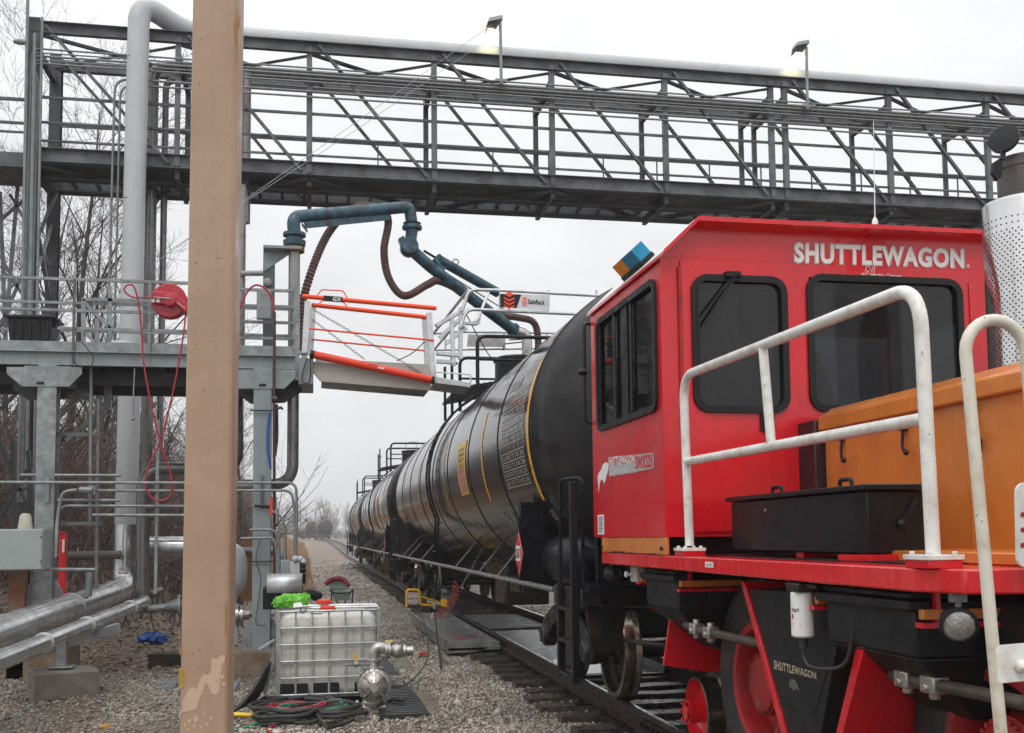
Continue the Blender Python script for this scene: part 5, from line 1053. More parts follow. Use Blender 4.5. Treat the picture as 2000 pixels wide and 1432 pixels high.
# ------------------------------------------------------------------ gangway and cage
GW = T('folding_gangway', 'folding gangway with orange side rails sloping from the platform to the tank car', 'gangway', PY(605,715,15.4))
for side, Y in (('near', 15.4), ('far', 16.25)):
    k = 1 if side == 'near' else 0
    a, c = (PY(594,579,15.4), PY(849,602,15.4)) if k else (PY(612,596,16.25), PY(836,620,16.25))
    hrn = P('top_rail', MB().tube([a, c], .034, 14).ball(a, .034, 6).ball(c, .034, 6), ornb, GW)
    hx_ = [(617,581),(628,566),(670,568),(681,587)] if k else [(619,599),(629,587),(671,590),(682,605)]
    P('hand_grip', MB().tube(fillet([PY(x,y,Y) for x,y in hx_], .03), .010, 6), ornb, hrn)
    if k:
        b = MB(); b.m(0).prism([PY(x,y,Y-.036) for x,y in ((632,588),(669,591),(669,580),(632,577))], (0,.002,0)); b.m(1); text_on(b, 'GX', quad_map(*[PY(x,y,Y-.038) for x,y in ((650,587.5),(667,589),(650,579.5),(667,581))]), .03, .2); P('lettering', b, [blackp, whited], hrn)
    t0, t1g = ((604,642),(848,665)) if k else ((609,663),(829,685)); P('mid_rail', MB().tube([PY(*t0,Y), PY(*t1g,Y)], .014, 8), M_redorange if 'M_redorange' in globals() else ornb, GW)
    pa, pb_, pc, pd = ((601,588),(594,700),(838,611),(847,747)) if k else ((612,600),(606,695),(829,618),(836,735))
    for p, q in ((pa, pb_), (pc, pd)): P('rail_post', MB().bar(PY(*p,Y+.03), PY(*q,Y+.03), .085, .05), alu, GW, .006)
    ch = MB(); p, q = (PY(612,605,Y), PY(822,728,Y)) if k else (PY(611,625,Y), PY(712,702,Y)); n_ = 46 if k else 26
    for i in range(n_):
        c0 = lerp(p, q, (i+.5)/n_); d = (q-p).normalized(); sd_ = V(0,1,0) if i % 2 else d.cross(V(0,1,0)); hl = (q-p).length/n_*.72
        ch.tube([c0+d*hl*math.cos(t)+sd_*.016*math.sin(t) for t in [2*math.pi*j/8 for j in range(8)]], .0038, 4, True)
    P('chain', ch, galv, GW)
s0, s1 = PY(614,693,15.33), PY(842,742,15.33); b = MB().tube([s0, s1], .057, 18); sp_ = P('spring_tube', b, M('red_orange_paint', (.72,.045,.014), .36, 0, .08, 5.), GW)
P('spring_cap', MB().cyl(s0+(s0-s1).normalized()*.06, s0, .06, 16).cyl(s1, s1+(s1-s0).normalized()*.05, .06, 16), blackp, sp_)
d_ = (s1-s0).normalized(); u_ = d_.cross(V(0,-1,0)).normalized(); u_ = u_ if u_.z > 0 else -u_; c0 = lerp(s0, s1, .48)
def onsp(u, v): a = R_(28)*(1)+(v-.5)*.55; return c0+d_*(u*.20)+V(0,-1,0)*.0585*math.cos(a-.35)+u_*.0585*math.sin(a-.35)
b = MB(); b.m(0); text_on(b, 'GX', lambda u, v: onsp(.5+u*.5, v), .035, .2); b.m(1).add([onsp(-.25,.75), onsp(.4,.75), onsp(.4,1.0), onsp(-.25,1.0)], [(0,1,2,3)]); P('lettering', b, [whited, blackp], sp_)
P('hinge_bracket', MB().bx(PY(583,720,15.4).x, PY(612,720,15.4).x, 15.36, 16.3, PY(600,752,15.4).z, PY(600,700,15.4).z).tube([PY(585,690,15.34), PY(600,690,15.34)], .03, 8), galv, GW, .01)
b = MB(); b.tube(smoothpath([PY(600,700,15.3), PY(592,725,15.3), PY(590,745,15.3), PY(603,748,15.3), PY(607,725,15.3), PY(606,700,15.3)], 5), .010, 5); P('air_line', b, rubber, GW)
for Y in (15.42, 16.23): 
    P('side_beam', MB().prism([PY(x,y,Y) for x,y in ((610,706),(636,709),(838,716),(841,763),(625,745),(611,728))] if Y < 16 else [PY(x,y,Y) for x,y in ((616,700),(640,701),(836,712),(838,745),(628,730),(617,722))], (0,.02,0)), M('pale_grey_gangway_paint', (.40,.37,.335), .5, 0, .08, 4.), GW, .004)
a, c = PY(628,744,15.44), PY(838,762,15.44); P('tread', MB().hexa([a, c, c+V(0,.78,0), a+V(0,.78,0), a+V(0,0,.03), c+V(0,0,.03), c+V(0,.78,.03), a+V(0,.78,.03)]), traypaint, GW)
b = MB(); a, c = PY(848,748,15.42), PY(920,757,15.42); b.hexa([a, c, c+V(0,.8,0), a+V(0,.8,0), a+V(0,0,.10), c+V(0,0,.07), c+V(0,.8,.07), a+V(0,.8,.10)]); b.bar(PY(852,727,15.42), PY(920,732,15.42), .02, .02).bar(PY(919,732,15.42), PY(919,755,15.42), .02, .03); P('landing_step', b, alu, GW, .006)
CG = T('safety_cage', 'bright aluminium safety cage with sign around the tank car top', 'safety cage', PY(907,700,15.5))
def ct(pts, Y, r=.026, nm='rail', rad=.12): return P(nm, MB().tube(fillet([PY(*p) if len(p) == 3 else PY(*p, Y) for p in pts], rad), r, 10), alu, CG)
YC2 = 18.7
ct([(903,608),(915,566),(975,567),(1210,580),(1600,602)], 15.5); ct([(899,640),(912,604),(1136,614),(1600,630)], 15.5)
zt_ = PY(915,566,15.5); xr_ = PY(915,566,15.5).x
ct([(846,652),(880,648),(1110,651),(1480,664)], YC2, .022); ct([(846,684),(1108,680),(1480,690)], YC2, .018)
for x in (977, 1072, 1165): P('rail_post', MB().bar(PY(x,567,15.5), PY(x-1,608,15.5), .03, .03), alu, CG)
for x in (870, 985, 1068): P('rail_post', MB().bar(PY(x,648,YC2), PY(x,682,YC2), .03, .03), alu, CG)
ct([(905,640,15.5),(906,632,15.6),(930,630,15.9),(954,572,16.2)], 15.5, .022); ct([(901,636,15.5),(903,632,15.55),(935,634,15.9),(938,608,16.2)], 15.5, .022)
b = MB(); b.tube([V(xr_,15.5,zt_.z), V(PY(848,650,YC2).x,YC2,PY(848,650,YC2).z)], .024, 8); b.tube([V(xr_,15.5,zt_.z-.3), V(PY(848,683,YC2).x,YC2,PY(848,683,YC2).z)], .020, 8); P('side_rail', b, alu, CG)
b = MB(); x4 = PY(1600,602,15.5).x; b.tube([V(x4,15.5,PY(1600,602,15.5).z), V(x4,YC2,PY(1480,664,YC2).z)], .024, 8); P('side_rail', b, alu, CG)
for p, q, w in (((851,637),(898,609),.10), ((900,600),(899,702),.10), ((882,620),(886,715),.07), ((852,690),(898,694),.10), ((853,706),(890,708),.08), ((870,672),(912,640),.03), ((858,660),(896,625),.04)):
    P('link_beam', MB().bar(PY(*p,15.6), PY(*q,15.6), .06, w, V(0,1,0)), alu, CG, .006)
sg = [PY(977,600,15.46), PY(1070,607,15.46), PY(1072,577,15.46), PY(977,574,15.46)]; f = quad_map(sg[0], sg[1], sg[3], sg[2])
sb_ = P('sign', MB().m(0).prism(sg, (0,.008,0)).m(1).prism([f(0,0)+V(0,-.001,0), f(.34,0)+V(0,-.001,0), f(.43,1)+V(0,-.001,0), f(0,1)+V(0,-.001,0)], (0,-.001,0)), [M('sign_grey', (.60,.61,.62), .4), blackp], CG)
def sgp(u, v): return f(u, v)+V(0,-.004,0)
b = MB(); text_on(b, 'SafeRack', lambda u, v: sgp(.575+u*.35, .36+v*.32), .025); P('lettering', b, blackp, sb_)
b = MB()
def cube_logo(cx_, cy_, s_):
    asp = 3.15
    def k(x, y): return sgp(cx_+x*s_/asp, cy_+y*s_)
    for i in range(3):
        y0 = .5-.36*i
        for sx in (-1, 1): b.poly([k(0,y0-.26), k(sx*.44,y0), k(sx*.44,y0-.17), k(0,y0-.44)])
    b.poly([k(0,.98), k(.42,.74), k(0,.5-.0), k(-.42,.74)])
cube_logo(.185, .40, .78); cube_logo(.505, .42, .40); P('emblem', b, ornb, sb_)
P('sign', MB().prism([PY(x,y,YC2-.05) for x,y in ((912,677),(987,678),(987,655),(914,653))], (0,.01,0)), M('plain_grey_sign', (.50,.495,.48), .5), CG)
b = MB(); w0 = PY(916,640,16.3); b.tube(smoothpath([PY(910,612,16.5), PY(935,660,17), PY(962,702,17.6), PY(1000,732,18.0)], 6), .009, 5); thing('cable', b, blackp, 'thin black cable hanging from the cage to the tank car top housing', 'cable')
b = MB(); b.tube(smoothpath([PY(775,705,15.6), PY(805,690,15.6), PY(830,667,15.6)], 6), .008, 5); thing('cable', b, rubber, 'thin dark cable crossing the right end of the gangway rails', 'cable')
# ------------------------------------------------------------------ tan post in the foreground
tl, tr_, bl, br = PY(376,-40,4.3), PY(466,-40,4.3), PY(348,1500,4.3), PY(443,1500,4.3)
tl, tr_ = bl+(tl-bl)*1.6, br+(tr_-br)*1.6; b = MB(); D_ = V(.012,.197,0); rc_ = .022
def sq(a, c):
    w = (c-a).normalized(); d = D_.normalized(); W_ = (c-a).length; return [p for (u, v, s1_, s2_) in ((0,0,1,1),(1,0,-1,1),(1,1,-1,-1),(0,1,1,-1)) for p in [a+w*(u*W_)+d*(v*.197)+w*(s1_*rc_*(1-math.cos(t) if (u+v) % 2 == 0 else 1-math.sin(t)))+d*(s2_*rc_*(1-math.sin(t) if (u+v) % 2 == 0 else 1-math.cos(t))) for t in [math.pi/2*k/5 for k in range(6)]]]
r0, r1 = sq(bl, br), sq(tl, tr_); n_ = len(r0); vs = []; 
for k in range(13): vs += [lerp(r0[i], r1[i], k/12) for i in range(n_)]
b.add(vs, [(k*n_+i, k*n_+(i+1) % n_, (k+1)*n_+(i+1) % n_, (k+1)*n_+i) for k in range(12) for i in range(n_)])
b.bx(bl.x-.05, br.x+.05, 4.25, 4.55, bl.z-.5, bl.z-.01)
tp = T('steel_post', 'square tan painted steel post, scuffed and peeling, nearest the viewer', 'post', ((bl.x+br.x)/2, 4.4, bl.z-.5)); P('post_body', b, tan, tp, ang=60)
def fp(x, y, o=.0012): return PY(x, y, 4.3-o)
blob = [(348,1402),(352,1392),(357,1381),(356,1372),(361,1362),(366,1350),(372,1343),(379,1342),(383,1348),(388,1336),(392,1324),(398,1316),(405,1318),(411,1312),(413,1300),(412,1290),(417,1284),(423,1288),(428,1282),(436,1279),(440,1284),(439,1292),(434,1299),(433,1310),(430,1322),(429,1340),(428,1352),(422,1358),(413,1356),(409,1345),(404,1334),(399,1340),(396,1352),(391,1362),(387,1374),(383,1386),(373,1388),(365,1391),(357,1390),(352,1398)]
P('bare_patch', MB().poly([fp(*p) for p in blob]), tan2, tp)
b = MB()
for x, y, r in ((362,1416,3),(370,1408,4),(382,1405,5),(379,1418,3),(368,1425,2.5),(392,1420,2.5),(404,1415,3),(437,1336,3),(434,1322,3.5),(399,1395,2.5),(412,1402,3),(424,1330,3)): b.poly([fp(x+r*math.cos(t), y+r*1.25*math.sin(t)) for t in [j*.7 for j in range(9)]])
P('bare_spot', b, tan2, tp)
P('stain', MB().poly([fp(*p) for p in ((349,1305),(358,1304),(364,1316),(362,1334),(356,1345),(349,1340))]), ochre, tp)
b = MB(); rr_ = random.Random(5)
for (xa, ya, xb, yb) in ((465,20,463,120),(468,30,466,60),(459,40,462,90),(443,1280,446,1330),(441,1180,443,1240),(350,1230,352,1280)):
    pts = []; m_ = 9
    for j in range(m_): t = j/(m_-1); pts.append(fp(xa+(xb-xa)*t-rr_.uniform(.5,2.5), ya+(yb-ya)*t))
    for j in range(m_): t = 1-j/(m_-1); pts.append(fp(xa+(xb-xa)*t+rr_.uniform(.2,1.5), ya+(yb-ya)*t))
    b.poly(pts)
P('rust_edge', b, M('rusty_scuff', (.36,.16,.05), .6, 0, .3, 30), tp)
b = MB()
for _ in range(95):
    y = rr_.uniform(0, 1425); f_ = y/1432; x = rr_.uniform(382-28*f_, 458-23*f_); r = rr_.uniform(.5, 1.5); b.poly([fp(x+r*math.cos(t)*rr_.uniform(.7,1.1), y+r*math.sin(t)*rr_.uniform(.8,1.5), .0011) for t in [j*1.05 for j in range(6)]])
P('chip', b, M('chipped_brown_undercoat', (.24,.13,.07), .6, 0, .3, 30), tp)
# ------------------------------------------------------------------ left yard: pipes, valves, electrics
q0, q1 = PY(282,1176,16.6), PY(0,1290,10.2); dr = (q1-q0).normalized()
sp2 = pipe('shiny_pipe', [q0, q0+dr*12], .095, jacket, 'slimmer shiny ground pipe lying in front of the thick jacketed one', n=24, bands=[(q0+dr*t, dr, .05, alu) for t in (1.0, 3.4, 5.1)])
P('pipe_end', MB().lathe(q0, dr, [(.001,-.02),(.10,-.015),(.105,.0),(.105,.03),(.095,.03)], 24), dullpipe, sp2)
sA, sB, sC = PY(280,1172,16.8), PY(279,915,16.8), PY(463,917,17.0)
pipe('stainless_pipe', [V(PY(463,735,17.0).x,17.0,4.2), V(sC.x,17.0,sC.z), V(sB.x,16.8,sB.z), sA+V(0,0,-.2)], .10, steelpipe, 'dark stainless pipe with elbows passing behind the tan post at head height', n=22, rad=.34)
e = PY(315,1187,16.7); pipe('stainless_pipe', [sA+V(.0,.2,-.02), PY(300,1157,16.9), PY(316,1152,17.)], .05, dullpipe, 'small elbow stub beside the foot of the dark stainless pipe', n=14, rad=.1)
c0, c1 = PY(288,1190,16.4), PY(350,1184,16.4); fpz = pipe('stainless_pipe', [c0, lerp(c0,c1,.55)], .06, galv, 'short grey pipe with reducer and flange low down, left of the tan post', n=18)
d_ = (c1-c0).normalized(); P('reducer', MB().lathe(lerp(c0,c1,.55), d_, [(.06,0),(.11,.16),(.11,.2),(.17,.2),(.17,.24),(.10,.24),(.10,.27),(.17,.27),(.17,.31),(.1,.31)], 22), galv, fpz)
h0, h1 = PY(282,1068,17.6), PY(450,1068,17.6); gv = pipe('insulated_pipe', [h0, h1], .165, jacket, 'thick pale horizontal pipe behind the tan post at waist height', n=24)
vc = PY(447,1110,17.); b = MB(); b.lathe(V(vc.x,17.0,0), V(0,0,1), [(.001,vc.z+.40),(.12,vc.z+.38),(.22,vc.z+.30),(.27,vc.z+.16),(.285,vc.z),(.28,vc.z-.2),(.24,vc.z-.32),(.15,vc.z-.44),(.13,vc.z-.5),(.13,vc.z-.75)], 32); vs_ = T('strainer_vessel', 'pale grey rounded strainer vessel peeking out right of the tan post', 'vessel', (vc.x,17,0)); P('vessel_body', b, greypaint, vs_)
b = MB(); fl = PY(474,1202,16.8); b.lathe(fl+V(-.1,0,0), V(1,0,0), [(.10,0),(.16,.0),(.16,.04),(.1,.04),(.1,.07),(.16,.07),(.16,.11),(.08,.11),(.06,.2)], 20); P('flange', b, cast, vs_)
P('drain_pipe', MB().tube([PY(458,1180,16.8), PY(456,1258,16.8)], .075, 14), greypaint, vs_)
pipe('ground_pipe', [PY(130,1086,18.), PY(236,1084,18.)], .07, darkpipe, 'dark pipe lying level between the red post and the thick pale riser')
pipe('ground_pipe', [PY(455,1076,18.), PY(545,1076,18.), PY(560,1110,18.)], .075, dullpipe, 'pale pipe ending in an elbow behind the foot of the right column')
pipe('ground_pipe', [PY(455,1199,17.), PY(535,1199,17.)], .05, galv, 'thin galvanised pipe behind the right column base, low down')
pipe('ground_pipe', [PY(452,943,17.2), PY(462,943,17.2)], .05, galv, 'stub of pipe beside the tan post') if False else None
# conduit rack
cl_ = [(942,0,372,15.2),(958,180,372,15.25),(977,112,236,15.3),(988,120,372,15.3),(1006,180,372,15.25),(928,40,236,15.4),(1112,85,186,15.0)]
names_ = ['longest level conduit crossing the left yard at head height', 'level conduit leading right from the white lamp fixture', 'short level conduit under the lamp fixture, left of the riser', 'level conduit with a curved left end, second lowest of the rack', 'lowest level conduit of the rack left of the tan post', 'level conduit just above the longest one, passing behind the left column', 'level conduit from the grey enclosure to the uprights']
for (y, xa, xb, Y), lab in zip(cl_, names_):
    a, c = PY(xa, y, Y), PY(xb, y+(xb-xa)*.004, Y)
    pts = [a, c] if 'curved' not in lab else [a+V(-.06,0,-.35), a+V(-.02,0,0), c]
    pipe('conduit', pts, .022, conduit, lab, 'conduit', 8, .12, 'conduits in the left yard')
for (xa, ya, xb, yb, Y, r, lab) in ((178,700,176,1030,15.6,.026,'left of the two upright conduits between left column and riser'),(192,780,188,1150,15.7,.026,'right of the two upright conduits between left column and riser'),(176,1118,172,1165,15.5,.05,'short fat conduit stub at the foot of the two uprights')):
    pipe('conduit', [PY(xa,ya,Y), PY(xb,yb,Y)], r, conduit, lab, 'conduit', 10, .1, 'conduits in the left yard')
a = PY(150,957,15.2); pipe('conduit', [a, PY(122,960,15.2), PY(112,1010,15.2), PY(108,1090,15.0)], .024, conduit, 'curved conduit from the lamp fixture down the left column', 'conduit', 8, .25, 'conduits in the left yard')
b = MB(); q = PY(168,957,15.15); b.tube([q+V(-.10,0,0), q+V(-.08,0,0), q+V(.08,0,0), q+V(.10,0,0)], [.02,.045,.045,.02], 12); b.bx(q.x+.02, q.x+.12, q.y, q.y+.1, q.z-.06, q.z+.06); thing('junction_fitting', b, conduit, 'oval grey conduit fitting where the curved conduit meets the uprights', 'fitting')
for (xa, xb, y, Y) in ((116,200,1023,15.35), (110,195,848,15.6)):
    a, c = PY(xa,y,Y), PY(xb,y,Y); b = MB(); b.bx(a.x, c.x, Y, Y+.03, a.z-.025, a.z+.025); b2 = thing('channel_strut', b, steel, 'perforated strut holding the upright conduits, %s' % ('lower one by the red post' if y > 900 else 'upper one under the platform'), 'strut', 'struts in the left yard')
for x, lab in ((312,'slotted upright strut behind the hanging red hose'),):
    a, c = PY(x,560,15.35), PY(x-1,1160,15.35); thing('channel_strut', MB().bx(a.x-.02, a.x+.02, 15.35, 15.39, c.z, a.z-1.9), galv, lab, 'strut', 'struts in the left yard')
q = PY(91,957,15.3); thing('channel_strut', MB().bx(q.x-.025, q.x+.025, 15.33, 15.36, q.z-.17, q.z+.17), galv, 'short slotted strut bolted on the face of the left column', 'strut', 'struts in the left yard')
# electrical enclosure
b0, b1 = PY(-30,1115,14.6), PY(85,1033,14.6); EB = T('electrical_enclosure', 'grey sheet metal electrical enclosure in front of the left column', 'enclosure', (b1.x,14.6,b0.z))
P('housing', MB().bx(b0.x-.3, b1.x, 14.6, 15.0, b0.z, b1.z), boxgrey, EB, .008); b = MB().bx(b0.x-.29, b1.x-.01, 14.575, 14.597, b0.z+.01, b1.z-.01); dr_ = P('door', b, boxgrey, EB, .006)
b = MB()
for y in (1049,1097): q = PY(80,y,14.57); b.lathe(q, V(0,-1,0), [(.014,0),(.012,.006),(.001,.008)], 10)
P('screw', b, darkpipe, dr_)
c = PY(48,1033,14.75); b = MB(); b.lathe(V(c.x,14.78,c.z), V(0,0,1), [(.095,0),(.085,.05),(.07,.17),(.05,.20),(.001,.205)], 20); P('dome_cap', b, M('beige_plastic_cap', (.42,.40,.34), .5), EB)
thing('support_leg', MB().bx(PY(20,1150,15.2).x, PY(52,1150,15.2).x, 15.1, 15.25, gz(-4.3,15), PY(40,1115,15.2).z), M('rusty_grey_leg', (.25,.24,.2), .6, 0, .3, 6, dirt=(.20,.07,.025), dirt_amt=.6), 'rust stained leg standing under the grey electrical enclosure', 'leg post')
# red hydrant-like post
p = PY(122,1130,16.4); b = MB(); z0_ = gz(p.x,16.4)-.1; zt_2 = PY(122,1043,16.4).z; b.bx(p.x-.05, p.x+.045, 16.35, 16.48, z0_, zt_2).bx(p.x-.06, p.x+.02, 16.33, 16.5, zt_2, zt_2+.03); RP = tag(T('red_post', 'red painted post with white strip behind the grey enclosure', 'marker post', (p.x,16.4,z0_))); P('post_body', b, redd, RP, .006); P('white_strip', MB().bx(p.x+.0, p.x+.03, 16.34, 16.348, zt_2-.27, zt_2-.08), whited, RP)
# hose reel
RL = T('hose_reel', 'red metal hose reel mounted on the platform railing', 'hose reel', PY(330,588,15.4))
c = PY(331,588,15.42); b = MB(); b.lathe(c, V(0,-1,0), [(.001,-.16),(.24,-.16),(.245,-.14),(.20,-.12),(.20,.0),(.24,.02),(.245,.04),(.235,.05),(.10,.055),(.09,.07),(.001,.07)], 40); P('drum', b, reelm, RL)
a0, a1 = PY(296,580,15.3), PY(340,585,15.3); b = MB(); b.bar(a0, a1, .05, .17, V(0,0,1)); b.bar(PY(334,575,15.29), PY(372,610,15.29), .04, .10); b.lathe(PY(331,586,15.27), V(0,-1,0), [(.09,0),(.09,.02),(.03,.03),(.001,.03)], 20); P('arm_bracket', b, reelm, RL, .01)
b = MB(); tq = quad_map(*[PY(x,y,15.255) for x,y in ((345,592),(360,604),(347,589),(362,601))]); b.add([tq(0,.2), tq(1,.2), tq(1,.9), tq(0,.9)], [(0,1,2,3)]); P('label', b, pinkd, RL)
b = MB()
for x in (299, 309): q = PY(x,587,15.265); b.bx(q.x-.025, q.x+.02, q.y-.002, q.y, q.z-.025, q.z+.02)
P('label', b, whited, RL)
P('swivel', MB().tube([PY(300,581,15.24), PY(335,584,15.24)], .012, 8), galv, RL)
hz = [(298,581,15.24),(262,581,15.2),(246,572,15.2),(243,563,15.2),(252,556,15.2),(262,561,15.2),(270,590,15.2),(276,640,15.2),(281,710,15.2),(292,775,15.2),(312,860,15.2),(330,915,15.2),(336,950,15.2),(329,972,15.2),(308,977,15.2),(290,965,15.2),(284,940,15.2),(290,912,15.2),(312,865,15.22),(330,800,15.25),(345,730,15.25),(356,670,15.25),(362,620,15.3),(364,600,15.35)]
thing('air_hose', MB().tube(smoothpath([PY(*h) for h in hz], 7), .0125, 8), hosered, 'long red air hose hanging in loops from the red reel', 'hose')
hz = [(452,660,15.3),(466,610,15.3),(482,572,15.3),(500,557,15.3),(520,566,15.3),(533,590,15.3),(536,620,15.3)]
thing('air_hose', MB().tube(smoothpath([PY(*h) for h in hz], 7), .015, 8), hosered, 'short dark red hose arching over the platform railing right of the tan post', 'hose')
b = MB(); b.tube([PY(536,610,15.25), PY(536,660,15.25), PY(535,790,15.2), PY(536,1130,15.2)], .022, 8); b.tube([PY(531,780,15.2), PY(541,780,15.2)], .05, 8); thing('grounding_line', b, M('dark_brown_line', (.06,.028,.026), .5), 'dark vertical hose hanging down past the right column', 'hose')
b = MB(); b.tube(smoothpath([PY(527,806,15.3), PY(523,840,15.3), PY(523,880,15.3), PY(529,915,15.3)], 6), .018, 8); thing('cable', b, M('blue_cable', (.01,.12,.42), .4), 'bright blue cable looped down the right column', 'cable')
b = MB(); b.tube(smoothpath([PY(540,790,15.25), PY(541,850,15.25), PY(537,890,15.2)], 6), .022, 8); b.tube(smoothpath([PY(540,800,15.2), PY(548,796,15.2), PY(552,800,15.2)], 4), .02, 6); thing('cable', b, rubber, 'black cable with a clamp hanging beside the blue one', 'cable')
b = MB(); b.tube(smoothpath([PY(510,1045,15.3), PY(500,1090,15.3), PY(509,1130,15.3), PY(504,1180,15.3), PY(500,1218,15.3), PY(520,1222,15.3)], 6), .006, 5); thing('wire', b, rubber, 'thin black wire wandering down the face of the right column', 'wire')
cb_ = PY(512,595,15.85); thing('control_box', MB().bx(PY(501,600,15.4).x, PY(529,600,15.4).x, 15.4, 15.52, PY(510,622,15.4).z, PY(510,565,15.4).z), galv, 'galvanised plate box on the platform railing below the blue arm', 'box', None, .006)
# conduits at the right column
for pts, lab in (([(455,943),(578,943),(580,990),(578,1092)], 'upper conduit passing the right column and turning down at its right'), ([(455,958),(570,958),(576,1000),(575,1092)], 'lower conduit passing the right column and turning down beside the upper one'), ([(488,1035),(537,1034),(545,1060),(545,1125)], 'short bent conduit on the right column, upper of the pair'), ([(470,1052),(535,1050),(541,1075),(541,1125)], 'short bent conduit on the right column, lower of the pair'), ([(531,998),(552,1010),(557,1040),(557,1092)], 'bent conduit right of the red tag by the right column')):
    pipe('conduit', [PY(x,y,15.15) for x, y in pts], .02, conduit, lab, 'conduit', 8, .12, 'conduits at the right column')
b = MB(); a = PY(512,935,15.33); b.bx(a.x-.02, a.x+.02, 15.33, 15.36, a.z-.42, a.z+.05); thing('channel_strut', b, steel, 'slotted dark strut on the face of the right column', 'strut')
b = MB(); 
for y in (802, 1097): a, c = PY(492,y,15.34), PY(530,y,15.34); b.bx(a.x-.03, c.x+.03, 15.32, 15.345, a.z-.008, a.z+.008)
b.tube([PY(497,988,15.33), PY(530,990,15.33)], .02, 6); thing('clamp_strap', b, blackp, 'black straps clamped around the right column', 'strap')
q = PY(531,990,15.2); thing('warning_tag', MB().bx(q.x-.03, q.x+.02, 15.2, 15.21, q.z-.12, q.z+.12), M('bright_red_tag', (.75,.06,.03), .5), 'small red tag hanging beside the right column', 'tag')
VB = T('valve_actuator', 'pair of grey actuator boxes with valves standing behind the black trough', 'actuator', PY(580,1130,15.1))
for xa, xb, ya, yb in ((548,566,1094,1130), (566,586,1097,1130)): P('actuator_box', MB().bx(PY(xa,ya,15.1).x, PY(xb,ya,15.1).x, 15.1, 15.25, PY(xa,yb,15.1).z-.1, PY(xa,ya,15.1).z), galvp if xa < 560 else M('pale_actuator', (.46,.47,.45), .4), VB, .01)
b = MB()
for x, y, r in ((577,1092,.05),(587,1092,.045),(592,1097,.045)): b.ball(PY(x,y,15.1), r, 6)
P('fitting', b, M('blue_white_fitting', (.45,.50,.55), .4), VB); b = MB(); b.tube([PY(591,1098,15.1), PY(592,1140,15.1)], .04, 8); 
for y in (1103,1112,1122): b.tube([PY(588,y,15.08), PY(598,y,15.08)], .022, 6)
P('manifold', b, blackp, VB)
# black trough with curved metal hood
TG = T('pump_shelter', 'black trough with a curved bare metal hood beside the right column', 'shelter', PY(550,1190,14.4))
P('trough', MB().bx(PY(513,1190,14.4).x, PY(591,1190,14.4).x, 14.4, 15.0, PY(550,1190,14.4).z, PY(550,1147,14.4).z), blackp, TG, .01)
hp0, hp1 = PY(521,1150,14.35), PY(590,1150,14.35); zt_3 = PY(550,1124,14.35).z; zb_3 = PY(550,1158,14.35).z; pr = [(0,zb_3),(0,zb_3+.10)]+[(.10-.10*math.cos(t), zt_3-.10+.10*math.sin(t)) for t in [math.pi/2*k/5 for k in range(6)]]+[(.5,zt_3+.01)]
b = MB(); vs = [V(hp0.x, 14.35+a, z) for a, z in pr]+[V(hp1.x, 14.35+a, z) for a, z in pr]; k = len(pr); b.add(vs, [(i, i+1, k+i+1, k+i) for i in range(k-1)]); h_ = P('hood', b, alu, TG); s_ = h_.modifiers.new('solid', 'SOLIDIFY'); s_.thickness = .006
# brown board behind
thing('board', MB().bx(PY(470,1130,18).x, PY(494,1130,18).x, 18, 18.06, PY(480,1175,18).z, PY(480,1050,18).z), wood, 'rusty brown board standing behind the right column', 'board')
b = MB().bx(PY(290,1235,16.5).x, PY(520,1235,16.5).x, 16.5, 16.9, gz(-1.5,16.5)-.1, gz(-1.5,16.5)+.16); thing('skid_beam', b, blackgal, 'dark low steel skid lying behind the tan post', 'skid')
# pipe supports and blocks
pz = PY(120,1325,13.4); zb_ = gz(pz.x, 13.4); SP = T('pipe_support', 'short steel stanchion and cross beam carrying the two shiny pipes', 'pipe support', (pz.x,13.4,zb_))
P('stanchion', MB().bx(pz.x-.055, pz.x+.055, 13.35, 13.45, zb_+.2, .42).bx(pz.x-.14, pz.x+.14, 13.28, 13.52, zb_+.34, zb_+.355), galv, SP, .004)
P('cross_beam', MB().bar(PY(20,1306,13.35)+V(-.3,-.3,.05), PY(225,1226,13.8)+V(.05,0,-.0), .10, .12, V(0,0,1)), galv, SP, .006)
bq = [PZ(47,1332,.02), PZ(142,1372,-.1), PZ(175,1320,.0), PZ(90,1312,.03)]
cxm, cym = pz.x+.02, 13.4; b = MB(); ca, sa = math.cos(.35), math.sin(.35)
def rot(x, y): return (cxm+x*ca-y*sa, cym+x*sa+y*ca)
vs = [V(*rot(sx*.36, sy*.34), z) for z in (zb_-.25, zb_+.32) for sx, sy in ((-1,-1),(1,-1),(1,1),(-1,1))]; b.hexa(vs); thing('concrete_block', b, concrete2, 'square damp concrete block under the steel pipe stanchion', 'concrete block', None, .02)
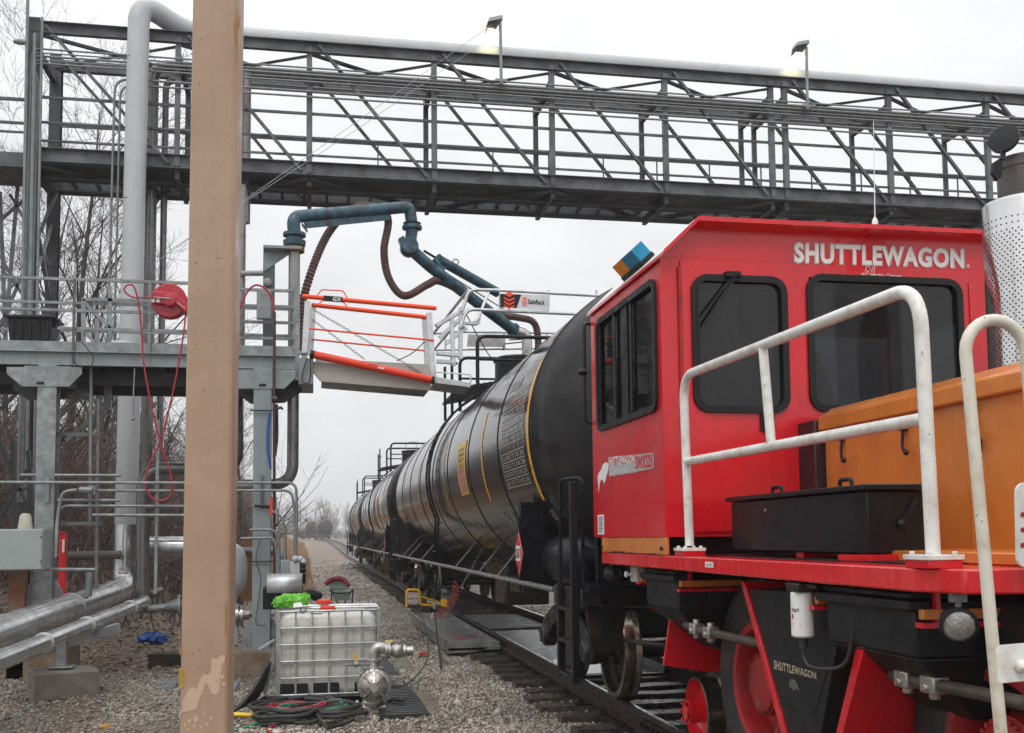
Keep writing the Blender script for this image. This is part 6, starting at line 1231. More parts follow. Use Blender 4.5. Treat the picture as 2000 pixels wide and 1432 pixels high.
# rocks and small litter
rk = random.Random(11)
def rock(c, r, lab, m_=concrete2):
    b = MB(); b.ball(c, r, 7, (1.25,1.,.7)); b.v = [(x+rk.uniform(-.2,.2)*r, y+rk.uniform(-.2,.2)*r, z+rk.uniform(-.15,.15)*r) for x, y, z in b.v]; thing('rock', b, m_, lab, 'rock')
q = PZ(95,1372,-.42); rock(q+V(0,0,.06), .14, 'brownish boulder in front of the concrete block', M('brown_boulder', (.16,.13,.10), .8, 0, .3, 8., .4, 30))
q = PZ(187,1358,-.38); rock(q+V(0,0,.02), .12, 'dark flat stone right of the concrete block', blackmatte)
q = PZ(206,1420,-.32); rock(q, .05, 'small yellowish stone at the lower left', ochre)
b = MB(); q = PZ(300,1253,-.2); b.ball(q+V(0,0,.05), .16, 9, (1.6,.8,.5)); b.v = [(x+rk.uniform(-.04,.04), y+rk.uniform(-.04,.04), z+rk.uniform(-.03,.06)) for x, y, z in b.v]; thing('tarpaulin', b, bluebag, 'crumpled blue tarpaulin on the ground left of the tan post', 'tarpaulin')
for (x, y, w, lab) in ((333,1340,26,'weathered grey plank on the gravel left of the tan post'), (455,1345,16,'corrugated metal scrap at the foot of the tan post')):
    q = PZ(x,y,-.3); s_ = q.y/2050; b = MB(); b.bx(q.x-w*s_/2, q.x+w*s_/2, q.y-.45, q.y+.35, q.z+.0, q.z+.04)
    for k in range(5): xx = q.x-w*s_/2+w*s_*(k+.5)/5; b.bx(xx-.012, xx+.012, q.y-.45, q.y+.35, q.z+.04, q.z+.05)
    thing('plank' if x < 400 else 'metal_scrap', b, galv, lab, 'plank' if x < 400 else 'scrap')
# storage box and lid on the platform
SB_ = T('storage_box', 'black lidded plastic storage box standing on the platform at far left', 'storage box', PY(57,667,15.9))
a, c = PY(14,667,15.7), PY(103,667,15.7); zt_4 = PY(57,622,15.7).z; b = MB(); b.hexa([V(a.x+.03,15.7,ZD+.01), V(c.x-.05,15.7,ZD+.01), V(c.x-.05,16.15,ZD+.01), V(a.x+.03,16.15,ZD+.01), V(a.x,15.68,zt_4), V(c.x,15.68,zt_4), V(c.x,16.18,zt_4), V(a.x,16.18,zt_4)])
for k in range(5): x = lerp(a.x, c.x, .12+.19*k); b.bx(x-.02, x+.02, 15.67, 15.70, ZD+.03, zt_4-.02)
P('bin', b, blackmatte, SB_, .01); lo_ = P('lid', MB().bx(a.x-.04, c.x+.04, 15.64, 16.2, zt_4, zt_4+.035).bx(a.x+.05, c.x-.06, 15.7, 16.15, zt_4+.035, zt_4+.06), blackmatte, SB_, .015); P('latch', MB().bx(c.x+.0, c.x+.07, 15.75, 15.85, zt_4-.10, zt_4+.02), blackmatte, lo_, .01)
c = PY(237,668,15.8); b = MB(); b.lathe(V(c.x,15.85,ZD+.01), V(0,0,1), [(.15,0),(.155,.02),(.165,.025),(.165,.05),(.155,.055),(.155,.07),(.14,.075),(.001,.075)], 28); thing('bucket_lid', b, whited, 'white bucket lid lying on the platform edge beside the riser', 'lid')
b = MB(); b.tube(smoothpath([PY(160,668,15.4), PY(178,690,15.35), PY(182,705,15.35), PY(172,720,15.35), PY(150,712,15.35), PY(142,700,15.4)], 6), .007, 5); thing('wire', b, blackp, 'thin black wire drooping over the platform beam near the left bracket', 'wire')
b = MB(); b.tube([PY(263,720,15.4), PY(261,760,15.4), PY(260,815,15.4)], .010, 5); b.ball(PY(260,818,15.4), .03, 5); thing('rope', b, galv, 'frayed rope end dangling under the platform in front of the riser', 'rope')
# ------------------------------------------------------------------ tote, pump, hoses, mat
YI = 12.1; xl, xr = PY(541,1300,YI).x, PY(742,1300,YI).x; zb5 = gz(.1,12.1)+.01; dI = 1.0; zt5 = PY(640,1193,YI).z
IB = T('liquid_tote', 'milky white plastic liquid tote in a wire cage with two red caps', 'tote', ((xl+xr)/2, YI+.5, zb5))
zp5 = zb5+.15
b = MB(); N_ = 26
def rsec(z, ins, rr): return [p+V(0,0,0) for p in rrect(V(xl+ins,YI+ins,z), V(xr-ins,YI+ins,z), V(xr-ins,YI+dI-ins,z), V(xl+ins,YI+dI-ins,z), rr, 5)]
secs = [rsec(zp5+.0, .06, .06), rsec(zp5+.04, .03, .08)]+[rsec(lerp(zp5+.06, zt5-.16, k/18), .022+.006*(k % 3 == 0), .09) for k in range(19)]+[rsec(zt5-.10, .035, .11), rsec(zt5-.055, .075, .12), rsec(zt5-.035, .13, .1)]
n_ = len(secs[0]); vs = [p for s_ in secs for p in s_]; b.add(vs, [(i*n_+j, i*n_+(j+1) % n_, (i+1)*n_+(j+1) % n_, (i+1)*n_+j) for i in range(len(secs)-1) for j in range(n_)]+[tuple((len(secs)-1)*n_+j for j in range(n_))])
P('bottle', b, plastic, IB, ang=60)
b = MB()
for k in range(7): x = lerp(xl+.02, xr-.02, k/6); b.bx(x-.011, x+.011, YI-.012, YI+.004, zp5-.02, zt5).bx(x-.011, x+.011, YI+dI-.004, YI+dI+.012, zp5-.02, zt5)
for k in range(6): y = lerp(YI+.02, YI+dI-.02, k/5); b.bx(xl-.012, xl+.004, y-.011, y+.011, zp5-.02, zt5).bx(xr-.004, xr+.012, y-.011, y+.011, zp5-.02, zt5)
P('cage_upright', b, cagem, IB)
for k in range(6):
    z = lerp(zp5+.0, zt5, k/5); b = MB(); b.tube(rrect(V(xl,YI-.012,z), V(xr,YI-.012,z), V(xr,YI+dI+.012,z), V(xl,YI+dI+.012,z), .06, 4), .011 if k < 5 else .014, 7, True); P('cage_bar', b, cagem, IB)
P('top_bar', MB().tube([V(xl,YI+.35,zt5+.015), V(xr,YI+.35,zt5+.015)], .011, 6), alu, IB); P('top_bar', MB().tube([V(xl,YI+.7,zt5+.015), V(xr,YI+.7,zt5+.015)], .011, 6), alu, IB)
b = MB(); b.bx(xl, xr, YI, YI+dI, zb5+.11, zp5); 
for xx in (xl+.0, (xl+xr)/2-.07, xr-.14): 
    for yy in (YI, YI+dI/2-.07, YI+dI-.14): b.bx(xx, xx+.14, yy, yy+.14, zb5, zb5+.11)
P('pallet', b, galv, IB, .005); b = MB()
for x0, x1 in ((.03,.30),(.36,.62) if False else (.33,.60),(1.0-.15-.10,.98)): b.prism(rrect(V(lerp(xl,xr,x0),YI-.003,zp5-.01), V(lerp(xl,xr,x1),YI-.003,zp5-.01), V(lerp(xl,xr,x1),YI-.003,zp5+.12), V(lerp(xl,xr,x0),YI-.003,zp5+.12), .02), (0,.04,0))
P('corner_guard', b, blackmatte, IB)
def capm(c, nm): 
    b = MB(); b.lathe(c, V(0,0,1), [(.085,0),(.085,.045),(.07,.055),(.001,.056)], 24)
    for k in range(16): a = k*.3927; b.bx(c.x+.085*math.cos(a)-.008, c.x+.085*math.cos(a)+.008, c.y+.085*math.sin(a)-.008, c.y+.085*math.sin(a)+.008, c.z+.004, c.z+.042)
    return P(nm, b, M('red_cap', (.62,.045,.02), .4) if 'red_cap' not in D.materials else D.materials['red_cap'], IB, .003)
capm(PY(640,1193,12.45), 'cap'); capm(PY(633,1180,12.85), 'cap'); P('label', MB().bx(PY(605,1196,12.2).x, PY(630,1196,12.2).x, YI+.1, YI+.16, zt5-.03, zt5-.028), whited, IB)
b = MB(); b.lathe(PY(592,1192,12.05), V(0,-1,0), [(.02,0),(.04,0),(.04,.012),(.02,.012)], 16); P('cage_bolt', b, galv, IB)
# green bag
b = MB(); bagp = [(536,1183),(545,1176),(560,1172),(578,1171),(595,1170),(604,1170)]; 
path = smoothpath([PY(x,y,12.4)+V(0,0,.0) for x, y in bagp], 4); b.tube(path, [.02+.055*math.sin(math.pi*min(1,(i+1)/(len(path))))**.6 for i in range(len(path))], 12); b.v = [(x+rk.uniform(-.022,.022), y+rk.uniform(-.022,.022), z*1.0+rk.uniform(-.026,.018)) for x, y, z in b.v]
gb = tag(T('plastic_bag', 'crumpled lime green plastic bag lying on top of the tote', 'bag', PY(570,1180,12.4))); P('bag_body', b, greenbag, gb); P('label', MB().poly([PY(572,1187,12.28), PY(592,1185,12.28), PY(588,1176,12.3), PY(574,1178,12.3)]), whited, gb)
# pump
YPm = 11.45; pc = PY(730,1337,YPm); u = YPm/2050
PU = T('diaphragm_pump', 'stainless steel air diaphragm pump with round ribbed chamber and yellow lever valve', 'pump', (pc.x,YPm,gz(pc.x,YPm)))
for s_ in (-1, 1):
    b = MB(); o = pc+V(0,s_*.11,0); A = V(.12*s_,s_,0).normalized()
    b.lathe(o, A, [(.165,-.03),(.175,-.02),(.175,.012),(.165,.02),(.145,.022),(.135,.05),(.09,.085),(.05,.09),(.045,.10),(.001,.10)], 40)
    for k in range(8):
        a = k*math.pi/4; e1 = frame_of(A); d = e1[0]*math.cos(a)+e1[1]*math.sin(a); b.bar(o+d*.045+A*.10, o+d*.15+A*.04, .018, .024)
    for k in range(20): a = k*math.pi/10; e1 = frame_of(A); d = e1[0]*math.cos(a)+e1[1]*math.sin(a); b.cyl(o+d*.17-A*.03, o+d*.17+A*.028, .008, 6)
    P('chamber', b, cast, PU)
P('center_block', MB().bx(pc.x-.09, pc.x+.09, YPm-.09, YPm+.09, pc.z-.14, pc.z+.14), cast, PU, .02)
zt6 = PY(733,1262,YPm).z
b = MB(); b.lathe(V(pc.x,YPm,pc.z+.15), V(0,0,1), [(.11,-.05),(.115,0),(.115,.03),(.08,.04),(.075,.09),(.09,.10),(.09,.12),(.06,.13)], 24); b.tube(fillet([V(pc.x,YPm,pc.z+.2), V(pc.x+.01,YPm,zt6-.0), PY(760,1268,YPm)], .1), .058, 16); P('outlet_elbow', b, cast, PU)
e0_, e1_ = PY(752,1271,YPm), PY(804,1271,YPm); dd = (e1_-e0_).normalized(); b = MB(); b.lathe(e0_, dd, [(.05,0),(.09,0),(.09,.02),(.05,.02),(.05,.03),(.09,.03),(.09,.05),(.05,.055),(.055,.08),(.075,.10),(.08,.13),(.075,.17),(.06,.19),(.065,.20),(.065,.22),(.045,.23),(.05,.25),(.05,.30),(.04,.30),(.04,.24)], 22); b.cyl(e0_+dd*.13, e0_+dd*.13+V(0,0,.10), .03, 8); b.bx(e0_.x+.10, e0_.x+.16, YPm-.03, YPm+.03, e0_.z+.085, e0_.z+.11); P('check_valve', b, cast, PU)
b = MB(); b.lathe(V(pc.x,YPm,pc.z-.30), V(0,0,1), [(.10,-.07),(.10,-.05),(.06,-.03),(.06,.05),(.11,.09),(.13,.12),(.10,.16)], 24); b.tube([PY(700,1383,YPm-.0), V(pc.x,YPm,PY(700,1383,YPm).z), V(pc.x+.12,YPm,PY(700,1383,YPm).z)], .055, 14); b.lathe(PY(700,1383,YPm), V(-1,0,0), [(.05,0),(.085,0),(.085,.03),(.05,.03),(.05,.05),(.075,.05),(.075,.09),(.04,.09),(.035,.15)], 20); b.bx(pc.x-.12, pc.x+.28, YPm-.14, YPm+.14, gz(pc.x,YPm)+.03, gz(pc.x,YPm)+.05).bx(pc.x-.05, pc.x+.05, YPm-.05, YPm+.05, gz(pc.x,YPm)+.05, pc.z-.25); P('inlet_manifold', b, cast, PU)
b = MB(); b.tube([PY(675,1299,YPm-.1), PY(728,1297,YPm-.05)], .014, 8); b.lathe(PY(690,1298,YPm-.1), V(1,0,0), [(.014,0),(.028,.01),(.028,.05),(.014,.06)], 12); bv = P('ball_valve', b, galv, PU); b = MB(); b.tube([PY(697,1296,YPm-.1), PY(693,1277,YPm-.1)], [.011,.016], 8); P('lever', b, M('yellow_lever', (.85,.47,.01), .4), bv)
thing('air_line', MB().tube(smoothpath([PY(760,1342,11.5), PY(790,1338,12.2), PY(822,1310,13.6), PY(838,1270,15.3), PY(830,1220,17.3), PY(818,1192,19)], 7), .011, 6), rubber, 'thin black air line curving over the gravel from the pump to the drip tray', 'hose')
thing('air_line', MB().tube(smoothpath([PZ(755,1370,-.24), PZ(770,1366,-.22), PZ(786,1368,-.22), PZ(790,1363,-.2)], 5), .02, 6), rubber, 'short black hose end lying on the ribbed mat', 'hose')
# ribbed mat
mq = [PZ(742,1400,-.27), PZ(840,1397,-.27), PZ(752,1283,-.27), PZ(712,1285,-.27)]; f = quad_map(mq[0], mq[1], mq[3], mq[2]); b = MB(); b.prism([f(0,0)+V(0,0,-.03), f(1,0)+V(0,0,-.03), f(1,1)+V(0,0,-.03), f(0,1)+V(0,0,-.03)], (0,0,.04))
for k in range(46): a = k/46; b.prism([f(.01,a)+V(0,0,.011), f(.99,a)+V(0,0,.011), f(.99,a+.010)+V(0,0,.011), f(.01,a+.010)+V(0,0,.011)], (0,0,.010))
thing('ribbed_mat', b, mat_m, 'black ribbed walkway mat on the ground right of the pump', 'mat')
mq = [PZ(842,1397,-.28), PZ(868,1392,-.28), PZ(792,1283,-.28), PZ(757,1280,-.28)]; thing('mud_strip', MB().prism([p+V(0,0,-.02) for p in mq], (0,0,.024)), M('wet_brown_mud', (.15,.115,.075), .35, 0, .2, 4.), 'strip of wet brown mud beside the ribbed mat', 'mud patch')
# hose coils
HC = random.Random(4)
def coil(px, py, Y, rx, ry, n, r, m_, lab, zc=.06, tail=None, spread=.06):
    c = PZ(px, py, -.25); pts = []
    for i in range(int(n*14)+1):
        a = i/14*2*math.pi; k = 1+HC.uniform(-spread, spread)
        pts.append(V(c.x+rx*k*math.cos(a)+.03*math.sin(a*.31), c.y+ry*k*math.sin(a), -.28+r+.10*(i/(n*14))+HC.uniform(0,.02)))
    if tail: pts += [PZ(x, y, -.25) for x, y in tail]
    return thing('hose', MB().tube(smoothpath(pts, 2), r, 8), m_, lab, 'hose', 'coiled hoses by the tote')
coil(585,1393,0,.44,.40,6.3,.023,rubber,'thick black hose coiled in a wide pile in front of the tote',tail=((520,1362),(500,1375)),spread=.14)
coil(600,1397,0,.34,.30,4.2,.016,hosegreen,'green hose coiled within the black hose pile',tail=((470,1425),(430,1440)),spread=.12)
coil(575,1394,0,.27,.26,4.0,.014,hosered,'dark red hose coiled within the black hose pile',spread=.14,tail=((520,1425),(560,1436)))
coil(640,1397,0,.36,.24,3.6,.024,rubber,'black hose coil reaching from the pile to the foot of the pump',spread=.10)
coil(560,1410,0,.30,.24,3.1,.021,rubber,'black hose loops lying lowest and nearest in the pile',spread=.12,tail=((640,1422),(690,1405)))
for k in range(11):
    a_ = [PY(531-1.2*k,1288+1.5*k,12.0-.03*k), PY(524-2.4*k,1318+2*k,11.95-.035*k), PY(511-3.4*k,1346+2.4*k,11.9-.04*k), PY(496-4.0*k,1368+2.*k,11.85-.04*k), PY(480-4*k,1376+1.4*k,11.85-.04*k)]
    thing('hose', MB().tube(smoothpath(a_, 5), .021, 7), rubber, 'black hose strand draped in the bundle down the left side of the tote', 'hose', 'hose strands draped by the tote')
b = MB(); b.hexa([PY(x,y,Y_) for Y_ in (11.9,11.95) for x, y in ((511,1350),(519,1360),(537,1290),(535,1262))]); thing('sheet_metal', b, galv, 'bent grey sheet leaning on the left side of the tote', 'sheet')
b = MB(); b.bar(PY(505,1268,12.6), PY(536,1249,12.6), .03, .02); thing('flat_bar', b, alu, 'bright flat bar propped between pier and tote', 'bar')
b = MB(); b.tube([PZ(440,1395,-.24), PZ(500,1397,-.24), PZ(563,1400,-.24)], .022, 10); thing('yellow_tube', b, yellowp, 'straight yellow tube on the gravel behind the hose pile', 'tube')
# camp chair and bag
YCh = 22.; CH = T('camp_chair', 'folding camp chair in grey green with maroon top, on the gravel', 'chair', PY(665,1180,YCh))
cq = lambda x, y, dy=0: PY(x, y, YCh+dy)
b = MB(); r_ = [cq(641,1140,.35), cq(650,1133,.4), cq(664,1131,.42), cq(675,1136,.38), cq(680,1146,.3), cq(676,1153,.15), cq(660,1151,.1), cq(646,1152,.2)]; b.prism(r_, (0,.02,0)); P('backrest', b, cloth_g, CH)
b = MB(); b.tube(smoothpath([cq(637,1141,.33), cq(645,1133,.38), cq(660,1130,.4), cq(672,1133,.38), cq(681,1144,.3)], 4), .05, 8); P('top_band', b, cloth_r, CH)
b = MB(); b.hexa([cq(648,1160), cq(686,1160), cq(682,1150,.5), cq(648,1152,.5), cq(648,1155), cq(687,1155), cq(682,1147,.5), cq(648,1149,.5)]); b.prism([cq(648,1158), cq(685,1158), cq(683,1172), cq(652,1172)], (0,.02,0)); P('seat', b, M('sage_fabric', (.16,.20,.165), .8, 0, .15, 20), CH)
for a, c in (((643,1150),(688,1188)), ((688,1152),(645,1188)), ((650,1150),(640,1186)), ((690,1150),(684,1186))): P('leg', MB().tube([cq(*a), V(cq(*c).x, YCh+.1, gz(.6,22))], .014, 6), blackp, CH)
b = MB(); b.tube(smoothpath([PY(594,1163,20), PY(606,1160,20), PY(618,1164,20), PY(626,1170,20)], 4), [.05,.07,.09,.1,.1,.1,.1,.1,.1,.1,.09,.08,.05], 8); thing('duffel_bag', b, blackmatte, 'dark rolled bag on the gravel behind the green bag', 'bag')
# drip trays, chock, wand
DT = T('drip_tray', 'grey steel drip tray lying left of the near rail', 'drip tray', (2.4, 19, -.12)); X0, X1, ya, yb = 1.98, 2.78, 15.9, 21.9
b = MB(); b.bx(X0, X1, ya, yb, -.16, -.125); b.bx(X0-.012, X0, ya, yb, -.2, .0); b.bx(X0, X1, yb, yb+.012, -.17, -.02); b.bx(X1-.012, X1, ya, yb, -.155, -.05); b.prism([V(X0,ya,-.2), V(X1-.4,ya,-.19), V(X1,ya,-.09), V(X1,ya,-.05), V(X0,ya,.0)], (0,.012,0)); b.prism([V(X0-.05,ya,.0), V(X0,ya,.0), V(X0,yb,.0), V(X0-.05,yb,.0)], (0,0,.008)); P('pan', b, traypaint, DT)
b = MB()
for k in range(9): a = k*.7; b.poly([V(2.45+.18*math.cos(a)+RNG.uniform(-.1,.1)+dx, 17.7+.35*math.sin(a)+RNG.uniform(-.2,.2)+dy, -.122+k*.0006) for dx, dy in ((-.05,-.06),(.06,-.04),(.05,.08),(-.04,.06))])
P('red_residue', b, M('red_residue', (.50,.02,.03), .4), DT)
MT = T('track_pan', 'wide wet steel pan between the rails under the nearest tank car', 'drip tray', (3.62, 17, -.15)); b = MB(); b.bx(2.98, 4.27, 12.6, 18.9, -.155, -.15); b.bx(2.98, 2.99, 12.6, 18.9, -.15, -.06).bx(4.26, 4.27, 12.6, 18.9, -.15, -.06); P('pan', b, traypaint, MT); P('standing_water', MB().prism([V(x_,y_,-.147) for x_,y_ in ((3.0,12.7),(4.24,12.7),(4.24,14.9),(4.0,15.6),(3.8,15.1),(3.6,15.5),(3.45,14.5),(3.2,14.2),(3.1,13.4))], (0,0,.004)), waterm, MT)
b = MB()
for k in range(26): y = 19.3+.12*k; b.bx(2.98, 4.27, y-.025, y+.025, -.15, -.12)
thing('track_grate', b, traypaint, 'slatted steel grate between the rails beyond the wet pan', 'grate')
CK = T('wheel_chock', 'yellow wheel chock with a CHOCK sign on the near rail by the tank car wheel', 'wheel chock', PX(870,1190,2.87)); Yk = 24.2
b = MB(); b.tube(fillet([PY(794,1186,Yk), PY(794,1152,Yk), PY(819,1152,Yk), PY(820,1181,Yk), PY(850,1183,Yk)], .08), .03, 8); b.tube([PY(820,1165,Yk), PY(872,1180,Yk)], .02, 6); P('frame', b, M('chock_yellow', (.80,.46,.01), .4), CK)
sg = [PY(797,1180,Yk-.03), PY(816.5,1181,Yk-.03), PY(816.5,1158,Yk-.03), PY(797,1157,Yk-.03)]; f2 = quad_map(sg[0], sg[1], sg[3], sg[2]); sn = P('sign', MB().prism(sg, (0,.01,0)), whited, CK)
b = MB(); 
for v0 in (0, .72):
    for k in range(5): b.poly([f2(.03+.19*k, v0+.02)+V(0,-.003,0), f2(.12+.19*k, v0+.02)+V(0,-.003,0), f2(min(1,.21+.19*k), v0+.26)+V(0,-.003,0), f2(min(.99,.12+.19*k), v0+.26)+V(0,-.003,0)])
P('warning_stripe', b, redd, sn); b = MB(); text_on(b, 'CHOCK', lambda u, v: f2(.04+u*.92, .34+v*.30)+V(0,-.004,0), .03); P('lettering', b, blackp, sn)
q = PX(867,1190,2.87); b = MB(); b.hexa([V(2.80,q.y-.3,.0), V(2.94,q.y-.3,.0), V(2.94,q.y+.25,.0), V(2.80,q.y+.25,.0), V(2.82,q.y-.1,.16), V(2.92,q.y-.1,.16), V(2.92,q.y+.2,.12), V(2.82,q.y+.2,.12)]); P('wedge', b, yellow, CK, .01)
b = MB(); a, c = PY(893,1138,18.6), PY(846,1207,18.6); n_ = 190; d = (c-a); ax_ = d.normalized(); e1, e2 = frame_of(ax_); pts = []
for i in range(n_): t = i/(n_-1); w = t*2*math.pi*11; sag = V(.10*math.sin(math.pi*t),0,-.06*math.sin(math.pi*t)); pts.append(a+d*t+sag+(e1*math.cos(w)+e2*math.sin(w))*.07)
thing('coiled_air_hose', MB().tube(pts, .009, 5), M('coil_red', (.60,.08,.04), .4), 'coiled red air hose hanging from the tank car above the drip tray', 'hose')
b = MB(); a, c = PY(849,1193,17.2), PZ(863,1313,-.27); b.tube([a, c], .016, 6); b.ball(a, .04, 5); thing('ground_rod', b, blackp, 'thin black rod standing in the gravel beside the drip tray', 'rod')
b = MB(); a = PY(846,1178,17.2); b.tube(smoothpath([a, a+V(.02,0,-.12), a+V(-.04,0,-.25), a+V(.05,0,-.18)], 4), .02, 6); b.tube([a+V(-.1,0,.03), a+V(.1,0,-.02)], .018, 6); thing('rag_clamp', b, M('dirty_beige_rope', (.40,.36,.28), .8), 'dirty beige rag and clamp tied on top of the black rod', 'rag')
for (x, y, lab, m_) in ((788,1245,'small red scrap on the gravel left of the drip tray', redd), (825,1278,'red scrap lying on the gravel nearer than the first scrap', redd), (760,1254,'yellow scrap on the gravel beside the tote', yellowp)):
    q = PZ(x, y, -.25); b = MB(); b.bx(q.x-.06, q.x+.06, q.y-.06, q.y+.05, q.z, q.z+.025); b.v = [(x_+rk.uniform(-.03,.03), y_+rk.uniform(-.04,.04), z_) for x_, y_, z_ in b.v]; thing('scrap', b, m_, lab, 'scrap')
# ------------------------------------------------------------------ trees, brush, dry grass, leaf litter, far woods
def branch(mb, rng, p, d, L, r, depth, droop=0.):
    n = 5 if depth > 1 else 4; pts = [p]; dd = d.copy(); rs_ = []
    for i in range(n):
        dd = (dd+V(rng.uniform(-.16,.16), rng.uniform(-.16,.16), rng.uniform(-.08,.13)-droop)).normalized(); pts.append(pts[-1]+dd*L/n)
    rs_ = [r*(1-.75*i/n) for i in range(n+1)]
    mb.tube(pts, rs_, 5 if r > .03 else 3, cap=False)
    if depth <= 0: return
    k = {4: 9, 3: 7, 2: 6, 1: 4}[depth]
    for j in range(k):
        t = rng.uniform(.28, 1.) if depth < 4 else rng.uniform(.22, 1.); i = min(n-1, int(t*n)); q = lerp(pts[i], pts[i+1], t*n-i)
        a = (pts[i+1]-pts[i]).normalized(); s_, u_ = frame_of(a); th = rng.uniform(0, 6.28); ang = rng.uniform(.45, .95)
        nd = (a*math.cos(ang)+(s_*math.cos(th)+u_*math.sin(th))*math.sin(ang)+V(0,0,.18)).normalized()
        branch(mb, rng, q, nd, L*rng.uniform(.38, .62), max(.005, r*(1-.7*t)*rng.uniform(.45, .7)), depth-1)
def tree(px, Y, H, lab, seed, depth=4, lean=0., r0=.13):
    rng = random.Random(seed); x = PY(px, 1050, Y).x; base = V(x, Y, gz(x, Y)-.15); o = T('bare_tree', lab, 'tree', base, 'bare trees behind the platform')
    tr = MB(); cr = MB(); pts = [base]; d = V(lean, 0, 1).normalized(); n = 9
    for i in range(n): d = (d+V(rng.uniform(-.09,.09), rng.uniform(-.09,.09), .05)).normalized(); pts.append(pts[-1]+d*H/n)
    rs_ = [r0*(1-.88*i/n) for i in range(n+1)]; tr.tube(pts, rs_, 8, cap=False); P('trunk', tr, bark, o)
    for j in range(13):
        t = rng.uniform(.2, .98); i = min(n-1, int(t*n)); q = lerp(pts[i], pts[i+1], t*n-i); th = rng.uniform(0, 6.28); ang = rng.uniform(.5, 1.0)
        nd = V(math.cos(th)*math.sin(ang), math.sin(th)*math.sin(ang), math.cos(ang)); branch(cr, rng, q, nd, H*(.50-.28*t)*rng.uniform(.7,1.15), rs_[i]*.5, depth-1 if depth < 4 else 3)
    P('crown', cr, bark, o)
tree(112, 27, 11.5, 'tall bare tree with dark trunk just right of the left bridge column', 1, lean=.10)
tree(52, 31, 10.5, 'bare tree whose fine twigs rise left of the bridge end column', 2)
tree(200, 30, 9.5, 'bare tree between the left column and the thick pale riser', 3, lean=.05)
tree(300, 29, 6.6, 'small bare tree behind the hanging red hose', 4, depth=3, r0=.08)
tree(352, 27, 6.0, 'small bare tree partly behind the left edge of the tan post', 5, depth=3, r0=.07)
tree(470, 30, 6.0, 'bare tree with thin trunk just left of the right column', 6, depth=3, r0=.09)
tree(486, 38, 4.8, 'slim bare tree hidden behind the right column', 7, depth=3, r0=.08)
tree(14, 24, 7.5, 'bare tree nearest the left edge of the picture', 9)
rng = random.Random(21); th_ = MB()
def stem(x, y, h, tilt=.5):
    base = V(x, y, gz(x, y)-.05); d = V(rng.uniform(-tilt,tilt), rng.uniform(-tilt,tilt)*.6, 1).normalized(); pts = [base]; n = 5
    for i in range(n): d = (d+V(rng.uniform(-.25,.25), rng.uniform(-.2,.2), -.06*i*rng.random())).normalized(); pts.append(pts[-1]+d*h/n)
    r = rng.uniform(.010, .024); th_.tube(pts, [r*(1-.7*i/n) for i in range(n+1)], 3, cap=False)
    for j in range(7):
        t = rng.uniform(.25, 1); i = min(n-1, int(t*n)); q = lerp(pts[i], pts[i+1], t*n-i); e = V(rng.uniform(-1,1), rng.uniform(-.7,.7), rng.uniform(-.1,1)).normalized(); L_ = h*rng.uniform(.15,.4); m_ = q+e*L_*.5+V(rng.uniform(-.1,.1),0,rng.uniform(-.1,.1))
        th_.tube([q, m_, m_+(e+V(rng.uniform(-.4,.4),rng.uniform(-.4,.4),rng.uniform(-.3,.3))).normalized()*L_*.5], [.009,.007,.004], 3, cap=False)
for _ in range(1500):
    y = rng.uniform(19.8, 33); x = rng.uniform(-15+.0*y, -2.6+.05*(y-20)); stem(x, y, rng.uniform(1.4, 3.6)*(1.15 if x < -3.5 else .85))
for _ in range(420):
    y = rng.uniform(26, 62); x = rng.uniform(-5, -1.7-.02*(y-26)); stem(x, y, rng.uniform(1.6, 3.8), .3)
for _ in range(160):
    y = rng.uniform(34, 46); x = rng.uniform(-22, -4); stem(x, y, rng.uniform(3, 6), .3)
o = P('thicket', th_, bark2); o['kind'] = 'stuff'
lf = MB()
for _ in range(420):
    y = rng.uniform(19.5, 26); x = rng.uniform(-8, -1.6); z = gz(x, y)+rng.uniform(.3, 3.3); a = rng.uniform(0, 6.28); s_ = rng.uniform(.03, .07); e = V(math.cos(a), math.sin(a)*.5, rng.uniform(-.6,.6)); g = V(-math.sin(a)*.4, .3, rng.uniform(.4, 1)); c = V(x, y, z); lf.poly([c-e*s_, c+g*s_*.7, c+e*s_, c-g*s_*.7])
o = P('clinging_leaves', lf, leafm); o['kind'] = 'stuff'
lf = MB()
for _ in range(9000):
    y = rng.uniform(15.6, 24); x = rng.uniform(-9, -1.4+.03*(y-15)); z = gz(x, y)+rng.uniform(.0, .05); a = rng.uniform(0, 6.28); s_ = rng.uniform(.025, .06); e = V(math.cos(a), math.sin(a), rng.uniform(-.4,.4)); g = V(-math.sin(a), math.cos(a), rng.uniform(-.4,.5)); c = V(x, y, z); lf.poly([c-e*s_, c+g*s_*.6, c+e*s_, c-g*s_*.6])
for _ in range(700):
    y = rng.uniform(10.5, 16); x = rng.uniform(-4, -.3); z = gz(x, y)+.02; a = rng.uniform(0, 6.28); s_ = rng.uniform(.02, .045); e = V(math.cos(a), math.sin(a), rng.uniform(-.3,.3)); g = V(-math.sin(a), math.cos(a), rng.uniform(-.3,.4)); c = V(x, y, z); lf.poly([c-e*s_, c+g*s_*.6, c+e*s_, c-g*s_*.6])
o = P('leaf_litter', lf, M('leaf_litter_colours', (.20,.145,.105), .6, 0, .7, 9.)); o['kind'] = 'stuff'
gr = MB()
for _ in range(9000):
    y = rng.uniform(34, 150); x = rng.uniform(-4.5, .1-.014*(y-34)); h = rng.uniform(.3, 1.0)*(1 if x < -.3 else .5); c = V(x, y, gz(x, y)-.02); w = .010+.00022*y; t_ = V(rng.uniform(-.3,.3)*h, rng.uniform(-.3,.3)*h, h)
    gr.add([c+V(-w,0,0), c+V(w,0,0), c+t_], [(0,1,2)])
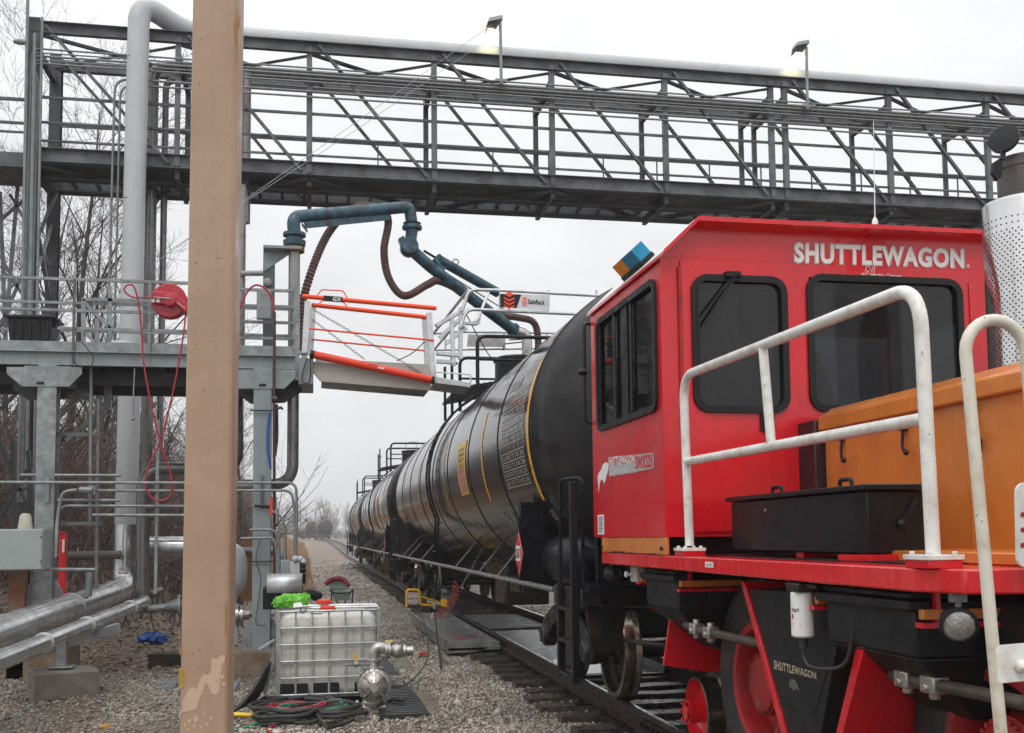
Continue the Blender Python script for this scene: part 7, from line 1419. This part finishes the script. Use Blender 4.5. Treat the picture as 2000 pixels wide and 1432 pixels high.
o = P('dry_grass', gr, M('dry_orange_grass', (.30,.185,.10), .7, 0, .5, .8)); o['kind'] = 'stuff'
def far_proto(seed, H):
    rg = random.Random(seed); m_ = MB(); pts = [V(0,0,0)]; d = V(0,0,1)
    for i in range(6): d = (d+V(rg.uniform(-.08,.08), rg.uniform(-.08,.08), 0)).normalized(); pts.append(pts[-1]+d*H/6)
    m_.tube(pts, [.28*(1-.8*i/6) for i in range(7)], 5, cap=False)
    for j in range(24):
        t = rg.uniform(.15, .98); i = min(5, int(t*6)); q = lerp(pts[i], pts[i+1], t*6-i); th = rg.uniform(0, 6.28); ang = rg.uniform(.35, .9)
        nd = V(math.cos(th)*math.sin(ang), math.sin(th)*math.sin(ang), math.cos(ang)); branch(m_, rg, q, nd, H*(.42-.25*t), .10*(1-t*.5), 2)
    m_.v = [(x, y, z) for x, y, z in m_.v]; return m_
fps = [far_proto(s_, 13) for s_ in (31, 32, 33)]; fw = MB(); rg = random.Random(8)
fpa = [(np.array(p.v), p.f) for p in fps]
allv, allf, base_n = [], [], 0
for k in range(196):
    v_, f_ = fpa[k % 3]; Y = rg.uniform(430, 530) if k % 3 else rg.uniform(390, 440); px = rg.uniform(440, 720) if k < 36 else rg.uniform(700, 1000); X = (px-615)/2050*Y; s_ = rg.uniform(.75, 1.2); a = rg.uniform(0, 6.28)
    if k >= 46: Y = 34+(k-46)*1.45; X = -7.2-.022*Y-rg.uniform(0, 1)**2*22; s_ = rg.uniform(.42, .8)
    ca_ = 0; ca, sa = math.cos(a), math.sin(a)
    x = v_[:,0]*ca-v_[:,1]*sa; y = v_[:,0]*sa+v_[:,1]*ca; allv.append(np.stack([x*s_+X, y*s_+Y, v_[:,2]*s_+gz(X, Y)-.2], 1)); allf += [tuple(i+base_n for i in q) for q in f_]; base_n += len(v_)
for k in range(130):
    v_, f_ = fpa[k % 3]; Y = rg.uniform(380, 500); px = rg.uniform(500, 1000 if k % 3 == 0 else 740); X = (px-615)/2050*Y; s_ = rg.uniform(.22, .42); a = rg.uniform(0, 6.28); ca, sa = math.cos(a), math.sin(a)
    x = v_[:,0]*ca-v_[:,1]*sa; y = v_[:,0]*sa+v_[:,1]*ca; allv.append(np.stack([x*s_*1.7+X, y*s_+Y, v_[:,2]*s_+gz(X, Y)-1.2], 1)); allf += [tuple(i+base_n for i in q) for q in f_]; base_n += len(v_)
fw.v = [tuple(p) for p in np.concatenate(allv)]; fw.f = allf; fw.mi = [0]*len(allf)
o = P('far_woods', fw, bark); o['kind'] = 'stuff'
# ------------------------------------------------------------------ drizzle haze
hz_ = D.objects.new('haze', mesh_of('haze', MB().bx(-335, 405, -55, 565, -3, 24), D.materials.new('drizzle_haze'), V(0,0,0))); COL.objects.link(hz_); hz_['kind'] = 'stuff'
hm = D.materials['drizzle_haze']; hm.use_nodes = True; hn = hm.node_tree; hn.nodes.clear(); ho = hn.nodes.new('ShaderNodeOutputMaterial'); pv = hn.nodes.new('ShaderNodeVolumePrincipled')
pv.inputs['Color'].default_value = (.93,.94,.95,1); pv.inputs['Density'].default_value = .0010; pv.inputs['Anisotropy'].default_value = .2; hn.links.new(pv.outputs[0], ho.inputs['Volume'])
